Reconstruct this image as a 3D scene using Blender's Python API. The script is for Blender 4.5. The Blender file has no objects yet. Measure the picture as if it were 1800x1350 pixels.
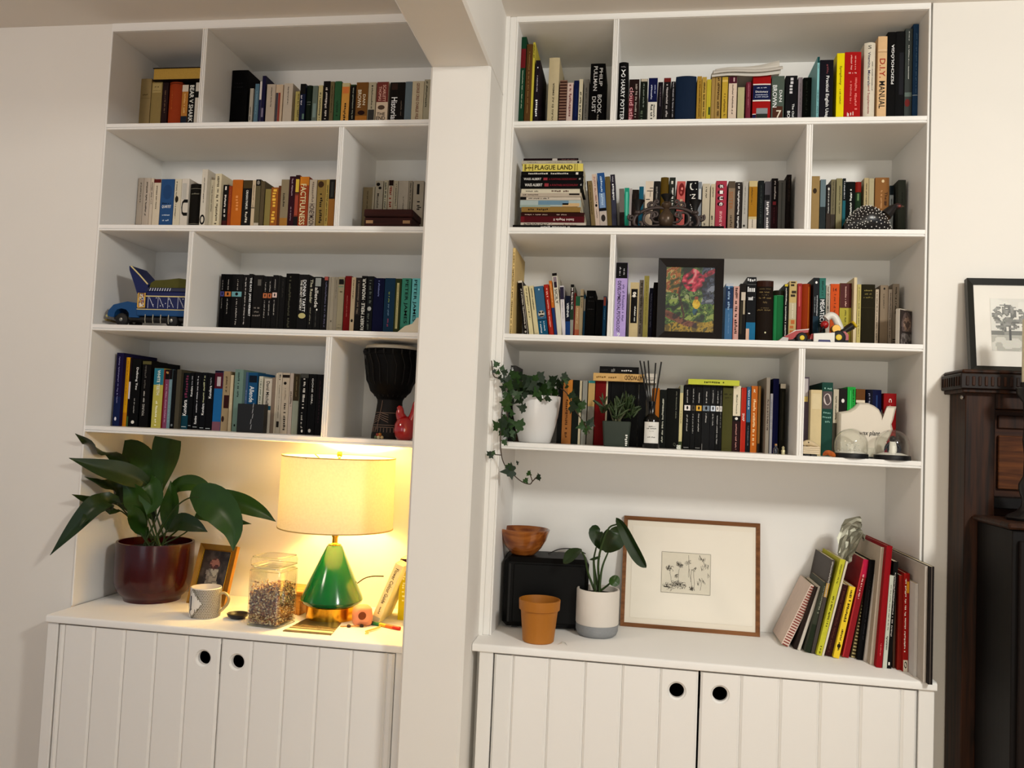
import bpy, math, random
from mathutils import Vector, Matrix
random.seed(7)
SC = bpy.context.scene
COL = SC.collection
pi = math.pi

# ------------------------------------------------------------------ camera
cam = bpy.data.cameras.new('camera'); camo = bpy.data.objects.new('camera', cam); COL.objects.link(camo)
camo.location = (0.099543, -2.479875, 1.548724)
camo.rotation_euler = (1.623634, -0.044003, 0.151568)
cam.sensor_width = 36; cam.sensor_fit = 'HORIZONTAL'; cam.lens = 28.809240
cam.clip_start = .02
SC.camera = camo
# ------------------------------------------------------------------ light
SC.view_settings.view_transform = 'Standard'; SC.view_settings.look = 'None'
SC.view_settings.gamma = 1; SC.view_settings.use_curve_mapping = False
SC.view_settings.exposure = 0.13
wd = bpy.data.worlds.new('world'); SC.world = wd; wd.use_nodes = True
wd.node_tree.nodes['Background'].inputs[0].default_value = (.80, .89, 1, 1)
wd.node_tree.nodes['Background'].inputs[1].default_value = 0.33
def area(name, loc, target, size, size_y, energy, col):
    l = bpy.data.lights.new(name, 'AREA'); l.shape = 'RECTANGLE'; l.size = size; l.size_y = size_y
    l.energy = energy; l.color = col
    o = bpy.data.objects.new(name, l); COL.objects.link(o); o.location = loc
    o.rotation_euler = (Vector(target)-Vector(loc)).to_track_quat('-Z', 'Y').to_euler()
    return o
# ceiling lamps of the two rooms, left window daylight, an added fill
area('ceiling_lamp', (1.6, -2.4, 2.66), (.6, 0, 1.0), .3, .3, 37, (1, .985, .92))
area('ceiling_lamp_left', (-2.1, -1.9, 2.75), (-1.5, 0, 1.3), .4, .4, 13, (1, .85, .72))
area('fill_light_right', (.45, -3.9, 1.15), (.6, 0, .8), 1.3, 1.5, 23, (1, .90, .73))  # added warm fill for the right-hand doors, not a known window
area('window_light_left', (-1.8, -4.4, 1.4), (-1.2, 0, 1.2), 1.2, 1.4, 6, (.80, .91, 1))

# ------------------------------------------------------------------ materials
def lin(h, k=1.0):
    if len(h) == 3: h = ''.join(c*2 for c in h)
    r = []
    for i in (0, 2, 4):
        v = int(h[i:i+2], 16)/255
        v = v/12.92 if v <= .04045 else ((v+.055)/1.055)**2.4
        r.append(min(v*k, .9))
    return (*r, 1)
MC = {}
def M(h, rough=.55, metal=0, var=.08, scale=40, bump=0, k=1.0, spec=.35, coat=0, sheen=0):
    key = (h, rough, metal, var, scale, bump, k, spec, coat)
    if key in MC: return MC[key]
    m = bpy.data.materials.new('paint_'+h); m.use_nodes = True
    nt = m.node_tree; N = nt.nodes; L = nt.links; b = N['Principled BSDF']
    c = lin(h, k)
    tc = N.new('ShaderNodeTexCoord'); no = N.new('ShaderNodeTexNoise')
    no.inputs['Scale'].default_value = scale; no.inputs['Detail'].default_value = 4
    L.new(tc.outputs['Object'], no.inputs['Vector'])
    mx = N.new('ShaderNodeMix'); mx.data_type = 'RGBA'
    mx.inputs[6].default_value = tuple(v*(1-var) for v in c[:3])+(1,)
    mx.inputs[7].default_value = tuple(min(v*(1+var), .95) for v in c[:3])+(1,)
    L.new(no.outputs['Fac'], mx.inputs[0]); L.new(mx.outputs[2], b.inputs['Base Color'])
    b.inputs['Roughness'].default_value = rough; b.inputs['Metallic'].default_value = metal
    b.inputs['Specular IOR Level'].default_value = spec
    if coat: b.inputs['Coat Weight'].default_value = coat; b.inputs['Coat Roughness'].default_value = .08
    if bump:
        bp = N.new('ShaderNodeBump'); bp.inputs['Strength'].default_value = bump; bp.inputs['Distance'].default_value = .002
        L.new(no.outputs['Fac'], bp.inputs['Height']); L.new(bp.outputs[0], b.inputs['Normal'])
    MC[key] = m
    return m
def wood(h1, h2, scale=6, rough=.45, axis='Z', k=1.0, coat=0):
    key = ('wood', h1, h2, scale, rough, axis, k, coat)
    if key in MC: return MC[key]
    m = bpy.data.materials.new('wood_'+h1); m.use_nodes = True
    nt = m.node_tree; N = nt.nodes; L = nt.links; b = N['Principled BSDF']
    tc = N.new('ShaderNodeTexCoord'); mp = N.new('ShaderNodeMapping')
    s = {'X': (1, 14, 14), 'Y': (14, 1, 14), 'Z': (14, 14, 1)}[axis]
    mp.inputs['Scale'].default_value = tuple(v*scale/6 for v in s)
    L.new(tc.outputs['Object'], mp.inputs['Vector'])
    no = N.new('ShaderNodeTexNoise'); no.inputs['Scale'].default_value = 5; no.inputs['Detail'].default_value = 6; no.inputs['Distortion'].default_value = .6
    L.new(mp.outputs[0], no.inputs['Vector'])
    cr = N.new('ShaderNodeValToRGB')
    cr.color_ramp.elements[0].position = .35; cr.color_ramp.elements[0].color = lin(h1, k)
    cr.color_ramp.elements[1].position = .68; cr.color_ramp.elements[1].color = lin(h2, k)
    L.new(no.outputs['Fac'], cr.inputs[0]); L.new(cr.outputs[0], b.inputs['Base Color'])
    bp = N.new('ShaderNodeBump'); bp.inputs['Strength'].default_value = .25; bp.inputs['Distance'].default_value = .001
    L.new(no.outputs['Fac'], bp.inputs['Height']); L.new(bp.outputs[0], b.inputs['Normal'])
    b.inputs['Roughness'].default_value = rough; b.inputs['Specular IOR Level'].default_value = .22
    if coat: b.inputs['Coat Weight'].default_value = coat; b.inputs['Coat Roughness'].default_value = .12
    MC[key] = m
    return m
def glass(h='ffffff', rough=0.0, ior=1.45, k=1.0):
    key = ('glass', h, rough, ior)
    if key in MC: return MC[key]
    m = bpy.data.materials.new('glass_'+h); m.use_nodes = True
    b = m.node_tree.nodes['Principled BSDF']
    b.inputs['Base Color'].default_value = lin(h); b.inputs['Roughness'].default_value = rough
    b.inputs['Transmission Weight'].default_value = 1; b.inputs['IOR'].default_value = ior
    MC[key] = m
    return m
def pane_glass(add=.02):
    if ('pane', add) in MC: return MC[('pane', add)]
    m = bpy.data.materials.new('pane_glass'); m.use_nodes = True
    nt = m.node_tree; N = nt.nodes; L = nt.links; N.remove(N['Principled BSDF'])
    t = N.new('ShaderNodeBsdfTransparent'); g = N.new('ShaderNodeBsdfGlossy'); g.inputs['Roughness'].default_value = .02
    lw = N.new('ShaderNodeLayerWeight'); lw.inputs[0].default_value = .5
    pw = N.new('ShaderNodeMath'); pw.operation = 'POWER'; pw.inputs[1].default_value = 4; L.new(lw.outputs['Facing'], pw.inputs[0])
    ma = N.new('ShaderNodeMath'); ma.operation = 'MULTIPLY_ADD'; ma.inputs[1].default_value = .6; ma.inputs[2].default_value = add; L.new(pw.outputs[0], ma.inputs[0])
    mx = N.new('ShaderNodeMixShader'); L.new(ma.outputs[0], mx.inputs[0]); L.new(t.outputs[0], mx.inputs[1]); L.new(g.outputs[0], mx.inputs[2])
    L.new(mx.outputs[0], N['Material Output'].inputs[0])
    MC[('pane', add)] = m
    return m
def vcol(rough=.6, coat=0, k=1.0):
    key = ('vcol', rough, coat)
    if key in MC: return MC[key]
    m = bpy.data.materials.new('print_colours'); m.use_nodes = True
    nt = m.node_tree; N = nt.nodes; L = nt.links; b = N['Principled BSDF']
    a = N.new('ShaderNodeVertexColor'); a.layer_name = 'print'
    no = N.new('ShaderNodeTexNoise'); no.inputs['Scale'].default_value = 260
    tc = N.new('ShaderNodeTexCoord'); L.new(tc.outputs['Object'], no.inputs['Vector'])
    mx = N.new('ShaderNodeMix'); mx.data_type = 'RGBA'; mx.blend_type = 'OVERLAY'; mx.inputs[0].default_value = .12
    L.new(a.outputs[0], mx.inputs[6]); L.new(no.outputs['Color'], mx.inputs[7]); L.new(mx.outputs[2], b.inputs['Base Color'])
    b.inputs['Roughness'].default_value = rough; b.inputs['Coat Weight'].default_value = coat
    MC[key] = m
    return m
KB = 1.0      # paper and cloth reflect a little more than they look in the shade of the shelves
def MB(h, kind='p'):
    l = lin(h); y = .3*l[0]+.6*l[1]+.1*l[2]          # dark inks are deep, paper stays pale
    return M(h, .5 if kind == 'p' else .65, 0, .07, 60, .0 if kind == 'p' else .15, KB*(.34+.84*min(1, y/.32)), .09)
WHITE = M('f0eeea', .5, 0, .012, 6, .04)
WALLP = M('eae6df', .85, 0, .02, 5, .06)
CEILP = M('e8e2da', .9, 0, .015, 4, .04)
PAGE = M('d8ccae', .85, 0, .12, 220, .1)

# ------------------------------------------------------------------ mesh helpers
class G:
    def __init__(s): s.v = []; s.f = []
    def add(s, vs, fs):
        o = len(s.v); s.v += [tuple(v) for v in vs]; s.f += [tuple(i+o for i in f) for f in fs]; return s
    def box(s, x0, y0, z0, x1, y1, z1):
        return s.add([(x0,y0,z0),(x1,y0,z0),(x1,y1,z0),(x0,y1,z0),(x0,y0,z1),(x1,y0,z1),(x1,y1,z1),(x0,y1,z1)],
                     [(3,2,1,0),(4,5,6,7),(0,1,5,4),(1,2,6,5),(2,3,7,6),(3,0,4,7)])
    def bbox(s, x0, y0, z0, x1, y1, z1, b=.002):
        """box with chamfered edges"""
        vs = []
        for x, sx in ((x0, 1), (x1, -1)):
            for y, sy in ((y0, 1), (y1, -1)):
                for z, sz in ((z0, 1), (z1, -1)):
                    vs += [(x, y+sy*b, z+sz*b), (x+sx*b, y, z+sz*b), (x+sx*b, y+sy*b, z)]
        def i(ix, iy, iz, a): return ((ix*2+iy)*2+iz)*3+a
        fs = []
        for ix in (0, 1): fs.append((i(ix,0,0,0), i(ix,1,0,0), i(ix,1,1,0), i(ix,0,1,0))[::(-1 if ix == 0 else 1)])
        for iy in (0, 1): fs.append((i(0,iy,0,1), i(1,iy,0,1), i(1,iy,1,1), i(0,iy,1,1))[::(1 if iy == 0 else -1)])
        for iz in (0, 1): fs.append((i(0,0,iz,2), i(1,0,iz,2), i(1,1,iz,2), i(0,1,iz,2))[::(-1 if iz == 0 else 1)])
        for iy in (0, 1):
            for iz in (0, 1): fs.append((i(0,iy,iz,1), i(1,iy,iz,1), i(1,iy,iz,2), i(0,iy,iz,2)))
        for ix in (0, 1):
            for iz in (0, 1): fs.append((i(ix,0,iz,0), i(ix,1,iz,0), i(ix,1,iz,2), i(ix,0,iz,2)))
        for ix in (0, 1):
            for iy in (0, 1): fs.append((i(ix,iy,0,0), i(ix,iy,1,0), i(ix,iy,1,1), i(ix,iy,0,1)))
        for ix in (0, 1):
            for iy in (0, 1):
                for iz in (0, 1): fs.append((i(ix,iy,iz,0), i(ix,iy,iz,1), i(ix,iy,iz,2)))
        return s.add(vs, fs)
    def lathe(s, prof, seg=32, cx=0, cy=0, cz=0, sx=1, sy=1, closed=False):
        n = len(prof); vs = []; fs = []
        for k in range(seg):
            a = 2*pi*k/seg
            for r, z in prof: vs.append((cx+r*math.cos(a)*sx, cy+r*math.sin(a)*sy, cz+z))
        for k in range(seg):
            k2 = (k+1) % seg
            for i in range(n-1):
                fs.append((k*n+i, k2*n+i, k2*n+i+1, k*n+i+1))
        return s.add(vs, fs)
    def tube(s, path, r, seg=8, caps=True):
        path = [Vector(q) for q in path]; n = len(path)
        rr = r if isinstance(r, (list, tuple)) else [r]*n
        vs = []; fs = []; up = None
        for i, q in enumerate(path):
            d = (path[min(i+1, n-1)]-path[max(i-1, 0)])
            if d.length < 1e-9: d = Vector((0, 0, 1))
            d.normalize()
            if up is None: up = Vector((0, 0, 1)) if abs(d.z) < .9 else Vector((1, 0, 0))
            a = d.cross(up)
            if a.length < 1e-6: a = d.orthogonal()
            a.normalize(); bb = a.cross(d).normalized(); up = bb
            for k in range(seg):
                t = 2*pi*k/seg
                vs.append(q+(a*math.cos(t)+bb*math.sin(t))*rr[i])
        for i in range(n-1):
            for k in range(seg):
                k2 = (k+1) % seg
                fs.append((i*seg+k, i*seg+k2, (i+1)*seg+k2, (i+1)*seg+k))
        if caps:
            fs.append(tuple(range(seg))[::-1]); fs.append(tuple((n-1)*seg+k for k in range(seg)))
        return s.add(vs, fs)
    def prism(s, poly, z0, z1, axis='z'):
        n = len(poly)
        def q(a, b, c): return {'z': (a, b, c), 'y': (a, c, b), 'x': (c, a, b)}[axis]
        vs = [q(a, b, z0) for a, b in poly]+[q(a, b, z1) for a, b in poly]
        fs = [tuple(range(n))[::-1], tuple(range(n, 2*n))]+[(i, (i+1) % n, n+(i+1) % n, n+i) for i in range(n)]
        return s.add(vs, fs)
    def sphere(s, c, r, u=16, v=10):
        rx, ry, rz = r if isinstance(r, tuple) else (r, r, r)
        vs = [(c[0], c[1], c[2]-rz)]; fs = []
        for j in range(1, v):
            t = pi*j/v
            for k in range(u):
                a = 2*pi*k/u; vs.append((c[0]+rx*math.sin(t)*math.cos(a), c[1]+ry*math.sin(t)*math.sin(a), c[2]-rz*math.cos(t)))
        vs.append((c[0], c[1], c[2]+rz)); e = len(vs)-1
        for k in range(u):
            k2 = (k+1) % u; fs.append((0, 1+k2, 1+k)); fs.append((e, 1+(v-2)*u+k, 1+(v-2)*u+k2))
            for j in range(v-2): fs.append((1+j*u+k, 1+j*u+k2, 1+(j+1)*u+k2, 1+(j+1)*u+k))
        return s.add(vs, fs)
    def xf(s, m, start=0):
        s.v[start:] = [tuple(m @ Vector(q)) for q in s.v[start:]]; return s
    def mesh(s, name, smooth=False):
        me = bpy.data.meshes.new(name); me.from_pydata(s.v, [], s.f); me.update()
        if smooth:
            me.polygons.foreach_set('use_smooth', [True]*len(me.polygons))
        return me
def tag(o, label=None, cat=None, group=None, kind=None):
    if label: o['label'] = label
    if cat: o['category'] = cat
    if group: o['group'] = group
    if kind: o['kind'] = kind
    return o
def smooth_by_angle(me, ang=35):
    import bmesh
    bm = bmesh.new(); bm.from_mesh(me)
    bmesh.ops.recalc_face_normals(bm, faces=bm.faces)
    for e in bm.edges:
        if len(e.link_faces) == 2 and e.calc_face_angle(0) > math.radians(ang): e.smooth = False
    for f in bm.faces: f.smooth = True
    bm.to_mesh(me); bm.free()
def ob(name, g, mat, parent=None, loc=(0,0,0), rot=(0,0,0), smooth=0, label=None, scale=None):
    me = g if isinstance(g, bpy.types.Mesh) else g.mesh(name)
    if smooth and not isinstance(g, bpy.types.Mesh): smooth_by_angle(me, smooth)
    if mat and not me.materials: me.materials.append(mat)
    o = bpy.data.objects.new(name, me); COL.objects.link(o)
    o.location = loc; o.rotation_euler = rot
    if scale: o.scale = scale
    if parent: o.parent = parent
    if label: o['label'] = label
    return o
def root(name, label, cat, loc=(0,0,0), rot=(0,0,0), group=None):
    o = bpy.data.objects.new(name, None); COL.objects.link(o); o.empty_display_size = .05
    o.location = loc; o.rotation_euler = rot
    return tag(o, label, cat, group)
def struct(name, g, mat): return tag(ob(name, g, mat), kind='structure')
TXT = {}
def text_geo(s, bold=.01):
    """glyph outline triangles of a line of text, normalised to a 1 x 1 box"""
    if s in TXT: return TXT[s]
    cu = bpy.data.curves.new('glyphs', 'FONT'); cu.body = s; cu.resolution_u = 2; cu.offset = bold; cu.size = 1
    o = bpy.data.objects.new('glyphs', cu); COL.objects.link(o)
    bpy.context.view_layer.update()
    dg = bpy.context.evaluated_depsgraph_get()
    me = bpy.data.meshes.new_from_object(o.evaluated_get(dg))
    vs = [v.co.copy() for v in me.vertices]; fs = [tuple(f.vertices) for f in me.polygons]
    bpy.data.objects.remove(o); bpy.data.curves.remove(cu); bpy.data.meshes.remove(me)
    if not vs: vs = [Vector((0,0,0))]; fs = []
    x0 = min(v.x for v in vs); x1 = max(v.x for v in vs); y0 = min(v.y for v in vs); y1 = max(v.y for v in vs)
    w = max(x1-x0, 1e-6); h = max(y1-y0, 1e-6)
    r = ([((v.x-x0)/w-.5, (v.y-y0)/h-.5) for v in vs], fs)
    TXT[s] = r
    return r
def blur_geo(n, rnd):
    """row of little strokes: lettering too small to read"""
    vs = []; fs = []; x = 0
    for i in range(n):
        if rnd.random() < .16: x += .9
        w = rnd.uniform(.35, .75); h = rnd.choice((.75, .75, 1)); y0 = rnd.choice((-.5, -.5, -.3))
        o = len(vs); vs += [(x, y0), (x+w, y0), (x+w, y0+h), (x, y0+h)]; fs.append((o, o+1, o+2, o+3)); x += w+.28
    return [(a/x-.5, b*.72) for a, b in vs], fs

# ------------------------------------------------------------------ books
def arc(xf, c): return c*(2*xf-1)**2
def spine_patch(w, h, c, geo, orient, z0, z1, xc, sz, off=.0007):
    """lay flat geometry (unit box) on the spine between heights z0..z1"""
    vs, fs = geo; g = G(); out = []
    zc = (z0+z1)/2*h; ln = (z1-z0)*h; cw = sz*w
    for a, b in vs:
        if orient == 'd': x = xc*w+b*cw; z = zc-a*ln
        elif orient == 'u': x = xc*w-b*cw; z = zc+a*ln
        elif orient == 'h': x = xc*w+a*cw; z = zc+b*ln
        else: x = xc*w-a*cw; z = zc-b*ln          # upside down
        x = min(max(x, .0004), w-.0004); z = min(max(z, .0006), h-.0006)
        out.append((x, arc(x/w, c)-off, z))
    return g.add(out, fs)
def cover_geo(w, d, h, kind):
    c = {'p': 0.0, 'h': .0012, 'r': min(.007, w*.22)}[kind]; t = .0008 if kind == 'p' else .0024
    t = min(t, w*.3); n = 2 if kind == 'p' else 8
    out = [(0, d)]+[(w*i/n, arc(i/n, c)) for i in range(n+1)]+[(w, d)]
    inn = [(t, d)]+[(t+(w-2*t)*i/n, c+t) for i in range(n+1)]+[(w-t, d)]
    m = len(out); vs = []
    for z in (0, h): vs += [(x, y, z) for x, y in out]+[(x, y, z) for x, y in inn]
    fs = []
    for i in range(m-1):
        fs += [(i, i+1, 2*m+i+1, 2*m+i), (m+i+1, m+i, 3*m+i, 3*m+i+1), (i+1, i, m+i, m+i+1), (2*m+i, 2*m+i+1, 3*m+i+1, 3*m+i)]
    fs += [(0, 2*m, 3*m, m), (2*m-1, 4*m-1, 3*m-1, m-1)]
    ov = 0.0006 if kind == 'p' else .003
    pg = G().box(t, c+t, ov, w-t, d-ov-.0005, h-ov)
    return G().add(vs, fs), pg, c
GRP = {'a': 'books on the bookshelves'}
def book(row, rnd):
    x, y, z, w, d, h, lean, kind, col, deco, label, group = row
    cg, pg, c = cover_geo(w, d, h, kind)
    th = math.radians(lean)
    o = ob('book', cg, MB(col, kind), loc=(x, y, z), rot=(0, th, 0))
    if lean > 0:
        o.location = (x+w-w*math.cos(th), y, z+w*math.sin(th))
    tag(o, label, 'book', group)
    ob('pages', pg, PAGE, o)
    lay = .0003
    for q in deco:
        if q[0] == 'b':
            _, z0, z1, hx, x0, x1 = q; n = 1 if c == 0 else 6; vs = []; fs = []
            lay += .00012
            for i in range(n+1):
                xf = x0+(x1-x0)*i/n; xx = min(max(xf*w, .0002), w-.0002)
                vs += [(xx, arc(xf, c)-lay, z0*h+.0003), (xx, arc(xf, c)-lay, z1*h-.0003)]
            fs = [(2*i, 2*i+2, 2*i+3, 2*i+1) for i in range(n)]
            ob('spine_band', G().add(vs, fs), MB(hx), o)
        elif q[0] == 'e':
            _, zc, rz, hx, xc, rx = q
            lay += .00012
            vs = [(math.cos(2*pi*k/16)*.5, math.sin(2*pi*k/16)*.5) for k in range(16)]
            ob('emblem', spine_patch(w, h, c, (vs, [tuple(range(16))]), 'h', zc-rz, zc+rz, xc, rx*2, lay), MB(hx), o)
        elif q[0] == 't':
            _, s, o_, hx, z0, z1, xc, sz = q
            ob('title_lettering', spine_patch(w, h, c, text_geo(s), o_, z0, z1, xc, sz, lay+.0004), MB(hx), o)
        elif q[0] == 'n':
            _, o_, hx, z0, z1, xc, sz = q
            ln = (z1-z0)*h if o_ in 'du' else sz*w
            cw = sz*w if o_ in 'du' else (z1-z0)*h
            n = max(4, min(40, int(ln/max(cw, .002)*1.5)))
            ob('title_lettering', spine_patch(w, h, c, blur_geo(n, rnd), o_, z0, z1, xc, sz, lay+.0004), MB(hx), o)
    return o

# ------------------------------------------------------------------ room shell
NL, NR, NY = -.531, -.353, -.22          # pier between the two alcoves
L0, R0, R5 = -1.7099, -.3147, .896
DL, DR = .3277, .3285
CL, CR = 2.861, 2.838                    # ceiling heights either side of the beam
struct('floor', G().box(-6, -5, -.05, 5, .5, 0), wood('a88a68', 'c8ac88', 3, .5, 'Y'))
struct('ceiling', G().box(-6, -5, CL, NL, .4, CL+.1), CEILP)
struct('ceiling', G().box(NR, -5, CR, 5, .4, CR+.1), CEILP)
struct('wall_left', G().box(-6, 0, 0, L0-.006, .4, CL), WALLP)
struct('wall_right', G().box(R5+.012, 0, 0, 5, .4, CR), WALLP)
struct('wall_back', G().box(L0-.01, .34, 0, R5+.02, .42, CL), WALLP)
def chamf(x0, x1, y0, y1, z0, z1, c):
    return G().prism([(x0+c, y0), (x1-c, y0), (x1, y0+c), (x1, y1), (x0, y1), (x0, y0+c)], z0, z1)
struct('wall_middle', chamf(NL, NR, NY, .34, 0, 2.5825, .007), WALLP)
g = G()
c = .007; vs = [(NL, 2.5825+c), (NL+c, 2.5825), (NR-c, 2.5825), (NR, 2.5825+c), (NR, CL+.05), (NL, CL+.05)]
g.prism(vs, -5, .34, 'y'); struct('trim_1', g, WALLP)
# unseen wall stub, added to block the fill light from the left room
struct('wall_light_blocker', G().box(NL, -5, 0, NR, -2.08, 2.5825), WALLP)
g = G().box(NR, -.006, 0, NR+.012, .3, CR); struct('trim_2', g, WHITE)
# skirting of the left wall
struct('baseboard_left', G().box(-6, -.015, 0, L0-.03, 0, .12), WHITE)

# ------------------------------------------------------------------ bookcases
ST = .0215
def shelf_geo(x0, x1, z, D):
    t = ST
    pr = [(D, -t), (.003, -t), (-.0025, -t+.0012), (-.0035, -t+.003), (-.0025, -t+.0052), (.0015, -t+.0062), (.0015, -t+.0082), (-.0025, -t+.009), (-.0025, -.0012), (-.0012, 0), (D, 0)]
    return G().prism([(a, b+z) for a, b in pr], x0, x1, 'x')
def divider_geo(x0, x1, z0, z1, D):
    pr = [(x0, D), (x0, .002), (x0+.001, -.002), (x0+.0042, -.003), (x0+.0055, .001), (x0+.0072, .001), (x0+.008, -.0022), (x1-.008, -.0022),
          (x1-.0072, .001), (x1-.0055, .001), (x1-.0042, -.003), (x1-.001, -.002), (x1, .002), (x1, D)]
    return G().prism(pr, z0, z1)
def bookcase(label, x0, x1, tops, fl, zb, D, divs, ctop, lip):
    r = root('bookcase', label, 'bookcase', (x0, 0, zb), group='built-in white bookcases')
    def pt(n, g, sm=0): g.xf(Matrix.Translation((-x0, 0, -zb))); return ob(n, g, WHITE, r, smooth=sm)
    pt('back_panel', G().box(x0, D, WT[lip], x1, D+.01, tops+.03))
    pt('side_panel', G().box(x0-.006, 0, WT[lip], x0, D, tops+.02)); pt('side_panel', G().box(x1, .0, WT[lip], x1+.006, D, tops+.02))
    pt('top_panel', G().box(x0, .004, tops, x1, D, tops+.012))
    pt('fascia', G().box(x0-.006, -.002, tops+.001, x1+.006, .004, ctop))
    for i, z in enumerate(fl): pt('shelf_board', shelf_geo(x0, x1, z, D))
    zs = [tops]+[z-ST for z in fl]
    for row, a, b in divs: pt('divider', divider_geo(a, b, fl[row], zs[row], D))
    # bead round the opening
    for xa, xb in ((x0-.006, x0), (x1, x1+.006)):
        pt('edge_bead', G().bbox(xa, -.004, WT[lip]+.0005, xb, .001, tops+.001, .0015))
    pt('edge_bead', G().bbox(x0, -.004, tops, x1, .001, tops+.006, .0015))
    return r
WT = {'l': .9, 'r': .9185}
bookcase('white built-in bookcase on the left, above the green table lamp', L0, NL-.007, 2.8325, [2.5132, 2.1682, 1.8318, 1.4927], 1.4666, DL,
         [(0, -1.3828, -1.364), (1, -.8868, -.8684), (2, -1.3843, -1.3678), (3, -.8903, -.8691)], CL, 'l')
bookcase('white built-in bookcase on the right, above the framed etching', R0, R5, 2.8194, [2.5024, 2.1681, 1.8363, 1.5035], 1.4853, DR,
         [(0, -.0177, 0), (1, .5616, .5811), (2, -.0022, .0147), (3, .556, .5755)], CR, 'r')
tag(ob('trim_3', G().bbox(NR+.012, -.003, .9185, R0-.006, .3, CR, .002), WHITE), kind='structure')

# ------------------------------------------------------------------ base cabinets with tongue-and-groove doors
def board_geo(w, z0, z1, hole=None, t=.018, c=.0062):
    """front face at y=0, chamfered long edges; optional finger hole (x, z)"""
    if not hole:
        return G().prism([(0, c), (c, 0), (w-c, 0), (w, c), (w, t), (0, t)], z0, z1)
    hx, hz = hole; R = .0262; r = .0205; d = .006; n = 32; g = G()
    s = min(hx-c, w-c-hx)-.0005
    za, zb_ = hz-s, hz+s
    for a, b in ((z0, za), (zb_, z1)): g.prism([(0, c), (c, 0), (w-c, 0), (w, c), (w, t), (0, t)], a, b)
    g.add([(0, c, za), (c, 0, za), (c, 0, zb_), (0, c, zb_)], [(0, 1, 2, 3)]); g.add([(w-c, 0, za), (w, c, za), (w, c, zb_), (w-c, 0, zb_)], [(0, 1, 2, 3)])
    xl, xr = hx-s, hx+s
    g.add([(c, 0, za), (xl, 0, za), (xl, 0, zb_), (c, 0, zb_)], [(0, 1, 2, 3)]); g.add([(xr, 0, za), (w-c, 0, za), (w-c, 0, zb_), (xr, 0, zb_)], [(0, 1, 2, 3)])
    vs = []; fs = []
    for k in range(n):
        a = 2*pi*k/n; ca, sa = math.cos(a), math.sin(a); m = s/max(abs(ca), abs(sa))
        vs += [(hx+m*ca, 0, hz+m*sa), (hx+R*ca, 0, hz+R*sa), (hx+(R-.002)*ca, .003, hz+(R-.002)*sa), (hx+r*ca, d, hz+r*sa), (hx+r*ca, t, hz+r*sa)]
    for k in range(n):
        k2 = (k+1) % n
        for j in range(4): fs.append((k*5+j, k2*5+j, k2*5+j+1, k*5+j+1))
    return g.add(vs, fs)
INSIDE_SHADE = M('0a0908', .9)  # near-black colour stands in for the shade inside the closed cabinets
def base_cabinet(label, x0, x1, yf, top, doors, stl, str_):
    """doors: list of (xa, xb, [board edges], hole (x,z), hole board index)"""
    r = root('cabinet', label, 'cabinet', (x0, yf, 0), group='white tongue-and-groove base cabinets')
    T = Matrix.Translation((-x0, -yf, 0))
    def pt(n, g, m=WHITE, par=r): g.xf(T); return ob(n, g, m, par)
    yb = .33
    pt('side_panel', G().box(x0, yf+.03, .0, x0+.018, yb, top)); pt('side_panel', G().box(x1-.018, yf+.03, 0, x1, yb, top))
    pt('back_panel', G().box(x0, yb-.01, 0, x1, yb, top), INSIDE_SHADE); pt('floor_panel', G().box(x0, yf+.03, .08, x1, yb, .1), INSIDE_SHADE)
    pt('inner_panel', G().box(x0+.018, yf+.05, top-.03, x1-.018, yb-.01, top-.002), INSIDE_SHADE)
    pt('plinth', G().box(x0, yf+.05, 0, x1, yf+.07, .09))
    pt('stile', G().bbox(stl[0], yf+.002, .0, stl[1], yf+.03, top, .0015)); pt('stile', G().bbox(str_[0], yf+.002, 0, str_[1], yf+.03, top, .0015))
    for xa, xb, edges, hole, hb in doors:
        es = [xa]+edges+[xb]
        d = ob('door', G().add([(0, 0, 0)], []) if 0 else G().box(.004, .019, .1, xb-xa-.004, .022, .1+.03), WHITE, r, (xa-x0, 0, 0))
        dm = G().box(.003, .0185, .095, .02, .03, top-.006); dm.box(xb-xa-.02, .0185, .095, xb-xa-.003, .03, top-.006); dm.box(.02, .0185, .095, xb-xa-.02, .03, .15)
        me = d.data; d.data = dm.mesh('door'); d.data.materials.append(WHITE); bpy.data.meshes.remove(me)
        for i in range(len(es)-1):
            a, b = es[i], es[i+1]
            h = (hole[0]-a, hole[1]) if i == hb else None
            ob('board', board_geo(b-a-.0006, .09, top-.0045, h), WHITE, d, (a-xa+.0003, 0, 0))
    return r
YL, YR = -.1297+.006, -.1054+.006
base_cabinet('white base cabinet under the red plant pot and green lamp', -1.703, -.533, YL, .877,
    [(-1.664, -1.1225, [-1.644, -1.54, -1.437, -1.333, -1.229], (-1.1745, .810), 5), (-1.1195, -.5775, [-1.02, -.915, -.811, -.707, -.601], (-1.0655, .8075), 0)],
    (-1.703, -1.6675), (-.574, -.5335))
base_cabinet('white base cabinet under the framed etching and the leaning magazines', -.331, .91, YR, .8955,
    [(-.2865, .2925, [-.232, -.128, -.024, .081, .187], (.234, .8335), 5), (.298, .8665, [.407, .512, .616, .721, .826], (.352, .8345), 0)],
    (-.331, -.2905), (.8705, .91))
def worktop(label, x0, x1, yf, z0, z1):
    pr = [(.327, z0), (yf+.002, z0), (yf, z0+.002), (yf, z1-.006), (yf+.002, z1-.002), (yf+.006, z1), (.327, z1)]
    o = ob('worktop', G().prism([(a, b-z1) for a, b in pr], 0, x1-x0, 'x'), WHITE, None, (x0, 0, z1), smooth=40)
    return tag(o, label, 'worktop', 'white worktops')
worktop('white painted worktop holding the red plant pot and lamp', -1.7045, -.5325, -.1297, .8775, .9)
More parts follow.
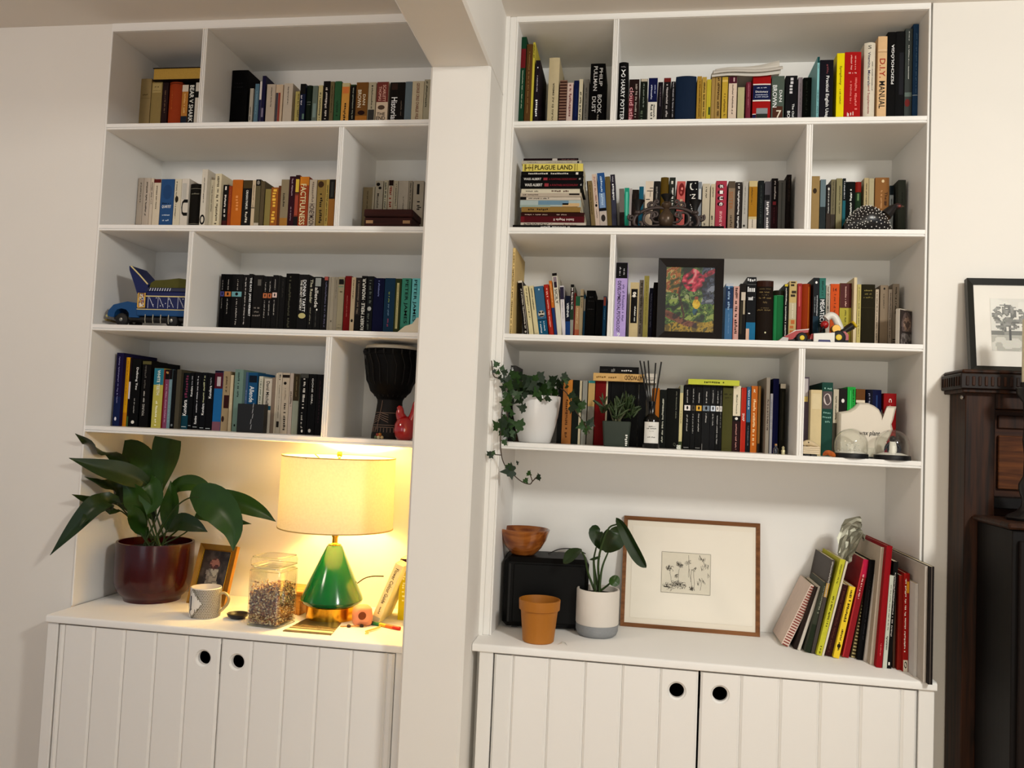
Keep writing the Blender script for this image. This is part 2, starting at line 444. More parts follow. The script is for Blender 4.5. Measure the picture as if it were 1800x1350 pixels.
worktop('white painted worktop holding the ochre pot and framed etching', -.3515, .9135, -.1054, .896, .9185)

# ------------------------------------------------------------------ the rows of books
BOOKS = [
(-1.7102,.167,2.5132,.0409,.1547,.2293,0,'h','a08a5e',[('n','h','6e5a36',.728,.756,.5,.5),('b',.685,.69,'6e5a36',0,1)],'thick tan hardback with olive band, first','L1A'),
(-1.6666,.167,2.5132,.0407,.1547,.2162,0,'h','96814f',[('b',.818,.979,'a8935f',.08,.92),('n','h','3a2c14',.846,.86,.5,.7),('n','h','3a2c14',.902,.93,.5,.4)],'thick tan hardback, second','L1A'),
(-1.6221,.167,2.5132,.021,.1547,.2137,0,'p','3a1c1e',[('n','d','8a6a50',.478,.861,.5,.3)],'dark maroon paperback, third','L1A'),
(-1.6001,.167,2.5132,.0478,.1547,.231,0,'r','b0441c',[('n','d','c46a30',.497,.784,.3,.1),('b',.899,.914,'7c2a12',0,1)],'thick brick red hardback with maroon band, fourth','L1A'),
(-1.5468,.167,2.5132,.0234,.135,.2034,0,'p','b87a34',[('b',.877,1,'cbbfae',0,1),('b',0,.442,'24344a',0,1),('n','d','d8b070',.489,.864,.5,.35)],'ochre paperback with off-white band, fifth','L1A'),
(-1.5223,.167,2.5132,.0255,.135,.2029,0,'p','101010',[('t','BEAR V SHARK','d','e6e2da',.334,.993,.5,.62)],'black paperback with off-white title, sixth','L1A'),
(-1.4956,.167,2.5132,.0182,.1547,.211,0,'p','c4bcb0',[('b',.737,.848,'15110f',0,1)],'off-white paperback with black band, seventh','L1A'),
(-1.3621,.17,2.5132,.0602,.15,.2536,0,'h','0b0b0d',[('n','h','3c3a40',.8,.823,.45,.5),('n','h','3c3a40',.749,.767,.45,.55),('n','h','302e34',.675,.689,.45,.4)],'thick black hardback, first','L1B'),
(-1.2905,.17,2.5132,.0128,.135,.1868,0,'p','a9a294',[('n','u','4a4238',.386,.645,.4,.4)],'pale grey paperback, second','L1B'),
(-1.2716,.17,2.5132,.0142,.135,.2028,0,'p','5e8296',[('n','d','86a6b4',.461,.865,.5,.3)],'pale blue paperback, third','L1B'),
(-1.2542,.17,2.5132,.0074,.1517,.2107,0,'p','cfc8c4',[('b',0,.691,'2a2c6a',0,1)],'slim off-white paperback, fourth','L1B'),
(-1.2465,.17,2.5132,.0129,.15,.231,0,'p','231d58',[('b',.358,.5,'8a8098',.2,.7)],'dark purple paperback, fifth','L1B'),
(-1.2275,.17,2.5132,.032,.135,.2003,0,'p','b3a594',[('n','u','2a201c',.598,.946,.55,.14)],'thick dusky pink paperback, sixth','L1B'),
(-1.1935,.17,2.5132,.0257,.135,.1983,0,'p','c0aa90',[('b',0,.853,'5a5560',.02,.35),('b',0,.853,'a8473c',.38,.68)],'cream paperback, seventh','L1B'),
(-1.1641,.17,2.5132,.0323,.135,.2017,0,'p','bbae9d',[('n','u','2a201c',.63,.946,.5,.14)],'thick cream paperback, eighth','L1B'),
(-1.1203,.17,2.5132,.0154,.135,.1726,0,'p','a89a5a',[('n','d','5a4c22',.414,.969,.75,.4)],'tan paperback, ninth','L1B'),
(-1.1037,.17,2.5132,.0196,.135,.1992,0,'p','1d2c58',[('b',.813,1,'15120f',0,1),('n','u','d6d2da',.599,.8,.3,.35),('b',.365,.465,'6a8a7a',.6,.95)],'navy paperback with black band, tenth','L1B'),
(-1.081,.17,2.5132,.0223,.135,.1933,0,'r','1e3022',[('n','h','8a9488',.638,.655,.5,.55),('n','h','8a9488',.684,.701,.5,.6)],'dark green hardback, eleventh','L1B'),
(-1.0573,.17,2.5132,.0181,.135,.1915,0,'p','6f7d72',[('b',.411,.673,'7f948e',.2,.8)],'sage green paperback, twelfth','L1B'),
(-1.0365,.17,2.5132,.0153,.135,.1925,0,'p','b8ac7c',[('n','u','3a3420',.357,.869,.5,.45)],'beige paperback, thirteenth','L1B'),
(-1.0194,.17,2.5132,.0244,.1517,.2068,0,'p','150d0f',[('n','u','cfc6bc',.32,.898,.5,.4)],'black paperback, fourteenth','L1B'),
(-.9938,.17,2.5132,.0138,.1517,.205,0,'p','7d6e4b',[('n','d','3c3420',.458,.932,.5,.3)],'olive paperback, fifteenth','L1B'),
(-.9779,.17,2.5132,.0234,.1517,.2059,0,'h','3b7048',[('n','d','2c5438',.389,.661,.5,.4)],'green hardback, sixteenth','L1B'),
(-.9513,.17,2.5132,.0275,.135,.1986,0,'p','c88f40',[('b',.813,.933,'d0763a',.1,.9),('b',.933,1,'b8ac80',0,1),('n','u','241810',.333,.653,.5,.36)],'mustard paperback with beige band, seventeenth','L1B'),
(-.9208,.17,2.5132,.0192,.135,.1927,0,'p','17110f',[('n','u','9aa090',.356,.947,.55,.25),('b',.974,1,'3c5a34',0,1)],'black paperback with green band, eighteenth','L1B'),
(-.8994,.17,2.5132,.0423,.135,.2,0,'p','8a5a26',[('t','BROWN','d','e2d6bc',.558,.866,.3,.3),('t','DAN','d','e2d6bc',.598,.786,.7,.22),('e',.464,.04,'3a1210',.5,.3),('b',0,.411,'b0702a',0,1)],'thick brown paperback with ochre band, nineteenth','L1B'),
(-.8557,.17,2.5132,.0264,.135,.1993,0,'p','a69c84',[('n','d','4a4438',.532,.9,.5,.22),('b',0,.519,'4c4a48',.05,.9),('e',.933,.013,'2a2420',.5,.12)],'beige paperback, twentieth','L1B'),
(-.8259,.17,2.5132,.0414,.135,.1998,0,'p','c8b49c',[('b',.645,1,'8c4038',0,1),('t','SCARLETT','d','d8a898',.652,.946,.66,.26),('t','THOMAS','d','d8a898',.665,.92,.3,.24),('t','THE','h','2a1c18',.411,.465,.45,.7),('t','END','h','2a1c18',.331,.398,.45,.75),('e',.552,.04,'6a5444',.45,.3)],'thick cream paperback with brown band, twenty-first','L1B'),
(-.7785,.17,2.5132,.0525,.135,.1973,0,'p','1c1512',[('t','Historian','d','f0ece4',.295,.734,.32,.4),('b',.867,.98,'4a2e24',.1,.5),('n','d','7a6a5c',.402,.668,.8,.1)],'thick black paperback with off-white title, twenty-second','L1B'),
(-.7248,.17,2.5132,.0241,.135,.1991,0,'h','6c7a82',[],'blue-grey hardback, twenty-third','L1B'),
(-.6999,.17,2.5132,.0401,.135,.1998,0,'p','b3a68b',[('t','GEORGE CRILE CHARLIE WILSON','d','8a3a28',.264,.967,.5,.26)],'thick beige paperback with brick red title, twenty-fourth','L1B'),
(-.6583,.17,2.5132,.0213,.1517,.2051,0,'p','9d957e',[('n','d','4a4434',.526,.966,.4,.35)],'beige paperback, twenty-fifth','L1B'),
(-1.7052,.185,2.1682,.0208,.1367,.2174,0,'p','b5a798',[('n','u','2a221c',.591,.921,.55,.22),('b',0,.22,'8a7e70',0,1)],'cream paperback with grey band, first','L2A'),
(-1.6829,.185,2.1682,.0252,.1367,.2173,0,'p','b5a798',[('n','u','2a221c',.37,.937,.5,.28)],'cream paperback, second','L2A'),
(-1.6561,.185,2.1682,.0112,.1367,.2159,0,'p','bcae9c',[('n','u','2a221c',.568,.937,.5,.45)],'slim cream paperback, third','L2A'),
(-1.6431,.185,2.1682,.0266,.1367,.2125,0,'p','c2b5a0',[('b',.937,1,'7a1c18',0,1),('n','u','5a4c3c',.491,.89,.45,.2)],'cream paperback with maroon band, fourth','L2A'),
(-1.6145,.185,2.1682,.05,.1367,.2124,0,'p','2e5e9a',[('t','QUARTET','h','e6e8ea',.499,.554,.5,.7),('n','h','16304c',.57,.601,.5,.7),('n','h','c4d0dc',.374,.398,.5,.6),('n','h','c4d0dc',.28,.311,.5,.5),('e',.781,.125,'2a5690',.5,.35)],'thick blue paperback with off-white title, fifth','L2A'),
(-1.5625,.185,2.1682,.0258,.1367,.2128,0,'p','c4bba5',[('n','u','4a4020',.335,.961,.3,.2),('e',.656,.055,'2a2418',.4,.25)],'cream paperback, sixth','L2A'),
(-1.5354,.185,2.1682,.0277,.1367,.2141,0,'p','c6beb2',[('t','U','d','16120f',.373,.647,.55,.85),('b',.647,.922,'b0aca4',.1,.7)],'off-white paperback with black title, seventh','L2A'),
(-1.5043,.185,2.1682,.0439,.135,.1956,0,'r','211d14',[('b',.908,.916,'9a9684',0,1),('b',.259,.267,'9a9684',0,1),('n','h','8a8674',.801,.832,.5,.7)],'thick dark brown hardback with pale grey band, eighth','L2A'),
(-1.4483,.165,2.1682,.0204,.155,.2411,0,'p','c6beaf',[('e',.254,.075,'14100e',.5,.46),('e',.254,.046,'c6beaf',.5,.25),('n','u','4a443a',.503,.876,.5,.2)],'off-white paperback, ninth','L2A'),
(-1.4275,.185,2.1682,.0188,.1367,.2097,0,'p','c0b79f',[('n','u','3a3428',.454,.906,.5,.2)],'cream paperback, tenth','L2A'),
(-1.4003,.17,2.1682,.0229,.1517,.2267,0,'p','c8bd9f',[('n','u','6a5f4a',.204,.967,.5,.45)],'cream paperback, eleventh','L2A'),
(-1.3755,.185,2.1682,.0183,.135,.1916,0,'p','120d0d',[('n','d','dcd4cc',.393,.81,.5,.5),('t','1','h','dcd4cc',.901,.97,.5,.3),('b',0,.332,'5a1418',0,1)],'black paperback with maroon band, twelfth','L2A'),
(-1.355,.185,2.1682,.0118,.135,.1872,0,'p','a5401a',[('n','d','c06a3a',.473,.925,.5,.3)],'slim brick red paperback, thirteenth','L2A'),
(-1.3426,.185,2.1682,.0381,.1367,.2098,0,'h','c2671c',[('n','d','d88a48',.454,.727,.55,.4)],'thick orange hardback, fourteenth','L2A'),
(-1.3012,.185,2.1682,.0324,.1367,.2077,0,'p','100d0c',[('b',.86,1,'5c4a24',0,1),('t','ORHAN PAMUK','d','e8e2d8',.495,.829,.5,.26),('n','d','cfc8b8',.261,.456,.5,.3)],'thick black paperback with brown band, fifteenth','L2A'),
(-1.2673,.185,2.1682,.0123,.1367,.2076,0,'p','c0ac8e',[('n','d','5a4630',.534,.922,.5,.3),('b',.518,.534,'3a1e14',0,1)],'slim cream paperback with dark brown band, sixteenth','L2A'),
(-1.2543,.185,2.1682,.0175,.1367,.2105,0,'p','6f6444',[('b',.891,1,'17130f',0,1),('e',.945,.035,'8a8478',.5,.3),('b',0,.266,'b8ae9c',0,1)],'olive paperback with black band, seventeenth','L2A'),
(-1.2348,.185,2.1682,.0138,.135,.2043,0,'p','6a5b3e',[],'olive paperback, eighteenth','L2A'),
(-1.2177,.185,2.1682,.0208,.135,.1762,0,'h','8f8048',[],'tan hardback, nineteenth','L2A'),
(-1.1952,.185,2.1682,.0253,.135,.182,0,'p','a85f1e',[('n','d','e0b040',.291,.963,.45,.7)],'ochre paperback, twentieth','L2A'),
(-1.169,.185,2.1682,.0091,.135,.1878,0,'p','7a3d18',[],'slim brown paperback, twenty-first','L2A'),
(-1.1596,.185,2.1682,.0281,.1367,.2099,0,'p','8f8064',[('b',0,.353,'a8742e',0,1),('n','d','4c4232',.532,.766,.4,.3)],'tan paperback with ochre band, twenty-second','L2A'),
(-1.1307,.185,2.1682,.0221,.1367,.2212,0,'h','4a1a2a',[('n','d','a08890',.684,.96,.5,.3),('n','d','9a8088',.288,.525,.5,.25)],'maroon hardback, twenty-third','L2A'),
(-1.1079,.185,2.1682,.0148,.1367,.2255,0,'p','8a3a22',[('b',.936,1,'3a1014',0,1),('b',.73,.936,'c8a838',.1,.9),('b',.714,.73,'201010',0,1),('b',.364,.682,'b04a34',.1,.9),('b',0,.348,'1a1014',0,1)],'brick red paperback with dark maroon band, twenty-fourth','L2A'),
(-1.0912,.185,2.1682,.0332,.1367,.2196,0,'p','b3481c',[('b',.858,1,'c87a20',0,1),('t','FACTFULNESS','d','ecd9a8',.226,.882,.42,.6)],'thick brick red paperback with orange band, twenty-fifth','L2A'),
(-1.0562,.185,2.1682,.0267,.1367,.2093,0,'p','bdb09a',[('t','HONEYMOON','d','4a2030',.221,.595,.5,.7),('n','d','8a7a6c',.61,.961,.5,.35)],'cream paperback with maroon title, twenty-sixth','L2A'),
(-1.0264,.185,2.1682,.03,.1367,.2084,0,'p','9c8140',[('e',.922,.054,'5c3c1c',.4,.35),('n','d','3a2c14',.261,.767,.5,.4)],'tan paperback, twenty-seventh','L2A'),
(-.9954,.185,2.1682,.0114,.1367,.2098,0,'p','b0984e',[('n','d','4a3a18',.259,.922,.5,.4)],'slim mustard paperback, twenty-eighth','L2A'),
(-.9831,.185,2.1682,.0206,.1367,.2097,0,'p','a8702e',[('b',.673,1,'2a241c',0,1),('b',.704,.961,'4a4a44',.3,.7)],'ochre paperback with dark brown band, twenty-ninth','L2A'),
(-.8659,.2,2.1682,.0333,.1217,.1864,0,'p','8f8062',[('n','d','4c4230',.414,.927,.5,.14)],'thick tan paperback, first','L2B'),
(-.832,.2,2.1682,.0067,.1217,.1888,0,'p','a89e88',[],'slim beige paperback, second','L2B'),
(-.8227,.2,2.1682,.0274,.1217,.2092,0,'p','a39a89',[('t','Menashe','d','2a2420',.543,.787,.4,.26),('e',.939,.03,'2a2420',.35,.25),('e',.878,.023,'2a2420',.6,.2)],'pale grey paperback with dark brown title, third','L2B'),
(-.7916,.2,2.1682,.0124,.1217,.2106,0,'p','b0a890',[('n','d','3a4444',.504,.962,.45,.5)],'slim cream paperback, fourth','L2B'),
(-.7767,.2,2.1682,.0186,.1217,.2113,0,'p','b3a48e',[('b',.908,1,'3a2018',.1,.95),('n','d','a8402e',.542,.893,.5,.6)],'dusky pink paperback with dark brown band, fifth','L2B'),
(-.7568,.2,2.1682,.0141,.1217,.209,0,'p','a69c86',[('n','d','4a4438',.581,.962,.6,.4)],'beige paperback, sixth','L2B'),
(-.7407,.2,2.1682,.0358,.1217,.209,0,'p','9b9284',[('n','d','6a6258',.467,.734,.55,.14)],'thick pale grey paperback, seventh','L2B'),
(-.7036,.2,2.1682,.0123,.1217,.2089,0,'p','8d8372',[('n','d','4a4438',.467,.962,.5,.4)],'slim tan paperback, eighth','L2B'),
(-.6727,.15,2.1682,.0352,.16,.1934,0,'p','938a7a',[('b',.758,.944,'1c1814',.35,.6),('n','d','241e1a',.476,.677,.6,.5)],'thick pale grey paperback, ninth','L2B'),
(-1.3552,.17,1.8318,.0151,.1517,.2067,0,'p','0d0b0d',[('b',.619,.706,'5c5aa8',.04,.96),('e',.665,.027,'1a1414',.5,.14),('n','d','9a9490',.728,.909,.5,.25),('n','d','9a9490',.411,.592,.5,.22)],'black paperback with pale blue band, first','L3B'),
(-1.3388,.17,1.8318,.0246,.1517,.2065,0,'p','0d0b0d',[('b',.619,.706,'c8763c',.04,.96),('e',.665,.027,'1a1414',.5,.14),('n','d','a8a29c',.728,.909,.5,.2),('n','d','a8a29c',.32,.583,.5,.2)],'black paperback with orange band, second','L3B'),
(-1.3133,.17,1.8318,.0393,.1517,.2067,0,'p','0d0b0d',[('b',.619,.706,'6a9ea4',.04,.96),('e',.665,.027,'1a1414',.5,.14),('n','d','a8a29c',.728,.909,.55,.12),('n','d','a8a29c',.139,.583,.55,.16)],'thick black paperback with turquoise band, third','L3B'),
(-1.2727,.17,1.8318,.0214,.1517,.2055,0,'p','0d0b0d',[('n','u','b4aeaa',.14,.955,.5,.25)],'black paperback, fourth','L3B'),
(-1.251,.17,1.8318,.0134,.1517,.2087,0,'p','0d0b0d',[('t','THE RATS  JAMES HERBERT','d','ece8e2',.293,.937,.5,.7)],'black paperback with off-white title, fifth','L3B'),
(-1.234,.17,1.8318,.0359,.135,.205,0,'p','120d0b',[('b',.819,.928,'6a6660',.45,.8),('n','h','8a827a',.421,.457,.5,.6),('n','h','8a827a',.357,.393,.5,.5),('n','h','8a827a',.294,.33,.5,.8)],'thick black paperback, sixth','L3B'),
(-1.1966,.17,1.8318,.0158,.135,.2018,0,'p','0d0b0d',[('b',.62,.706,'bc6e44',.04,.96),('e',.666,.027,'1a1414',.5,.14),('n','d','a8a29c',.729,.892,.5,.28),('n','d','a8a29c',.277,.575,.5,.28)],'black paperback with ochre band, seventh','L3B'),
(-1.1797,.17,1.8318,.0156,.135,.2015,0,'p','0d0b0d',[('b',.62,.706,'b8643c',.04,.96),('e',.666,.027,'1a1414',.5,.14),('n','d','a8a29c',.729,.91,.5,.28),('n','d','a8a29c',.322,.575,.5,.28)],'black paperback with ochre band, eighth','L3B'),
(-1.1624,.17,1.8318,.0178,.1517,.2059,0,'p','0d0b0d',[('b',.62,.706,'d0b4ac',.04,.96),('e',.665,.027,'1a1414',.5,.14),('n','d','a8a29c',.746,.928,.5,.22),('n','d','a8a29c',.321,.592,.5,.24)],'black paperback with off-white band, ninth','L3B'),
(-1.1432,.17,1.8318,.0076,.135,.2049,0,'p','24221f',[],'slim dark green paperback, tenth','L3B'),
(-1.134,.17,1.8318,.0178,.135,.2003,0,'p','0e0c0d',[('n','d','48443e',.639,.955,.5,.3)],'black paperback, eleventh','L3B'),
(-1.1152,.17,1.8318,.045,.1517,.2124,0,'h','0c0a08',[('n','d','5c5a48',.11,.955,.35,.22)],'thick black hardback, twelfth','L3B'),
(-1.0685,.17,1.8318,.0363,.1517,.2097,0,'p','0b090c',[('t','DONNA TARTT','d','eeeae4',.383,.909,.62,.3),('t','THE SECRET HISTORY','d','e0dcd4',.401,.909,.3,.2),('e',.319,.045,'b0a670',.5,.36)],'thick black paperback with off-white title, thirteenth','L3B'),
(-1.0305,.17,1.8318,.0188,.135,.2019,0,'p','0e0d0c',[('t','The Reader','d','b8b49c',.548,.955,.5,.5),('n','d','8a8674',.186,.476,.5,.25)],'black paperback with cream title, fourteenth','L3B'),
(-1.0104,.17,1.8318,.025,.135,.2023,0,'p','0f0e0f',[('b',.837,.982,'8c908c',.1,.9),('t','allende','d','d2cec6',.476,.819,.35,.5),('e',.439,.018,'e0dcd4',.5,.1),('n','d','6a6860',.141,.412,.4,.12)],'black paperback with off-white title, fifteenth','L3B'),
(-.984,.17,1.8318,.007,.135,.2002,0,'p','161414',[],'slim black paperback, sixteenth','L3B'),
(-.9764,.17,1.8318,.0152,.135,.2035,0,'p','100d12',[('b',.937,1,'b0564c',.1,.9),('n','d','6c6a86',.141,.91,.5,.4)],'black paperback, seventeenth','L3B'),
(-.9598,.17,1.8318,.008,.135,.2022,0,'p','8f8676',[],'slim tan paperback, eighteenth','L3B'),
(-.9511,.17,1.8318,.0119,.135,.2024,0,'p','938a78',[('e',.25,.018,'6a6254',.5,.2)],'slim pale grey paperback, nineteenth','L3B'),
(-.9384,.17,1.8318,.0122,.135,.2026,0,'p','8c8372',[('n','d','5c5446',.638,.955,.5,.25)],'slim tan paperback, twentieth','L3B'),
(-.9255,.17,1.8318,.0208,.135,.2031,0,'p','948a70',[('b',.873,.937,'161310',.1,.95),('b',.91,.964,'161310',.1,.9),('b',.828,.846,'6a8a70',.1,.9),('n','h','5c5444',.132,.15,.5,.7),('n','h','5c5444',.186,.2,.5,.7),('n','h','5c5444',.729,.765,.5,.6)],'tan paperback with black band, twenty-first','L3B'),
(-.9021,.17,1.8318,.0223,.1517,.2071,0,'h','8f1215',[('n','d','c06a60',.32,.683,.5,.16)],'red hardback, twenty-second','L3B'),
(-.8784,.17,1.8318,.0146,.135,.2028,0,'p','b8a587',[('e',.267,.027,'241c16',.5,.26),('n','u','3a2c20',.638,.955,.5,.3)],'dusky pink paperback, twenty-third','L3B'),
(-.8623,.17,1.8318,.0182,.135,.2017,0,'p','3b332e',[('b',0,.367,'17130f',0,1),('n','u','8a7a6a',.367,.955,.5,.4)],'charcoal paperback with black band, twenty-fourth','L3B'),
(-.8429,.17,1.8318,.0187,.1517,.208,0,'p','12100f',[('t','ROBERT MERLE · MADRAPUR','u','e6e2d8',.111,.955,.5,.62)],'black paperback with off-white title, twenty-fifth','L3B'),
(-.8219,.17,1.8318,.0211,.1517,.2071,0,'p','11191d',[('n','d','6c746c',.547,.937,.5,.5),('e',.465,.036,'a8aaa4',.5,.32),('n','d','6c746c',.112,.384,.4,.4)],'black paperback, twenty-sixth','L3B'),
(-.7995,.17,1.8318,.0364,.135,.2014,0,'h','10174f',[('n','d','7a86c0',.684,.955,.5,.18)],'thick dark blue hardback, twenty-seventh','L3B'),
(-.7606,.17,1.8318,.036,.135,.202,0,'p','0f4468',[('n','u','8a9a4a',.593,.774,.45,.18),('n','u','b04a6a',.168,.322,.45,.18),('n','u','6a8aa8',.349,.566,.45,.18)],'thick navy paperback, twenty-eighth','L3B'),
(-.724,.17,1.8318,.0209,.135,.2006,0,'p','3f4a1e',[('b',.151,.928,'b5ac78',.28,.66),('n','d','5c4c2c',.187,.892,.47,.12)],'dark olive paperback, twenty-ninth','L3B'),
(-.7011,.17,1.8318,.0314,.135,.2024,0,'p','3e8f78',[('t','PETER JAMES','d','0d1716',.241,.973,.5,.45),('b',0,.186,'2e8468',0,1)],'thick teal paperback with black title, thirtieth','L3B'),
(-.666,.17,1.8318,.0313,.135,.2025,0,'p','62aeb0',[('t','PETER JAMES','d','10201f',.277,.973,.35,.42)],'thick turquoise paperback with dark green title, thirty-first','L3B'),
(-1.6959,.118,1.4927,.0253,.2,.2546,0,'p','241c5c',[('b',0,.4,'1d2f6b',0,1),('n','u','8a88b8',.3,.95,.45,.2),('e',.1,.025,'d6d4e0',.4,.15)],'tall purple-blue paperback, first','L4A'),
(-1.6703,.135,1.4927,.0144,.16,.2408,0,'p','c9900f',[('n','u','b06a10',.3,.95,.5,.3),('b',0,.2,'c07812',0,1)],'yellow paperback with orange band, second','L4A'),
(-1.6549,.135,1.4927,.0069,.16,.2402,0,'p','2a1320',[('b',.4,.65,'c4bcc0',0,1),('b',0,.15,'4a6a3a',0,1)],'slim dark maroon paperback with off-white band, third','L4A'),
(-1.6462,.135,1.4927,.0333,.16,.235,0,'p','07090a',[('t','Defining You','d','e8e6e0',.55,.88,.6,.3),('n','d','9a9894',.2,.42,.5,.16),('e',.07,.025,'c8c6c0',.45,.18)],'thick black paperback with off-white title, fourth','L4A'),
(-1.6072,.135,1.4927,.0326,.18,.2299,0,'p','0c0807',[('b',.95,1,'6a6438',0,1),('n','d','6a645e',.58,.93,.4,.26),('t','YOUNG','u','aaa6a0',.17,.35,.4,.26),('n','u','aaa6a0',.38,.55,.4,.22)],'thick black paperback with olive band, fifth','L4A'),
(-1.5614,.135,1.4927,.0356,.16,.2065,0,'p','a8a04a',[('b',.72,1,'2c7f96',0,1),('t','WHITE TEETH','d','dfe2d0',.55,.97,.5,.3),('n','d','e2e0c0',.03,.45,.45,.26)],'thick mustard paperback with blue band, sixth','L4A'),
(-1.5244,.135,1.4927,.005,.135,.203,0,'p','8a1418',[],'slim red paperback, seventh','L4A'),
(-1.5191,.135,1.4927,.0148,.135,.2033,0,'p','8f4a6b',[('b',.83,1,'1c0e12',0,1),('n','h','c89a5c',.92,.97,.5,.6),('n','d','b88aa0',.1,.75,.5,.35)],'plum paperback with black band, eighth','L4A'),
(-1.5039,.135,1.4927,.0113,.135,.2038,0,'p','6d8a94',[('b',.83,1,'1a0c10',0,1),('n','d','8aa4ac',.1,.8,.5,.3)],'slim pale blue paperback with black band, ninth','L4A'),
(-1.4914,.135,1.4927,.0141,.135,.2027,0,'p','0d0d10',[('e',.06,.02,'7a8084',.5,.25)],'black paperback, tenth','L4A'),
(-1.476,.135,1.4927,.0155,.135,.2048,0,'p','5b5443',[],'olive paperback, eleventh','L4A'),
(-1.4595,.15,1.4927,.0249,.135,.1945,0,'p','0b1c22',[('b',0,.25,'135064',0,1),('t','Kundera','u','eceae6',.24,.52,.45,.55),('n','u','8a3a5a',.56,.97,.55,.5),('b',.035,.05,'a8b4b8',.1,.8)],'dark green paperback with teal band, twelfth','L4A'),
(-1.4333,.15,1.4927,.013,.135,.1968,0,'p','0c0c10',[('t','Kundera','u','e6e4e0',.58,.76,.5,.55),('n','u','9a9aa0',.78,.94,.5,.4),('b',.06,.072,'a8b0b4',.1,.8)],'black paperback with off-white title, thirteenth','L4A'),
(-1.4175,.15,1.4927,.0251,.135,.1975,0,'p','0c0c12',[('t','Kundera','u','e6e4e0',.1,.24,.45,.35),('n','u','c0bfc4',.3,.94,.5,.22),('b',.04,.052,'a8b0b4',.1,.7)],'black paperback with off-white title, fourteenth','L4A'),
(-1.391,.15,1.4927,.0197,.135,.1983,0,'p','0d1018',[('t','Kundera','u','e6e4e0',.26,.46,.5,.42),('n','u','aeb08a',.48,.95,.5,.35),('b',.03,.042,'a8b0b4',.1,.8)],'black paperback with off-white title, fifteenth','L4A'),
(-1.3695,.15,1.4927,.0235,.135,.1964,0,'p','0c0c12',[('t','Kundera','u','e6e4e0',.56,.78,.5,.38),('n','u','8a8a90',.8,.93,.5,.3),('b',.025,.038,'a8b0b4',.1,.8)],'black paperback with off-white title, sixteenth','L4A'),
(-1.3437,.15,1.4927,.0302,.16,.2063,0,'p','1f6fb0',[('b',.7,.97,'6a1c34',0,1),('b',.74,.9,'a8a0a4',.3,.75),('b',.97,1,'1c1430',0,1),('b',0,.15,'8a5a6a',0,1)],'blue paperback with maroon band, seventeenth','L4A'),
(-1.3123,.15,1.4927,.0251,.16,.2052,0,'p','9a8666',[('b',.38,.6,'4a1a18',.25,1),('n','u','5c4a34',.65,.92,.5,.3),('e',.2,.05,'4a2a20',.25,.2)],'tan paperback, eighteenth','L4A'),
(-1.2856,.15,1.4927,.0111,.135,.1928,0,'p','b9a98a',[],'slim dusky pink paperback, nineteenth','L4A'),
(-1.2658,.14,1.4927,.0304,.17,.2123,0,'h','6f8a80',[('n','d','3c504a',.55,.95,.5,.3),('e',.1,.02,'1c2a26',.3,.1)],'sage green hardback, twentieth','L4A'),
(-1.2351,.16,1.4927,.0082,.135,.205,0,'p','5a73a0',[('n','u','9ab0cc',.45,.7,.5,.4)],'slim pale blue paperback, twenty-first','L4A'),
(-1.2258,.16,1.4927,.0332,.135,.2048,0,'p','1c5f92',[('t','Allende','d','dfe6ea',.5,.77,.45,.5),('b',.83,.95,'14263a',.1,.95)],'thick blue paperback with navy band, twenty-second','L4A'),
(-1.1865,.16,1.4927,.0138,.135,.1927,0,'p','b5b3a2',[('n','u','3c5a4a',.5,.95,.5,.4)],'cream paperback, twenty-third','L4A'),
(-1.1667,.16,1.4927,.0275,.135,.1858,0,'p','b8afa0',[('t','David Mitchell','d','1c1a1a',.52,.95,.5,.42),('b',.42,.5,'24607a',0,1),('n','d','6a6258',.15,.38,.5,.2),('e',.1,.03,'1c1a1a',.45,.12)],'cream paperback with teal band, twenty-fourth','L4A'),
(-1.1381,.16,1.4927,.0123,.135,.1902,0,'p','8b7868',[],'slim grey paperback, twenty-fifth','L4A'),
(-1.1253,.16,1.4927,.0058,.16,.2053,0,'p','b8ac98',[],'slim cream paperback, twenty-sixth','L4A'),
(-1.1186,.16,1.4927,.0153,.16,.208,0,'p','aba08f',[('n','u','2a2420',.88,.97,.5,.5),('b',.1,.2,'3a3430',.2,.8),('n','u','5a5248',.25,.8,.5,.2)],'beige paperback, twenty-seventh','L4A'),
(-1.1018,.16,1.4927,.0257,.16,.2072,0,'p','a99b88',[('b',.92,.97,'2a1c14',0,1),('n','d','2c241e',.05,.5,.55,.4),('e',.83,.025,'2c241e',.4,.2),('n','d','8a7c6c',.55,.75,.5,.2)],'beige paperback with dark brown band, twenty-eighth','L4A'),
(-1.0744,.16,1.4927,.0123,.16,.2069,0,'p','a4968a',[('n','d','5c5046',.45,.7,.5,.5)],'slim pale grey paperback, twenty-ninth','L4A'),
(-1.0607,.16,1.4927,.0204,.16,.2059,0,'p','8f9484',[('b',.55,1,'4f4128',0,1),('n','d','8a7a54',.62,.95,.5,.2)],'pale grey paperback with dark olive band, thirtieth','L4A'),
(-1.0362,.16,1.4927,.0274,.16,.2069,0,'p','0f0e0e',[('b',.93,1,'5a5a54',0,1),('n','d','d6d2ca',.42,.92,.5,.4),('n','d','b0aca4',.1,.36,.4,.3),('e',.06,.025,'e0dcd4',.5,.12)],'black paperback with olive band, thirty-first','L4A'),
(-1.0064,.16,1.4927,.027,.16,.2066,0,'p','0b0a0c',[('t','GONE GIRL','d','e8e4de',.5,.93,.5,.2),('e',.07,.03,'b4b0a8',.4,.18)],'black paperback with off-white title, thirty-second','L4A'),
(-.9779,.16,1.4927,.0232,.16,.2062,0,'p','0d080b',[('n','d','4a2c38',.2,.9,.5,.25)],'black paperback, thirty-third','L4A'),
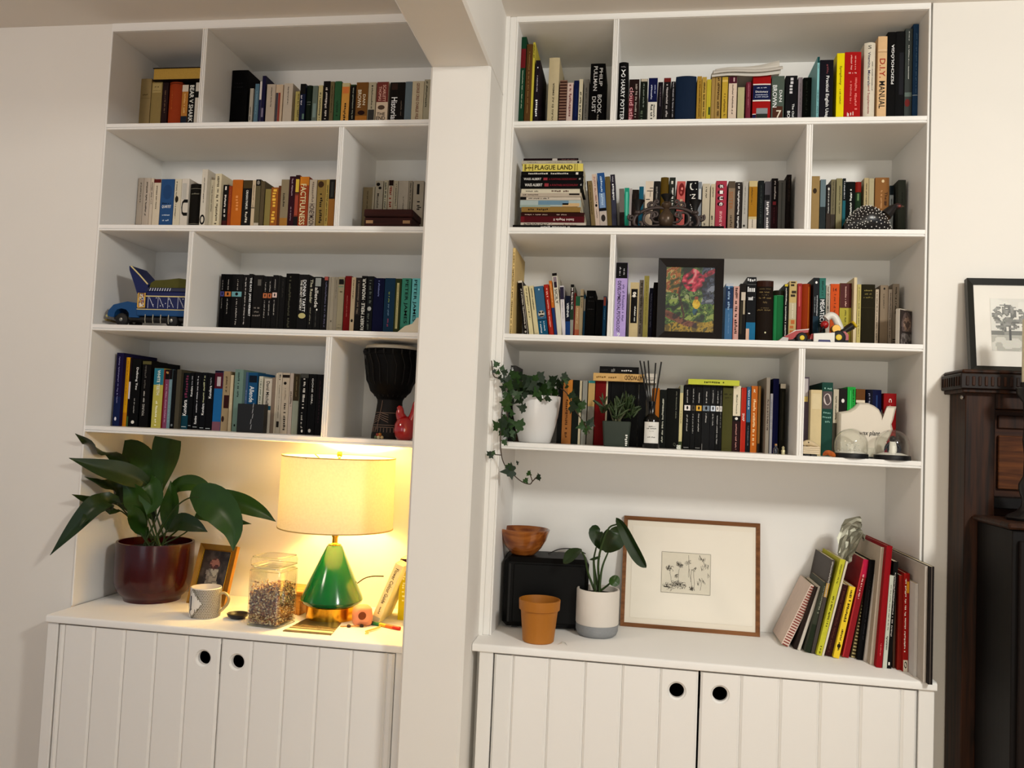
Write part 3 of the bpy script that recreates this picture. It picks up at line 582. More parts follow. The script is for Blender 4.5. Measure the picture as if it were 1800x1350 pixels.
(-.3143,.075,2.5024,.0159,.24,.3075,0,'p','1c5236',[('b',.665,.873,'8a2028',0,1),('n','d','b8c0a8',.23,.638,.5,.2)],'green paperback with brick red band, first','R1A'),
(-.2962,.075,2.5024,.0191,.2,.2833,0,'h','6f4a22',[('n','d','9a7a48',.192,.91,.5,.2)],'brown hardback, second','R1A'),
(-.2759,.075,2.5024,.0069,.22,.2889,0,'p','b3a53a',[('n','d','2c2810',.82,.973,.5,.6)],'slim mustard paperback, third','R1A'),
(-.2652,.075,2.5024,.0145,.18,.2289,0,'p','2c1f2c',[('n','d','b8b0b8',.546,.782,.5,.25),('n','u','eeeaea',.196,.441,.5,.6),('e',.895,.01,'eeeaea',.5,.1)],'charcoal paperback, fourth','R1A'),
(-.2272,.12,2.5024,.0339,.17,.2572,0,'h','b8a987',[('t','VILÁG ÉS AZ EMBER','u','3a3020',.179,.672,.5,.2)],'thick dusky pink hardback with dark olive title, fifth','R1A'),
(-.1892,.12,2.5024,.0235,.135,.1813,0,'p','8f6a58',[('b',0,.281,'4a2018',0,1),('b',.308,.334,'4a2018',0,1),('b',.361,.387,'4a2018',0,1),('b',.414,.44,'4a2018',0,1),('b',.468,.494,'4a2018',0,1),('b',.521,.547,'4a2018',0,1),('b',.574,.6,'4a2018',0,1),('b',.627,.653,'4a2018',0,1),('b',.681,.707,'4a2018',0,1),('b',.734,.76,'4a2018',0,1),('b',.787,.813,'4a2018',0,1),('b',.84,.866,'4a2018',0,1),('b',.894,.92,'4a2018',0,1),('b',.947,.973,'4a2018',0,1)],'grey paperback with maroon band, sixth','R1A'),
(-.1644,.12,2.5024,.019,.135,.1722,0,'p','bfa79c',[('n','d','8a4a4a',.341,.963,.5,.5)],'cream paperback, seventh','R1A'),
(-.1432,.12,2.5024,.0158,.135,.1793,0,'p','101f5c',[('b',.332,.851,'1c3a80',.5,.65)],'navy paperback, eighth','R1A'),
(-.1261,.12,2.5024,.0118,.135,.1835,0,'p','b9af96',[('n','u','201c18',.251,.775,.5,.6)],'slim cream paperback, ninth','R1A'),
(-.1103,.12,2.5024,.0162,.135,.1826,0,'p','77726a',[('n','u','46423e',.29,.851,.5,.35)],'grey paperback, tenth','R1A'),
(-.0912,.12,2.5024,.0475,.17,.2341,0,'h','0b0a0a',[('t','PULLMAN','d','eeeae4',.615,.96,.35,.26),('t','PHILIP','d','eeeae4',.679,.936,.72,.22),('t','BOOK','d','eeeae4',.293,.558,.68,.28),('t','DUST','d','eeeae4',.31,.534,.3,.26),('n','d','a8a49c',.197,.277,.6,.15)],'thick black hardback with off-white title, eleventh','R1A'),
(-.0003,.1,2.5024,.0307,.16,.2275,0,'r','0d0b0c',[('t','HARRY POTTER','d','f2eee8',.169,.751,.5,.4),('t','Y','h','f2eee8',.825,.892,.5,.5),('e',.809,.025,'f2eee8',.5,.22),('e',.809,.012,'0d0b0c',.5,.1),('n','h','8a868a',.917,.942,.5,.5)],'black hardback with off-white title, first','R1B'),
(.0333,.16,2.5024,.0328,.135,.1965,0,'p','3a2320',[('b',0,.725,'8a3540',.02,.5),('t','cloud atlas','d','e0a0a4',.258,.863,.28,.4),('n','d','a89a90',.348,.918,.72,.24)],'thick dark brown paperback with cream title, second','R1B'),
(.0692,.16,2.5024,.0237,.135,.1976,0,'p','20281c',[('b',.952,1,'b8ac98',.1,.95),('n','d','8a9488',.518,.917,.5,.22),('n','d','6a7a60',.311,.484,.3,.4)],'dark green paperback with cream band, third','R1B'),
(.096,.16,2.5024,.029,.135,.1998,0,'p','cfc8bc',[('b',.599,1,'101c64',0,1),('n','d','c8cce0',.64,.882,.35,.2),('n','d','aab0d4',.737,.882,.72,.16),('n','d','1c1a20',.308,.557,.4,.3),('n','d','1c1a20',.343,.557,.7,.2)],'off-white paperback with dark blue band, fourth','R1B'),
(.1266,.16,2.5024,.0158,.135,.1854,0,'p','1d1220',[('n','d','8a7a84',.566,.92,.5,.2)],'black paperback, fifth','R1B'),
(.145,.16,2.5024,.0222,.135,.1988,0,'p','2b2526',[('b',.931,1,'8a2a24',0,1),('n','d','b4acaa',.344,.917,.5,.35)],'charcoal paperback with brick red band, sixth','R1B'),
(.1687,.16,2.5024,.0131,.135,.1864,0,'p','17131a',[('n','d','a8a4a8',.364,.98,.5,.35)],'black paperback, seventh','R1B'),
(.1834,.16,2.5024,.065,.135,.2043,0,'r','1e3556',[],'broad navy hardback, eighth','R1B'),
(.2507,.16,2.5024,.0143,.135,.202,0,'p','a8822f',[('n','d','5c3c10',.339,.93,.6,.3)],'ochre paperback, ninth','R1B'),
(.2665,.16,2.5024,.0138,.135,.1994,0,'p','b09040',[('n','d','4c3814',.343,.931,.5,.5)],'mustard paperback, tenth','R1B'),
(.2814,.16,2.5024,.0136,.135,.1912,0,'p','b3a22e',[('b',.39,.525,'3a5a2c',.5,.9)],'mustard paperback, eleventh','R1B'),
(.2965,.16,2.5024,.0288,.135,.1994,0,'p','a5854a',[('n','d','5c4020',.343,.979,.75,.3),('b',0,1,'8a6a34',.35,.42)],'tan paperback, twelfth','R1B'),
(.3292,.16,2.5024,.0178,.135,.1979,0,'p','b59532',[('n','d','7a5a18',.345,.724,.5,.4),('b',.917,.952,'d0b060',0,1)],'mustard paperback, thirteenth','R1B'),
(.35,.16,2.5024,.0251,.135,.1996,0,'p','cdb9a6',[('b',.882,1,'6b2438',0,1),('n','d','5c443c',.377,.862,.5,.2),('b',.91,.979,'c8a8a4',.55,.72)],'cream paperback with maroon band, fourteenth','R1B'),
(.3789,.16,2.5024,.0205,.135,.1632,0,'p','aba57c',[],'beige paperback, fifteenth','R1B'),
(.4043,.16,2.5024,.0151,.135,.1799,0,'r','8f3448',[('n','d','b86a78',.539,.967,.5,.3)],'plum hardback, sixteenth','R1B'),
(.4252,.16,2.5024,.0549,.135,.2031,0,'h','b81414',[('b',.582,.833,'1b2a66',0,1),('b',.571,.596,'dcd4cc',0,1),('b',.833,.854,'dcd4cc',0,1),('t','Dictionary','h','e2e0e4',.7,.742,.5,.7),('n','h','c8cce0',.777,.798,.5,.55),('n','h','c8cce0',.631,.651,.5,.75),('n','h','c8cce0',.665,.686,.5,.7),('b',0,.463,'8a8e92',.22,.85),('b',0,.373,'3a423a',.22,.85),('b',0,.359,'1b2a66',0,.2),('b',.359,.373,'dcd4cc',0,.2)],'thick red hardback with navy band, seventeenth','R1B'),
(.4832,.16,2.5024,.0384,.135,.1974,0,'p','5f6d62',[('t','BROWN','d','f2eee6',.484,.849,.25,.34),('t','DAN','d','f2eee6',.573,.766,.72,.22),('b',0,.504,'6a3a28',.1,.9),('t','7','h','d8ccb8',.312,.436,.6,.4)],'thick grey paperback with off-white title, eighteenth','R1B'),
(.5258,.16,2.5024,.0352,.135,.1974,0,'p','121018',[('n','d','c8c4c8',.69,.966,.5,.45),('t','The Chil','d','e6e2e0',.325,.539,.68,.18),('t','BO','d','e6e2e0',.312,.422,.3,.24)],'thick black paperback with off-white title, nineteenth','R1B'),
(.5641,.16,2.5024,.0127,.135,.1914,0,'p','8f8288',[('n','d','5c5058',.389,.898,.5,.25)],'pale grey paperback, twentieth','R1B'),
(.5794,.16,2.5024,.0249,.135,.1905,0,'h','1b2018',[('n','d','3c4438',.391,.932,.4,.3)],'dark green hardback, twenty-first','R1B'),
(.6045,.08,2.5024,.0066,.2,.22,0,'p','79b0b4',[('b',.914,1,'0f5c5c',0,1),('n','u','1c4a50',.14,.527,.5,.5),('n','u','3c6a70',.828,.888,.5,.2)],'slim turquoise paperback with teal band, twenty-second','R1B'),
(.6125,.08,2.5024,.0392,.2,.2098,0,'p','120d22',[('t','Practical English Usage','d','f4f0ec',.104,.761,.55,.3),('n','d','8a4a50',.787,.932,.55,.2)],'thick black paperback with off-white title, twenty-third','R1B'),
(.6618,.08,2.5024,.0217,.2,.2296,0,'p','d6c400',[('t','Symphony','d','2a2a10',.567,.827,.5,.35),('n','d','6a6410',.307,.524,.5,.22)],'yellow paperback with dark brown title, twenty-fourth','R1B'),
(.6846,.08,2.5024,.0471,.2,.2326,0,'h','be1414',[('n','d','e0a09a',.757,.957,.65,.1),('n','d','e0a09a',.757,.957,.4,.12),('n','h','e8b4ac',.705,.731,.5,.5),('n','d','d8706a',.219,.653,.7,.2),('n','d','d8706a',.306,.61,.4,.14),('n','h','f0d8d0',.132,.202,.4,.4)],'thick red hardback, twenty-fifth','R1B'),
(.7416,.08,2.5024,.032,.22,.2613,0,'r','cbc3b2',[('t','Vitamins, Minerals','d','3a3a78',.488,.885,.4,.26),('t','and Supplements','d','a83a3c',.153,.488,.4,.24),('n','d','6a6a60',.427,.771,.72,.12),('t','S','h','6a665c',.921,.965,.45,.3)],'thick off-white hardback with purple title, twenty-sixth','R1B'),
(.78,.08,2.5024,.0259,.22,.279,0,'h','cfab80',[('t','D.I.Y.','d','b83020',.537,.751,.5,.62),('t','MANUAL','d','1c1614',.199,.502,.5,.66),('b',.822,.827,'6a3a28',0,1),('b',.844,.849,'e2d4c0',0,1)],'dusky pink hardback with brown band, twenty-seventh','R1B'),
(.807,.08,2.5024,.0236,.22,.2917,0,'h','0c0a0a',[('t','PSZICHOLÓGIA','u','eeeae6',.445,.866,.6,.4)],'black hardback with off-white title, twenty-eighth','R1B'),
(.8313,.08,2.5024,.0246,.22,.2927,0,'h','141416',[('b',.329,.776,'2c2c34',.4,.9)],'black hardback, twenty-ninth','R1B'),
(.8574,.08,2.5024,.0205,.22,.3003,0,'p','4b524f',[('n','d','d0d0cc',.479,.838,.5,.14),('n','d','d0d0cc',.874,.973,.5,.12),('b',.3,.345,'6a7a72',0,1),('e',.237,.04,'8a2a28',.4,.36)],'purple paperback with sage green band, thirtieth','R1B'),
(.8801,.08,2.5024,.0151,.22,.3139,0,'h','2f5580',[('n','u','5c80a4',.324,.91,.6,.25),('b',.298,.305,'b8c0c4',0,1)],'blue hardback with off-white band, thirty-first','R1B'),
(-.0709,.16,2.1816,.017,.14,.1815,-7,'p','8a744c',[('n','d','5c4628',.38,.923,.5,.25),('b',0,1,'2a1a14',0,.2)],'tan paperback, leaning, first','R2A'),
(-.0546,.16,2.1816,.0146,.14,.2043,-6.4,'p','c5afa0',[('t','JUDY BLUME','d','a86a60',.56,.96,.5,.45),('e',.488,.024,'1c1414',.5,.25),('e',.536,.01,'1c1414',.6,.1),('n','d','4a3a34',.28,.424,.5,.25)],'cream paperback with tan title, leaning, second','R2A'),
(-.04,.16,2.1816,.0232,.14,.2075,-5.6,'p','2f62a8',[('b',0,.39,'b8aaa0',0,1),('b',.39,.438,'14100f',0,1),('b',.438,.679,'7a94b8',.1,.9),('n','d','b4c8dc',.478,.944,.5,.35),('e',.277,.056,'4a403c',.5,.3)],'blue paperback with cream band, leaning, third','R2A'),
(-.0183,.16,2.1816,.0159,.14,.1956,-4.6,'h','7a6638',[],'olive hardback, leaning, fourth','R2A'),
(-.0022,.16,2.1816,.0148,.14,.202,-4.2,'p','3d3746',[('n','u','eeeae6',.585,.856,.5,.55),('n','u','b0acb4',.88,.976,.5,.3),('e',.378,.04,'5c6478',.45,.25),('b',0,.601,'4a4a60',0,1)],'purple paperback, leaning, fifth','R2A'),
(.021,.17,2.1681,.0163,.135,.1717,-2.6,'p','7c746c',[('b',0,.548,'3a2a26',0,1)],'grey paperback, leaning, sixth','R2A'),
(.0344,.17,2.1681,.0151,.135,.1744,-1.2,'p','1f9a7c',[('b',.47,.924,'5ab8a0',.3,.7)],'teal paperback, leaning, seventh','R2A'),
(.0473,.17,2.1681,.0077,.135,.1723,0,'p','9b9290',[],'slim pale grey paperback, eighth','R2A'),
(.0562,.17,2.1681,.0215,.135,.1685,0,'p','2a1a14',[('n','d','4a3a30',.402,.925,.5,.2)],'dark brown paperback, ninth','R2A'),
(.0781,.17,2.1681,.0142,.135,.1789,0,'h','1d6a85',[],'teal hardback, tenth','R2A'),
(.0978,.17,2.1681,.0251,.135,.1963,0,'p','cbbba8',[('b',.828,.843,'1c1614',.2,.95),('b',.608,.624,'1c1614',.25,.9),('b',.875,.89,'1c1614',.55,1),('b',.687,.702,'1c1614',.1,.6),('b',.734,.843,'1c1614',.62,.66),('b',.53,.553,'1c1614',.1,.5)],'off-white paperback, eleventh','R2A'),
(.1241,.17,2.1681,.0214,.135,.1963,0,'h','2f2b28',[('n','d','8a847c',.647,.937,.5,.4)],'charcoal hardback, twelfth','R2A'),
(.1466,.17,2.1681,.0253,.1525,.2095,0,'r','6f5414',[],'brown hardback, thirteenth','R2A'),
(.174,.17,2.1681,.0189,.1525,.2084,0,'p','3a3f36',[('n','u','dcd8d0',.562,.841,.55,.4),('t','1','h','c8c4b8',.896,.944,.45,.3)],'charcoal paperback with off-white title, fourteenth','R2A'),
(.1985,.17,2.1681,.026,.135,.1959,0,'p','c45e58',[('e',.859,.11,'8f2424',.55,.36),('e',.875,.023,'d88078',.6,.12),('e',.812,.023,'c45e58',.5,.1),('b',.53,.702,'b49a80',.4,.7)],'pink paperback, fifteenth','R2A'),
(.2284,.17,2.1681,.0366,.135,.1968,0,'p','0e0c10',[('e',.906,.059,'d8d4cc',.5,.22),('e',.914,.055,'0e0c10',.58,.2),('e',.961,.009,'e6e2da',.75,.05),('e',.945,.013,'e6e2da',.35,.06),('e',.859,.008,'e6e2da',.85,.04),('e',.765,.009,'e6e2da',.35,.05),('t','N','d','dedad2',.702,.78,.62,.32),('t','i','d','dedad2',.647,.686,.6,.2),('t','a','d','dedad2',.592,.647,.5,.3),('t','m','d','dedad2',.498,.576,.6,.32),('n','u','dedad2',.216,.412,.4,.2)],'thick black paperback with off-white title, sixteenth','R2A'),
(.2655,.17,2.1681,.0107,.135,.1937,0,'p','7f858c',[('b',.688,.883,'c0c0bc',.2,.8)],'slim blue-grey paperback, seventeenth','R2A'),
(.2792,.17,2.1681,.023,.135,.1877,0,'p','b3a893',[('n','u','4c4438',.752,.946,.5,.26),('n','u','2a241e',.226,.319,.4,.3)],'cream paperback, eighteenth','R2A'),
(.305,.17,2.1681,.0142,.135,.1866,0,'p','b8ac92',[('n','u','4c4438',.768,.946,.5,.35),('n','u','2a241e',.228,.459,.4,.5)],'cream paperback, nineteenth','R2A'),
(.3209,.17,2.1681,.0335,.135,.1968,0,'p','b53a4e',[('e',.91,.035,'4a1420',.45,.3),('t','g','d','f0dcd8',.882,.937,.5,.3),('e',.812,.035,'4a1420',.45,.3),('t','l','d','f0dcd8',.784,.839,.5,.3),('e',.714,.035,'4a1420',.45,.3),('t','u','d','f0dcd8',.686,.741,.5,.3),('e',.616,.035,'4a1420',.45,.3),('t','e','d','f0dcd8',.588,.643,.5,.3),('t','IRVINE W','d','e6b0b0',.231,.498,.5,.24)],'thick pink paperback with off-white title, twentieth','R2A'),
(.3601,.17,2.1681,.0204,.135,.1957,0,'p','8f7a64',[('t','SISTER','d','a8683c',.53,.828,.4,.55),('n','d','5c4a38',.233,.436,.5,.4),('b',.883,1,'6a5a4a',0,1)],'tan paperback with olive band, twenty-first','R2A'),
(.3818,.17,2.1681,.0198,.135,.1926,0,'p','3c322e',[('n','u','dcd8d4',.236,.977,.5,.35),('b',0,.61,'2a1c20',.1,.4)],'charcoal paperback, twenty-second','R2A'),
(.4042,.17,2.1681,.0164,.135,.1956,0,'p','a39f98',[('n','u','5c5850',.452,.922,.45,.18),('e',.264,.02,'3c3830',.4,.2)],'pale grey paperback, twenty-third','R2A'),
(.4237,.17,2.1681,.0253,.135,.1964,0,'p','b8a678',[('b',.412,.906,'a87414',0,1),('b',0,.373,'c0b4a4',0,1),('n','d','6a4a14',.608,.89,.35,.2),('n','u','3a3420',.232,.373,.5,.14)],'beige paperback with ochre band, twenty-fourth','R2A'),
(.4519,.17,2.1681,.0175,.135,.1973,0,'h','23292a',[('n','d','4a5450',.294,.922,.5,.3)],'dark green hardback, twenty-fifth','R2A'),
(.4723,.17,2.1681,.0194,.135,.1942,0,'p','5d5a60',[('b',.687,.781,'141014',0,.8),('n','u','e0dcdc',.219,.672,.5,.5)],'grey paperback, twenty-sixth','R2A'),
(.4924,.17,2.1681,.0195,.135,.2043,0,'p','1a1014',[('b',0,.564,'3c1018',0,1),('b',.58,.636,'9a3038',.25,.75),('n','d','c0b8b4',.667,.96,.55,.3),('n','d','7a3a40',.287,.541,.5,.2)],'black paperback, twenty-seventh','R2A'),
(.5138,.17,2.1681,.0214,.135,.1982,0,'p','6b6a66',[('b',0,.961,'5a5c58',.4,.6)],'grey paperback, twenty-eighth','R2A'),
(.5355,.15,2.1681,.0139,.16,.2101,0,'h','1f1411',[('n','d','4c3c34',.589,.959,.5,.35)],'black hardback, twenty-ninth','R2A'),
(.6154,.175,2.1681,.0238,.1475,.2127,0,'p','9d8050',[('e',.778,.04,'4a3418',.4,.25)],'tan paperback, first','R2B'),
(.6419,.175,2.1681,.016,.135,.202,0,'p','6c7f86',[('b',0,.569,'2c383c',0,1)],'blue-grey paperback, second','R2B'),
(.6603,.175,2.1681,.0128,.135,.1859,0,'p','2a2220',[('n','d','d0ccc4',.503,.924,.5,.3),('e',.924,.023,'d0ccc4',.5,.2),('b',0,.503,'4a382c',0,1)],'dark brown paperback, third','R2B'),
(.6739,.175,2.1681,.0127,.135,.2019,0,'p','7f7558',[('n','d','5c543c',.452,.961,.5,.35),('b',0,.452,'4c4034',0,1)],'grey paperback with dark olive band, fourth','R2B'),
(.6897,.175,2.1681,.0173,.1475,.2055,0,'p','8d8560',[('n','d','5c5638',.449,.882,.6,.3)],'tan paperback, fifth','R2B'),
(.7088,.175,2.1681,.0088,.1475,.2054,0,'p','13707f',[('b',.654,1,'0c0e10',0,1),('n','u','c0c4c8',.685,.961,.5,.5)],'slim teal paperback with black band, sixth','R2B'),
(.7183,.175,2.1681,.0273,.135,.1945,0,'h','08120e',[('n','u','e0e0d8',.457,.884,.55,.28)],'black hardback, seventh','R2B'),
(.7466,.175,2.1681,.018,.135,.1944,0,'r','2f4a2f',[('b',.829,1,'9a2418',0,1),('b',.69,.806,'6a8a5c',.3,.6)],'charcoal hardback with brick red band, eighth','R2B'),
(.772,.175,2.1681,.0137,.1475,.2064,0,'p','a8966f',[('n','u','4c4028',.566,.921,.5,.3)],'beige paperback, ninth','R2B'),
(.7869,.175,2.1681,.0146,.1475,.2052,0,'p','a59a7a',[],'beige paperback, tenth','R2B'),
(.8048,.175,2.1681,.0411,.1475,.2075,0,'h','9a6838',[('t','The','d','4a2010',.661,.779,.78,.2),('n','d','4a2414',.566,.645,.75,.25),('n','d','c09060',.526,.803,.45,.16),('e',.945,.024,'d0b890',.55,.1)],'thick ochre hardback with dark maroon title, eleventh','R2B'),
(.8477,.175,2.1681,.0114,.135,.1822,0,'p','8a9090',[('b',.833,1,'10242c',0,1),('n','u','3c4444',.582,.772,.5,.4)],'slim pale grey paperback with dark green band, twelfth','R2B'),
(.8659,.15,2.1681,.0215,.17,.1924,0,'h','4c5148',[('n','u','3a3e38',.597,.799,.5,.2)],'olive hardback, thirteenth','R2B'),
(-.3138,.085,1.8363,.0079,.22,.286,0,'p','c8ac72',[('n','u','3a2c14',.034,.952,.5,.5)],'very tall slim tan paperback, first','R3A'),
(-.2738,.14,1.8363,.0145,.135,.1917,-8.6,'p','1d1210',[('b',.963,1,'c8c0b0',0,1),('n','u','c8c2b8',.176,.863,.55,.35),('e',.121,.018,'a8a29a',.5,.2),('b',0,1,'c0b8ac',.9,1)],'black paperback with off-white band, leaning, second','R3A'),
(-.255,.14,1.8363,.0144,.135,.1753,-9.4,'p','c8bc92',[('n','u','3a3420',.365,.955,.55,.35)],'cream paperback, leaning, third','R3A'),
(-.2376,.14,1.8363,.0146,.135,.1755,-9.2,'p','c3b78f',[('n','u','3a3420',.546,.955,.5,.35),('b',.102,.111,'1c1810',.1,.8)],'cream paperback, leaning, fourth','R3A'),
(-.2229,.14,1.8363,.029,.135,.1731,-8.4,'p','3c6f96',[('b',0,.366,'17648c',0,1),('b',.357,.375,'1c2228',0,1),('e',.474,.063,'b0a898',.5,.36),('e',.502,.018,'1a1a1c',.33,.12),('e',.502,.018,'1a1a1c',.66,.12),('e',.438,.016,'1a1a1c',.5,.28),('n','d','c8d4dc',.112,.329,.3,.2),('n','d','c8d4dc',.148,.329,.68,.16),('e',.937,.018,'a8c0d0',.5,.08)],'blue paperback, leaning, fifth','R3A'),
(-.191,.14,1.8363,.0157,.135,.1804,-8.6,'r','b92a1c',[('n','u','e2b0a0',.772,.936,.55,.4),('n','u','e0a898',.226,.727,.5,.3)],'red hardback, leaning, sixth','R3A'),
(-.1731,.14,1.8363,.0094,.135,.1933,-8.4,'p','c06a20',[('b',0,.542,'24448a',0,1),('n','u','e6c090',.634,.954,.5,.3)],'slim orange paperback, leaning, seventh','R3A'),
(-.1631,.14,1.8363,.0157,.16,.2183,-7.6,'p','c6bfae',[('b',.954,1,'1c100e',0,1),('b',.87,.944,'8a7a84',.15,.85),('b',.778,.87,'3a2c44',.2,.8),('t','SICILY','d','1c1614',.537,.759,.5,.55)],'off-white paperback with black band, leaning, eighth','R3A'),
(-.1506,.14,1.8363,.0126,.135,.1765,-4.6,'p','c4bec0',[('b',.746,1,'3c3350',0,1),('n','d','8a8494',.364,.728,.5,.3),('b',.973,1,'b8b4b8',0,1)],'off-white paperback with purple band, leaning, ninth','R3A'),
(-.1398,.14,1.8363,.0157,.135,.1435,-2.2,'p','101a3a',[('b',0,.424,'1c4a90',0,1),('t','VIENNA','d','e6e4e8',.512,.84,.5,.42)],'dark blue paperback with blue band, leaning, tenth','R3A'),
(-.1262,.14,1.8363,.011,.135,.1811,-1,'p','8a8a80',[('b',.945,1,'120e0c',0,1),('b',.363,.636,'2c4a34',0,1),('n','d','d8d0cc',.545,.936,.5,.5),('b',.636,.936,'3a2420',0,1)],'slim pale grey paperback with black band, leaning, eleventh','R3A'),
(-.1163,.14,1.8363,.005,.135,.1542,0,'p','7a1a1a',[],'slim maroon paperback, twelfth','R3A'),
(-.111,.14,1.8363,.0142,.135,.1433,0,'p','a5805a',[('b',.778,1,'2a6a48',0,1),('b',0,.246,'b05a3c',0,1),('n','u','c8b088',.379,.734,.5,.3)],'tan paperback with green band, thirteenth','R3A'),
(-.0966,.14,1.8363,.01,.135,.1661,0,'p','a39274',[('n','u','4c4030',.639,.865,.5,.3),('b',.847,.874,'3a2c24',0,1)],'slim beige paperback with charcoal band, fourteenth','R3A'),
(-.0852,.14,1.8363,.0058,.135,.1484,0,'p','20506c',[('b',.644,.911,'8a8478',0,1)],'slim teal paperback with sage green band, fifteenth','R3A'),
(-.0768,.14,1.8363,.0281,.135,.1623,0,'h','0a0909',[('n','h','6c6c6c',.856,.883,.5,.5),('n','h','5c5c5c',.784,.798,.5,.7),('n','h','6c6c6c',.622,.636,.5,.7)],'black hardback, sixteenth','R3A'),
(-.0454,.14,1.8363,.0226,.135,.1332,0,'h','0b0b0a',[],'black hardback, seventeenth','R3A'),
(-.0224,.14,1.8363,.0099,.135,.1447,0,'p','175a86',[('b',.787,.982,'b0503c',.1,.8),('n','u','6a9ab8',.467,.734,.5,.3)],'slim blue paperback, eighteenth','R3A'),
(.0151,.115,1.8363,.0361,.19,.2492,0,'p','a893c8',[('b',.797,1,'141214',0,1),('t','DEVELOPMENTAL','d','3a2c54',.385,.763,.34,.3),('t','PSYCHOLOGY','d','3a2c54',.11,.375,.34,.3),('n','d','7a68a0',.243,.716,.7,.24),('n','d','b4b0b4',.83,.953,.35,.16),('n','d','b4b0b4',.839,.934,.7,.14),('t','9','h','efe8f4',.054,.101,.4,.25)],'thick lilac paperback with black band, first','R3B'),
(.0619,.115,1.8363,.0274,.135,.1865,0,'h','b8a57c',[('b',.304,.889,'171210',.12,.85),('e',.814,.023,'d8d0c4',.5,.2),('e',.768,.023,'d8d0c4',.45,.2),('n','d','e6e0d8',.331,.591,.6,.18),('b',.754,.76,'c8c0b4',.15,.82)],'beige hardback, second','R3B'),
(.0901,.115,1.8363,.013,.135,.1944,0,'p','7d7264',[('n','d','4c4438',.115,.953,.5,.7)],'grey paperback, third','R3B'),
(.1048,.115,1.8363,.0152,.16,.2079,0,'p','b3a85a',[('n','d','8a7e38',.251,.906,.5,.2)],'mustard paperback, fourth','R3B'),
(.1224,.115,1.8363,.0108,.135,.1695,0,'p','191736',[('n','d','6a6a80',.263,.908,.5,.4)],'slim dark blue paperback, fifth','R3B'),
(.1345,.115,1.8363,.0134,.135,.1876,0,'h','1a0f0c',[],'black hardback, sixth','R3B'),
(.3599,.16,1.8363,.0227,.135,.1963,0,'p','4a7cab',[('b',.593,.937,'2c4a7a',0,1),('b',.955,1,'b8bcc4',0,1),('n','d','9ab4d0',.565,.955,.45,.4),('n','d','7a9cc0',.185,.529,.5,.14)],'pale blue paperback with blue band, seventh','R3B'),
(.3846,.16,1.8363,.0174,.135,.1876,0,'p','c89a90',[('n','d','5c3028',.189,.973,.5,.6),('b',0,.459,'c07a74',0,.2)],'dusky pink paperback, eighth','R3B'),
(.4042,.16,1.8363,.0184,.135,.1963,0,'p','241a12',[('b',.728,.864,'c0b4a4',.2,.9),('b',.502,.728,'a89a80',.55,.85),('b',.185,.71,'4a4230',.1,.4)],'dark brown paperback, ninth','R3B'),
(.4245,.16,1.8363,.0284,.16,.2173,0,'p','14161c',[('b',0,.341,'1a78a8',0,1),('b',0,.25,'d0a890',0,.35),('n','h','d6d6d6',.771,.872,.5,.85),('n','h','e0e0e0',.652,.726,.45,.5),('b',.703,.707,'e0e0e0',.1,.9),('b',.89,.894,'e0e0e0',.05,.95),('n','h','d6d6d6',.927,.982,.5,.9),('e',.47,.009,'e0e0e0',.3,.12)],'black paperback with blue band, tenth','R3B'),
(.456,.16,1.8363,.05,.16,.2071,0,'r','2e1f13',[('b',.909,1,'4a2414',0,1),('n','h','7c6844',.863,.882,.5,.7),('n','h','8a7448',.809,.836,.45,.6),('n','h','7c6844',.768,.791,.5,.4),('n','h','8a7448',.718,.75,.5,.75),('n','h','7c6844',.645,.69,.5,.25),('n','h','7c6844',.572,.59,.5,.5),('n','h','8a7448',.536,.563,.45,.8),('e',.208,.014,'d0c8a0',.55,.05),('b',.117,.121,'6a5838',0,1)],'thick dark brown hardback with dark maroon band, eleventh','R3B'),
(.5075,.16,1.8363,.0302,.135,.1773,0,'r','1e7a42',[('b',.91,1,'2a2410',0,1),('b',0,.91,'2c9254',.05,.3),('b',.903,.91,'5ab07a',0,1)],'green hardback with dark brown band, twelfth','R3B'),
(.5389,.16,1.8363,.0106,.135,.1974,0,'p','171411',[('b',.959,1,'c0a82c',.05,.9),('n','d','d4d0c4',.139,.937,.45,.4)],'slim black paperback with yellow band, thirteenth','R3B'),
(.5531,.16,1.8363,.0222,.16,.2067,0,'p','b39c66',[('n','d','4a3c28',.745,.991,.5,.85),('n','d','c06a34',.108,.408,.5,.9),('b',.417,.672,'b0a68a',0,1),('n','d','d8d0b8',.436,.654,.5,.2)],'beige paperback, fourteenth','R3B'),
(.5782,.16,1.8363,.0128,.135,.1999,0,'h','b3383a',[('b',.637,.955,'c8605c',.3,.6)],'pink hardback, fifteenth','R3B'),
(.5918,.16,1.8363,.0265,.135,.1993,0,'r','a83a0e',[('b',0,.955,'c0601c',.68,.85)],'brick red hardback, sixteenth','R3B'),
(.621,.14,1.8363,.0168,.16,.2147,0,'p','1c222a',[('b',0,.445,'1c4258',0,1),('e',.931,.018,'e6e4e0',.5,.2),('n','d','c8ccd0',.445,.741,.7,.2),('n','d','a8b0b4',.492,.723,.3,.14)],'dark green paperback with navy band, seventeenth','R3B'),
(.639,.14,1.8363,.0182,.16,.2142,0,'p','2f7a6e',[('b',0,.704,'1c2c30',0,1),('t','MEGATECH','d','f0eeea',.335,.686,.5,.7),('n','d','1c4a44',.741,.954,.5,.4)],'teal paperback with off-white title, eighteenth','R3B'),
(.6642,.165,1.8363,.012,.135,.1966,0,'p','b5a89a',[('t','ECONOMIST','d','1c1614',.549,.865,.5,.5),('n','d','a83028',.458,.549,.5,.5),('n','d','5c5048',.883,.973,.5,.4)],'slim cream paperback with black title, nineteenth','R3B'),
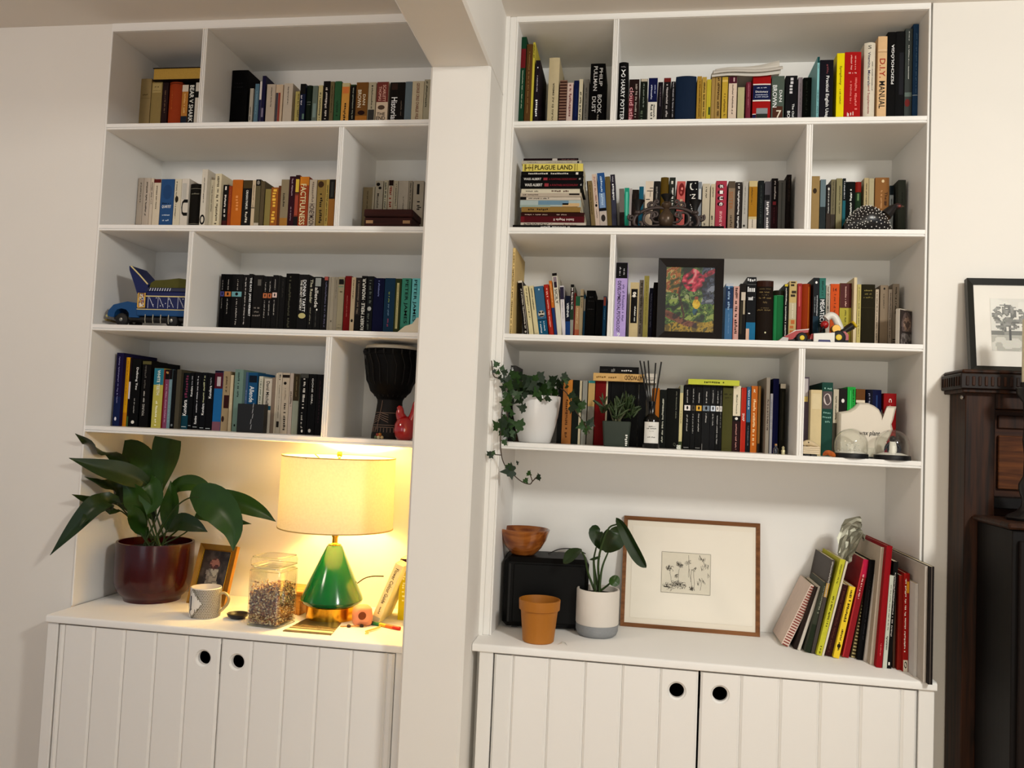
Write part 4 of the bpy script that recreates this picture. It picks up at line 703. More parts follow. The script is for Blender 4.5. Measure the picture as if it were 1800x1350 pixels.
(.6773,.165,1.8363,.0258,.135,.2011,0,'p','d2500f',[('t','14','h','7a2404',.882,.937,.5,.4),('n','d','9a3808',.457,.837,.5,.3)],'orange paperback with maroon title, twentieth','R3B'),
(.7052,.165,1.8363,.034,.135,.2039,0,'p','a59a36',[('b',.619,1,'6d2f2c',0,1),('n','d','d0a89c',.638,.946,.5,.16),('n','u','6a6420',.366,.592,.5,.2)],'thick mustard paperback with brown band, twenty-first','R3B'),
(.7407,.165,1.8363,-.0009,.135,.1868,0,'p','4a2c20',[],'slim dark olive paperback, twenty-second','R3B'),
(.7402,.14,1.8363,.0084,.16,.2175,0,'p','c8b894',[],'slim cream paperback, twenty-third','R3B'),
(.7564,.165,1.8363,.0109,.135,.2007,0,'p','b5a766',[('n','d','5c5430',.186,.955,.5,.3)],'slim beige paperback, twenty-fourth','R3B'),
(.7685,.165,1.8363,.0397,.135,.2012,0,'h','332c10',[('n','h','8a7c40',.891,.919,.5,.6),('n','h','8a7c40',.837,.864,.5,.5),('n','h','8a7c40',.783,.81,.5,.65),('b',.638,.643,'6a5f30',0,1)],'thick dark brown hardback with olive band, twenty-fifth','R3B'),
(.8097,.165,1.8363,.0096,.135,.1863,0,'p','ab9c88',[('n','d','5c5040',.148,.955,.5,.4)],'slim beige paperback, twenty-sixth','R3B'),
(.8238,.165,1.8363,.0227,.135,.1994,0,'p','8c7a64',[('n','d','4c4030',.638,.864,.45,.18),('e',.946,.018,'2c2418',.5,.12)],'tan paperback, twenty-seventh','R3B'),
(.848,.165,1.8363,.01,.135,.187,0,'p','9a8c7c',[('n','d','3c342c',.192,.955,.5,.35)],'slim beige paperback, twenty-eighth','R3B'),
(.8596,.165,1.8363,.0188,.135,.2041,0,'p','8d8070',[('n','u','2c241c',.547,.955,.5,.3),('b',.148,.166,'2c241c',.1,.8),('b',.112,.13,'5c5040',.1,.8)],'tan paperback, twenty-ninth','R3B'),
(-.3196,.15,1.5035,.022,.16,.2464,0,'p','4c4a48',[('n','d','c8c8c4',.6,.97,.5,.4)],'purple paperback, first','R4A'),
(-.292,.15,1.5035,.0219,.135,.18,0,'p','6a4a34',[],'brown paperback, second','R4A'),
(-.264,.15,1.5035,.0297,.135,.1779,0,'p','2a2c34',[],'charcoal paperback, third','R4A'),
(-.2293,.15,1.5035,.028,.135,.1775,0,'p','8a8274',[],'sage green paperback, fourth','R4A'),
(-.1563,.15,1.5035,.0137,.135,.2011,0,'p','141414',[],'black paperback, fifth','R4A'),
(-.1408,.15,1.5035,.03,.16,.2065,0,'p','a86a34',[('n','u','6c3c1c',.1,.7,.45,.35),('b',.55,1,'c07a30',.5,1)],'ochre paperback, sixth','R4A'),
(-.1089,.15,1.5035,.0195,.16,.2061,0,'p','16241a',[],'dark green paperback, seventh','R4A'),
(-.088,.15,1.5035,.0071,.135,.2047,0,'p','b8ac90',[],'slim cream paperback, eighth','R4A'),
(-.0783,.15,1.5035,.0149,.16,.2051,0,'p','8f8d84',[],'pale grey paperback, ninth','R4A'),
(-.0602,.15,1.5035,.0207,.16,.2059,0,'p','b3935c',[('b',.96,1,'3aa0a4',0,1),('b',0,.6,'8a8478',0,1)],'tan paperback with turquoise band, tenth','R4A'),
(-.0373,.15,1.5035,.0336,.16,.2096,0,'h','8e0f12',[],'thick red hardback, eleventh','R4A'),
(-.0032,.15,1.5035,.005,.16,.2083,0,'p','c8bc9c',[],'slim cream paperback, twelfth','R4A'),
(.0022,.15,1.5035,.0091,.16,.2054,0,'p','101012',[],'slim black paperback, thirteenth','R4A'),
(.0126,.15,1.5035,.0391,.135,.2044,0,'p','0c0c0e',[],'thick black paperback, fourteenth','R4A'),
(.0529,.15,1.5035,.0465,.135,.205,0,'p','0c0c0f',[('b',0,1,'3a3a3e',.02,.05)],'thick black paperback, fifteenth','R4A'),
(.1007,.15,1.5035,.0226,.135,.2048,0,'p','0d0d10',[],'black paperback, sixteenth','R4A'),
(.1428,.15,1.5035,.0225,.135,.1894,0,'r','b0641c',[],'orange hardback, seventeenth','R4A'),
(.1667,.16,1.5035,.0212,.135,.1856,0,'p','131a14',[('n','u','b8b8a8',.1,.85,.5,.3)],'black paperback, eighteenth','R4A'),
(.1888,.16,1.5035,.0393,.135,.1908,0,'h','161813',[('n','d','7a7a6a',.5,.95,.75,.12),('t','Q','h','6a6a5c',.04,.1,.7,.2)],'thick black hardback with grey title, nineteenth','R4A'),
(.229,.16,1.5035,.01,.135,.2015,0,'p','c0b484',[('b',0,.12,'4a5a34',0,1),('b',.88,1,'8a8e7c',0,1),('n','d','6a6040',.4,.6,.5,.3)],'slim cream paperback with olive band, twentieth','R4A'),
(.2424,.16,1.5035,.021,.135,.2039,0,'p','0d0c0d',[('b',.6,.685,'dcd4d0',.06,.94),('e',.645,.028,'1a1414',.5,.14),('n','d','b0aca8',.72,.92,.45,.2),('n','d','b0aca8',.28,.55,.5,.2),('b',.025,.035,'a8a4a0',.1,.85)],'black paperback with off-white band, twenty-first','R4A'),
(.2644,.16,1.5035,.0134,.135,.204,0,'p','161618',[('b',.6,.685,'5c5448',.06,.94),('e',.645,.028,'1a1414',.5,.14),('n','d','9a9894',.72,.94,.45,.3),('n','d','9a9894',.25,.55,.5,.3)],'black paperback with olive band, twenty-second','R4A'),
(.2788,.16,1.5035,.019,.135,.2041,0,'p','0f0e0f',[('b',.6,.685,'d0a03c',.06,.94),('e',.645,.028,'1a1414',.5,.14),('n','d','b0aca8',.72,.88,.5,.22),('n','d','b0aca8',.28,.56,.5,.22),('b',.025,.035,'a8a4a0',.1,.85)],'black paperback with mustard band, twenty-third','R4A'),
(.299,.16,1.5035,.0238,.135,.205,0,'p','222224',[('b',.6,.685,'7c8894',.06,.94),('e',.645,.028,'1a1414',.5,.14),('n','d','b0aca8',.72,.9,.5,.2),('n','d','b0aca8',.42,.56,.5,.2),('b',0,.1,'8a8884',.05,.12)],'dark green paperback with blue-grey band, twenty-fourth','R4A'),
(.3238,.16,1.5035,.016,.16,.2052,0,'p','1c1c20',[('b',.6,.685,'bcc4d0',.06,.94),('e',.645,.028,'1a1414',.5,.14),('n','d','a8a6a4',.72,.92,.45,.25),('n','d','a8a6a4',.38,.56,.5,.25)],'dark green paperback with off-white band, twenty-fifth','R4A'),
(.3407,.16,1.5035,.0099,.16,.2052,0,'p','101012',[('b',.6,.685,'dcd8d4',.06,.94),('e',.645,.028,'1a1414',.5,.14),('n','d','a8a6a4',.72,.92,.5,.4),('n','d','a8a6a4',.1,.55,.5,.4)],'slim black paperback with off-white band, twenty-sixth','R4A'),
(.3512,.16,1.5035,.0085,.16,.205,0,'p','141416',[('b',.6,.685,'dcd8d4',.06,.94),('e',.645,.028,'1a1414',.5,.14),('n','d','8a8884',.35,.92,.5,.3)],'slim black paperback with off-white band, twenty-seventh','R4A'),
(.3612,.16,1.5035,.0306,.135,.1993,0,'h','5c5a2c',[('n','h','33301a',.88,.91,.5,.75),('n','h','33301a',.83,.85,.5,.6),('b',.04,.045,'3c3a1c',0,1)],'brown hardback with dark olive band, twenty-eighth','R4A'),
(.3926,.16,1.5035,.0228,.16,.2063,0,'p','3c1416',[('b',.54,1,'cfc4ac',0,1),('b',.46,.54,'100c0c',0,1),('t','Michel Foucault','d','4c6044',.57,.86,.5,.2),('n','d','c08a80',.03,.42,.5,.22),('e',.5,.02,'d8d4cc',.5,.2)],'dark maroon paperback with off-white band, twenty-ninth','R4A'),
(.4175,.16,1.5035,.0148,.135,.2009,0,'p','c22a18',[('t','SNAP','d','f0e4dc',.48,.6,.5,.45),('b',0,.98,'d84a34',.02,.12)],'red paperback with off-white title, thirtieth','R4A'),
(.4342,.16,1.5035,.0115,.135,.2041,0,'p','3b6c94',[('b',0,.46,'14181c',0,1),('n','d','c0d0dc',.65,.95,.5,.5),('n','d','7a828a',.1,.4,.5,.3)],'slim blue paperback with black band, thirty-first','R4A'),
(.4478,.16,1.5035,.0186,.16,.2072,0,'p','c0651c',[('n','d','e0c090',.1,.8,.5,.5),('t','R','h','f0dcc0',.9,.95,.5,.3)],'orange paperback with off-white title, thirty-second','R4A'),
(.469,.16,1.5035,.0067,.16,.2078,0,'p','a5793f',[('b',0,.14,'3c3a38',0,1)],'slim ochre paperback with charcoal band, thirty-third','R4A'),
(.4866,.12,1.5035,.0103,.2,.2329,0,'p','8f8578',[('n','d','4c1c1c',.3,.72,.5,.5)],'tall grey, dark red board paperback, thirty-fourth','R4A'),
(.4994,.12,1.5035,.007,.135,.1833,0,'p','9b9aa0',[('n','d','6a6a70',.4,.9,.5,.3)],'slim pale grey paperback, thirty-fifth','R4A'),
(.5067,.12,1.5035,.0165,.2,.2298,0,'h','10155a',[],'dark blue hardback, thirty-sixth','R4A'),
(.5277,.12,1.5035,.0158,.18,.215,0,'h','1f1d12',[('b',.93,1,'b0a898',0,1),('b',.2,.88,'33301c',.35,.6)],'dark brown hardback with cream band, thirty-seventh','R4A'),
(.6023,.15,1.5035,.0152,.16,.2402,0,'p','6a5a68',[('b',.75,.98,'b0a8a8',.1,.8),('b',.68,.75,'c8b068',.1,.8)],'grey paperback, first','R4B'),
(.6178,.12,1.5035,.0318,.13,.1996,0,'h','c8b58c',[('b',.7,.95,'cdbd98',.1,.9),('b',.94,.945,'a8946a',.1,.9),('b',.7,.705,'a8946a',.1,.9)],'thick cream hardback, second','R4B'),
(.65,.12,1.5035,.0313,.2,.2234,0,'h','2a5c50',[('b',.64,.88,'6a5c5c',.05,.95),('e',.77,.08,'c0b4b0',.5,.35),('n','h','8ab0a4',.9,.93,.55,.7),('n','h','7aa498',.57,.6,.5,.7),('n','h','7aa498',.51,.54,.5,.8),('n','h','7aa498',.45,.48,.5,.6)],'thick green hardback with grey band, third','R4B'),
(.683,.12,1.5035,.0153,.135,.2036,0,'p','b0a793',[('n','u','3c362c',.55,.9,.5,.3),('b',0,.5,'4c4638',0,1)],'cream paperback, fourth','R4B'),
(.6994,.12,1.5035,.0221,.16,.2066,0,'p','241a14',[('e',.82,.03,'d8d4d0',.5,.2)],'dark brown paperback, fifth','R4B'),
(.7231,.12,1.5035,.0231,.17,.2121,0,'p','18a03a',[('n','u','0c5a1c',.5,.97,.75,.25),('b',.3,.95,'4cc868',.35,.42)],'bright green paperback, sixth','R4B'),
(.7479,.12,1.5035,.0259,.16,.2066,0,'p','7a4a18',[('b',.6,.8,'17120f',0,1),('b',.8,.84,'c8bca8',0,1)],'brown paperback with black band, seventh','R4B'),
(.7777,.12,1.5035,.0445,.16,.2064,0,'r','141c55',[('b',0,1,'0c1030',0,.4),('n','u','8a8aa0',.75,.95,.2,.12),('b',.3,.92,'2c4a8a',.62,.72)],'thick dark blue hardback, eighth','R4B'),
(.8278,.12,1.5035,.0355,.135,.1967,0,'h','a30f14',[('t','C','d','e6d8d0',.86,.92,.5,.22),('n','d','c86a60',.55,.82,.5,.2)],'thick red hardback with off-white title, ninth','R4B'),
]
BAYS = {'L1A': "left bookcase's top corner bay", 'L1B': "left bookcase's top long bay", 'L2A': "left bookcase's second-row long bay", 'L2B': "left bookcase's second-row end bay", 'L3B': "left bookcase's third row", 'L4A': "left bookcase's fourth row", 'R1A': "right bookcase's top corner bay", 'R1B': "right bookcase's top long bay", 'R2A': "right bookcase's second-row long bay", 'R2B': "right bookcase's second-row end bay", 'R3A': "right bookcase's third-row corner bay", 'R3B': "right bookcase's third-row long bay", 'R4A': "right bookcase's fourth-row long bay", 'R4B': "right bookcase's fourth-row end bay"}
rb = random.Random(11)
for row in BOOKS: book(row[:-2]+(row[-2]+' from left, '+BAYS[row[-1]], 'books in the '+BAYS[row[-1]]), rb)

# ------------------------------------------------------------------ lying books, magazines and papers
def lying(name, label, x0, x1, yf, z0, z1, d, col, deco=(), kind='p', group=None, cat='book', spine=True, rotz=0, edge=None):
    """book lying flat with its spine (or, spine=False, its page edge) to the front"""
    w = z1-z0; L = x1-x0
    cg, pg, c = cover_geo(w, d, L, kind)
    # local: x = thickness, z = length -> rotate so that length runs along +X and thickness runs up
    o = ob(name, cg, MB(col, kind)); tag(o, label, cat, group)
    mt = Matrix(((0, 0, 1, 0), (0, 1, 0, 0), (1, 0, 0, 0), (0, 0, 0, 1)))
    if not spine: mt = mt @ Matrix.Translation((0, d, 0)) @ Matrix.Scale(-1, 4, (0, 1, 0))
    o.data.transform(mt); o.data.flip_normals()
    p_ = ob('pages', pg, edge or PAGE, o); p_.data.transform(mt); p_.data.flip_normals()
    o.location = (x0, yf, z0); o.rotation_euler = (0, 0, rotz)
    for q in deco:
        rnd = random.Random(len(label))
        if q[0] == 'b':
            _, a, b, hx, lo, hi = q
            ob('spine_band', G().add([(a*L, -.0004, lo*w+.0003), (b*L, -.0004, lo*w+.0003), (b*L, -.0004, hi*w-.0003), (a*L, -.0004, hi*w-.0003)], [(0, 1, 2, 3)]), MB(hx), o)
        else:
            if q[0] == 't': _, s, fl_, hx, a, b, lo, hi = q; vs, fs = text_geo(s)
            else: _, fl_, hx, a, b, lo, hi = q; vs, fs = blur_geo(max(4, int((b-a)*L/((hi-lo)*w)*1.1)), rnd)
            k = -1 if fl_ else 1
            ob('title_lettering', G().add([((a+b)/2*L+k*u*(b-a)*L, -.0009, (lo+hi)/2*w+k*v*(hi-lo)*w) for u, v in vs], fs), MB(hx), o)
    return o
GS = 'books lying in the stack beside the iron candelabra'
zf = 2.1681
lying('album', 'long flat black album under the book stack and candelabra', -.308, .335, .02, zf, zf+.0125, .24, '121010', [('n', 0, 'b8b4b0', .13, .28, .3, .75)], 'h', cat='album')
STK = [ # x0, x1, z0, z1 in stack pixels turned to metres; colour; lettering
('white paperback at the bottom of the lying stack, on the black album',-.2892,-.0828,2.1808,2.1979,'bdafa0',[('t','INTRODUCING',0,'1c1614',.05,.43,.15,.85),('t','Consumer Psychology',0,'8a4a44',.46,.86,.15,.8)]),
('dark red paperback with inverted white title, low in the lying stack',-.2896,-.0877,2.1982,2.217,'6e141e',[('t','Szabó Magda II',1,'dcc8c0',.52,.84,.25,.75),('b',.0,.06,'8a1c28',0,1)]),
('dark maroon paperback in the lying stack, above the dark red one',-.2904,-.0883,2.2173,2.2309,'4a1812',[('n',1,'c0a898',.06,.42,.35,.65),('n',1,'c0a898',.56,.72,.35,.65)]),
('tan paperback with inverted dark title, lying stack below the landscape spine',-.2878,-.1014,2.2312,2.2468,'94733a',[('n',1,'3a2814',.1,.45,.25,.75)]),
('blue and sand landscape-spined paperback in the middle of the lying stack',-.2939,-.1013,2.2471,2.2703,'9aa6a4',[('b',.3,.8,'6a8aa0',.35,.95),('b',.0,.5,'8a9a90',.0,.35),('b',.7,.98,'b89a70',.1,.6),('b',.5,.95,'8a7450',.0,.14)]),
('white paperback with black corner, lying stack above the landscape spine',-.2938,-.1017,2.2706,2.2799,'b9ad9d',[('b',.0,.1,'1c1814',0,1),('n',0,'4a443c',.12,.48,.25,.75)]),
('pinkish grey paperback in the lying stack, under a white one',-.2932,-.1001,2.2802,2.2916,'a79a8a',[('n',0,'5c5048',.04,.3,.3,.7),('b',.8,.97,'2c241e',.4,.9)]),
('white paperback directly under the twin black-and-red paperbacks',-.2916,-.1059,2.2919,2.3066,'c5bca6',[('n',0,'6a645a',.08,.3,.3,.65),('n',0,'6a3a34',.52,.82,.25,.75)]),
('lower of the twin black paperbacks with red box, lying stack',-.2944,-.0953,2.3069,2.3291,'0f0c0d',[('t','WASS ALBERT',0,'d8d4ce',.07,.35,.28,.68),('b',.385,.45,'a83a44',.25,.72),('t','A FUNTINELI BOSZORKÁNY',0,'a02c38',.47,.92,.3,.66),('n',0,'c8c4be',.955,.975,.3,.7)]),
('upper of the twin black paperbacks with red box, lying stack',-.2954,-.096,2.3294,2.3473,'0f0c0d',[('t','WASS ALBERT',0,'d8d4ce',.05,.33,.28,.68),('b',.365,.43,'a83a44',.25,.72),('t','A FUNTINELI BOSZORKÁNY',0,'a02c38',.45,.9,.3,.66),('n',0,'c8c4be',.93,.96,.3,.7)]),
('thin black paperback under the yellow one, lying stack',-.294,-.0965,2.3476,2.3612,'100d0d',[('n',0,'cfcac2',.12,.44,.25,.7),('n',0,'cfcac2',.48,.77,.25,.7),('b',.88,.92,'cfcac2',.2,.75)]),
('yellow striped paperback with bold black title near the top of the stack',-.2903,-.0985,2.3615,2.3858,'c8b95a',[('b',.03,.06,'8a7a34',.05,.95),('b',.1,.13,'a89844',.05,.95),('b',.16,.18,'8a7a34',.05,.95),('b',.86,.875,'8a7a34',.05,.95),('b',.9,.91,'8a7a34',.05,.95),('n',0,'5c3a14',.02,.18,.3,.6),('t','PLAGUE LAND',0,'181210',.205,.83,.2,.82)]),
('pale grey paperback lying second from the top of the stack',-.2947,-.1042,2.3861,2.3972,'a39c8c',[('n',0,'6a645a',.1,.27,.35,.65),('n',0,'8a8478',.42,.85,.35,.65),('b',.93,.96,'1c1814',.2,.8)]),
('dark maroon paperback lying on the very top of the stack',-.2898,-.1151,2.3975,2.4063,'2a1015',[('b',.53,.62,'b0a8a0',.1,.95),('n',0,'8a5a5c',.7,.97,.3,.7)]),
]
for nm, x0, x1, z0, z1, col, deco in STK:
    lying('book', nm, x0, x1, .06+random.uniform(-.006, .006), z0, z1, .13, col, deco, 'p', GS)
# yellowed old book lying on the top left row
lying('book', "yellow-edged old book lying across the uprights, left bookcase's top corner bay", (-1.6558, .15, 2.7454)[0], -1.3828-.004, .15, (-1.6458, .15, 2.7286)[2], (-1.649, .15, 2.7733)[2], .15, '2a1a12', (), 'h', None, 'book', False, 0, M('b8923e', .8, 0, .15, 200, .2))
# fourth right row, lying books
z1_ = (-.0316, .13, 1.7089)[2]
lying('book', 'tan paperback lying upside down beneath a black one, above the succulent', (-.0449, .13, 1.7247)[0], (.1143, .13, 1.7229)[0], .13, z1_, (-.0326, .13, 1.7333)[2], .13, 'c49d62', [('t', 'ATWOOD', 1, '5c3a1c', .62, .97, .2, .8), ('n', 1, '8a6430', .05, .5, .3, .65)])
zz_ = (-.0326, .13, 1.7337)[2]
lying('book', 'black paperback lying on top of the tan one above the succulent', (-.0258, .13, 1.7435)[0], (.0976, .13, 1.744)[0], .13, zz_, zz_+.0215, .13, '131113', [('n', 0, 'd8d4d0', .56, .84, .3, .6), ('n', 0, '8a8884', .3, .4, .1, .8), ('n', 0, '3c3a3a', .03, .22, .3, .6)])
lying('book', 'white book lying behind the black diffuser reeds', (.1181, .16, 1.7233)[0], (.1538, .16, 1.7245)[0]+.0, .16, z1_+.0, z1_+.03, .13, 'c8c0b4', [('b', .05, .95, '2a2622', .5, .56), ('n', 0, '6a645c', .2, .8, .2, .4)])
lying('book', 'lime green paperback lying across the black paperbacks, right bookcase', (.2522, .14, 1.714)[0], (.4081, .14, 1.716)[0], .14, (.322, .14, 1.7083)[2], (.3215, .14, 1.725)[2], .13, 'b3b83e', [('n', 1, '4c4c18', .3, .7, .25, .7)])

# leaning magazines and large books on the right worktop
MAGS = [
(.5542,.1541,.9185,.0219,.1639,.2029,23.8028,'p','d0bcae',[('b',0,.02,'a04038',.1,.9),('b',.0417,.0617,'a04038',.1,.9),('b',.0833,.1033,'a04038',.1,.9),('b',.125,.145,'a04038',.1,.9),('b',.1667,.1867,'a04038',.1,.9),('b',.2083,.2283,'a04038',.1,.9),('b',.25,.27,'a04038',.1,.9),('b',.2917,.3117,'a04038',.1,.9),('b',.3333,.3533,'a04038',.1,.9),('b',.375,.395,'a04038',.1,.9),('b',.4167,.4367,'a04038',.1,.9),('b',.4583,.4783,'a04038',.1,.9),('b',.5,.52,'a04038',.1,.9),('b',.5417,.5617,'a04038',.1,.9),('b',.5833,.6033,'a04038',.1,.9),('b',.625,.645,'a04038',.1,.9),('b',.6667,.6867,'a04038',.1,.9),('b',.7083,.7283,'a04038',.1,.9),('b',.75,.77,'a04038',.1,.9),('b',.7917,.8117,'a04038',.1,.9),('b',.8333,.8533,'a04038',.1,.9),('b',.875,.895,'a04038',.1,.9),('b',.9167,.9367,'a04038',.1,.9),('b',.9583,.9783,'a04038',.1,.9)],'white spiral notebook, leftmost of the leaning magazines','magazines leaning on the right worktop'),
(.5877,.1314,.9185,.009,.1628,.1983,17.5897,'p','3a2c26',[],'thin dark booklet, second of the leaning magazines','magazines leaning on the right worktop'),
(.5978,.1262,.9185,.0082,.1648,.2011,16.5041,'p','c4bcb0',[],'thin white booklet, third of the leaning magazines','magazines leaning on the right worktop'),
(.6134,.1022,.9185,.0163,.1741,.214,13.351,'p','4c5242',[('n','d','8a8a78',.55,.95,.5,.5),('b',0,.4,'34402c',0,1)],'dark green-grey magazine beside the thin white booklet','magazines leaning on the right worktop'),
(.6311,.0968,.9185,.0097,.2212,.2835,10.543,'p','5c5450',[('n','d','a8a4a0',.6,.98,.5,.6),('b',.6,.75,'b08a3c',0,1)],'tall grey photo magazine left of the yellow-green spine','magazines leaning on the right worktop'),
(.6428,.0808,.9185,.0146,.2286,.2897,12.1898,'p','b3b030',[('n','u','5c5c18',.3,.62,.5,.45),('n','u','5c5c18',.75,.95,.5,.3),('n','u','4c4c18',.02,.1,.5,.4)],'yellow-green spined large paperback among the leaning magazines','magazines leaning on the right worktop'),
(.6578,.0777,.9185,.0054,.2259,.286,12.5417,'p','c8c0ae',[],'thin cream magazine right of the yellow-green spine','magazines leaning on the right worktop'),
(.6661,.0785,.9185,.0181,.1746,.2147,12.5491,'p','4a1c1a',[('n','d','6c3a30',.05,.95,.4,.4)],'maroon paperback between the yellow-green and bright yellow spines','magazines leaning on the right worktop'),
(.6862,.0644,.9185,.0163,.1731,.2126,11.3078,'p','d8b82c',[('n','d','4a3814',.5,.95,.5,.5),('n','d','4a3814',.1,.4,.5,.4),('e',.17,.03,'2a2010',.5,.3)],'bright yellow spined paperback with dark lettering, leaning','magazines leaning on the right worktop'),
(.7148,.0808,.9185,.0183,.2303,.2922,10.5698,'p','a8202a',[('b',.82,1,'c81c48',0,1),('n','u','e0b8b0',.6,.85,.5,.3),('b',0,.95,'c83a3c',.05,.2)],'crimson paperback leaning left of the black book','magazines leaning on the right worktop'),
(.7399,.0869,.9185,.0144,.1791,.2209,9.5961,'h','5c4c30',[('b',0,.022,'b0a070',.15,.85),('b',.0455,.0675,'b0a070',.15,.85),('b',.0909,.1129,'b0a070',.15,.85),('b',.1364,.1584,'b0a070',.15,.85),('b',.1818,.2038,'b0a070',.15,.85),('b',.2273,.2493,'b0a070',.15,.85),('b',.2727,.2947,'b0a070',.15,.85),('b',.3182,.3402,'b0a070',.15,.85),('b',.3636,.3856,'b0a070',.15,.85),('b',.4091,.4311,'b0a070',.15,.85),('b',.4545,.4765,'b0a070',.15,.85),('b',.5,.522,'b0a070',.15,.85),('b',.5455,.5675,'b0a070',.15,.85),('b',.5909,.6129,'b0a070',.15,.85),('b',.6364,.6584,'b0a070',.15,.85),('b',.6818,.7038,'b0a070',.15,.85),('b',.7273,.7493,'b0a070',.15,.85),('b',.7727,.7947,'b0a070',.15,.85),('b',.8182,.8402,'b0a070',.15,.85),('b',.8636,.8856,'b0a070',.15,.85),('b',.9091,.9311,'b0a070',.15,.85),('b',.9545,.9765,'b0a070',.15,.85)],'brown book with gilt spine pattern, leaning','magazines leaning on the right worktop'),
(.7527,.0669,.9185,.0182,.2299,.2915,5.9896,'h','0f0d10',[('n','d','3c3a40',.2,.8,.5,.3)],'large black book leaning left of the slim white one','magazines leaning on the right worktop'),
(.77,.057,.9185,.0109,.2296,.2911,5.723,'h','b8b0a8',[],'slim white book leaning between black and red books','magazines leaning on the right worktop'),
(.7773,.0235,.9185,.0151,.2608,.3345,4.0635,'h','a89c8c',[],'large beige board-covered book leaning against the red spine','magazines leaning on the right worktop'),
(.7873,-.0001,.9185,.0157,.2661,.3418,3.7478,'h','a8101c',[('n','u','d87a74',.1,.2,.5,.2)],'tall bright red spined book, highest of the leaning row','magazines leaning on the right worktop'),
(.8043,-.0024,.9185,.0107,.2074,.2602,3.2228,'p','b0b4a8',[('n','u','5c6058',.4,.9,.5,.3),('n','u','4c5048',.2,.35,.5,.5)],'pale grey-green paperback right of the tall red spine','magazines leaning on the right worktop'),
(.8155,.0004,.9185,.0124,.2356,.2994,2.6138,'p','14110f',[('n','u','a8a4a0',.3,.9,.5,.3),('b',.03,.06,'dcd8d0',.3,.6)],'black magazine right of the pale grey-green paperback','magazines leaning on the right worktop'),
(.834,.0096,.9185,.006,.2085,.2618,0,'p','6a4a38',[],'thin brown magazine left of the red magazines','magazines leaning on the right worktop'),
(.8416,-.0048,.9185,.0135,.209,.2625,.4007,'p','a02418',[],'plain red magazine left of the one with white script','magazines leaning on the right worktop'),
(.852,-.0195,.9185,.0145,.215,.2708,0,'h','b01c18',[('n','u','f0dcd4',.2,.95,.3,.3),('b',0,.12,'c8c0b0',.1,.9),('e',.07,.035,'4a4038',.5,.25),('b',.8,.92,'c8881c',.45,.95)],'red book with white script and pale badge on its spine','magazines leaning on the right worktop'),
(.867,-.0643,.9185,.0075,.2013,.2518,0,'p','b8b4b0',[],'white paperback right of the red book with white script','magazines leaning on the right worktop'),
(.875,-.1139,.9185,.0075,.4,.3072,0,'h','a8a098',[],'large grey portfolio at the right end of the leaning row','magazines leaning on the right worktop'),
(.883,-.128,.9185,.0105,.36,.3091,0,'p','2a2222',[('b',0,1,'6a6058',.3,.5)],'dark magazine at the very front right of the leaning row','magazines leaning on the right worktop'),
]
for row in MAGS:
    o = book(row, rb); o.name = 'magazine' if row[7] == 'p' else 'large_book'; o['category'] = 'magazine' if row[7] == 'p' else 'book'
# spiral wire of the first notebook
def sheet_stack(name, label, cat, sheets, mat_h):
    r = root(name, label, cat, sheets[0][0])
    base = Vector(sheets[0][0])
    for i, q in enumerate(sheets):
        a, b, c_, d_ = [Vector(v)-base for v in q]; n = 8; vs = []; fs = []
        for k in range(n+1):
            t = k/n; bend = math.sin(t*pi)*.004*(1 if i % 2 else -.6)
            for e_, f_ in ((a, d_), (b, c_)):
                pass
            p0 = a.lerp(b, t)+Vector((0, 0, bend)); p1 = d_.lerp(c_, t)+Vector((0, 0, bend))
            vs += [p0, p1, p0+Vector((0, 0, .0014)), p1+Vector((0, 0, .0014))]
        for k in range(n):
            o = k*4; fs += [(o, o+4, o+5, o+1), (o+2, o+3, o+7, o+6), (o, o+2, o+6, o+4), (o+1, o+5, o+7, o+3)]
        fs += [(0, 1, 3, 2), (n*4, n*4+2, n*4+3, n*4+1)]
        ob('sheet', G().add(vs, fs), M(mat_h[i % len(mat_h)], .8, 0, .03, 30), r)
    return r
def drooping_sheet(x0, x1, zl, zr, lip_l, lip_r, yf, n=10):
    """sheet lying on the books whose front edge curls down towards the room"""
    g = G(); prof = [(.30, 0), (.22, .002), (yf+.03, .004), (yf+.012, .002), (yf+.004, -.25), (yf, -.6), (yf-.002, -1)]
    m = len(prof)
    for k in range(n+1):
        t = k/n; x = x0+(x1-x0)*t; z = zl+(zr-zl)*t+.003*math.sin(t*7); lip = lip_l+(lip_r-lip_l)*t
        for y, d in prof: g.v.append((x, y, z+(d if d > 0 else d*lip)))
    for k in range(n):
        for j in range(m-1): g.f.append((k*m+j, k*m+j+1, (k+1)*m+j+1, (k+1)*m+j))
    return g
x0p, x1p = (.2949, .135, 2.7039)[0], (.5305, .135, 2.6984)[0]; zp = (.3796, .135, 2.6964)[2]
r = root('paper_stack', 'loose white papers lying on top of the upper right books', 'papers', (x0p, 0, zp))
for i, (a, b_, zl, zr, l1, l2, yf, hx) in enumerate(((0, .212, .016, .026, .016, .022, .150, 'd8d2c8'), (.004, .218, .022, .03, .014, .014, .143, 'cfc8be'), (.018, .210, .026, .055, .012, .03, .158, 'd8d2c8'), (.012, .205, .03, .043, .012, .022, .152, 'e0dad0'))):
    o = ob('sheet', drooping_sheet(a, min(b_, x1p-x0p), zl, zr, l1, l2, yf), M(hx, .8, 0, .03, 30), r); o.modifiers.new('thick', 'SOLIDIFY').thickness = .0012

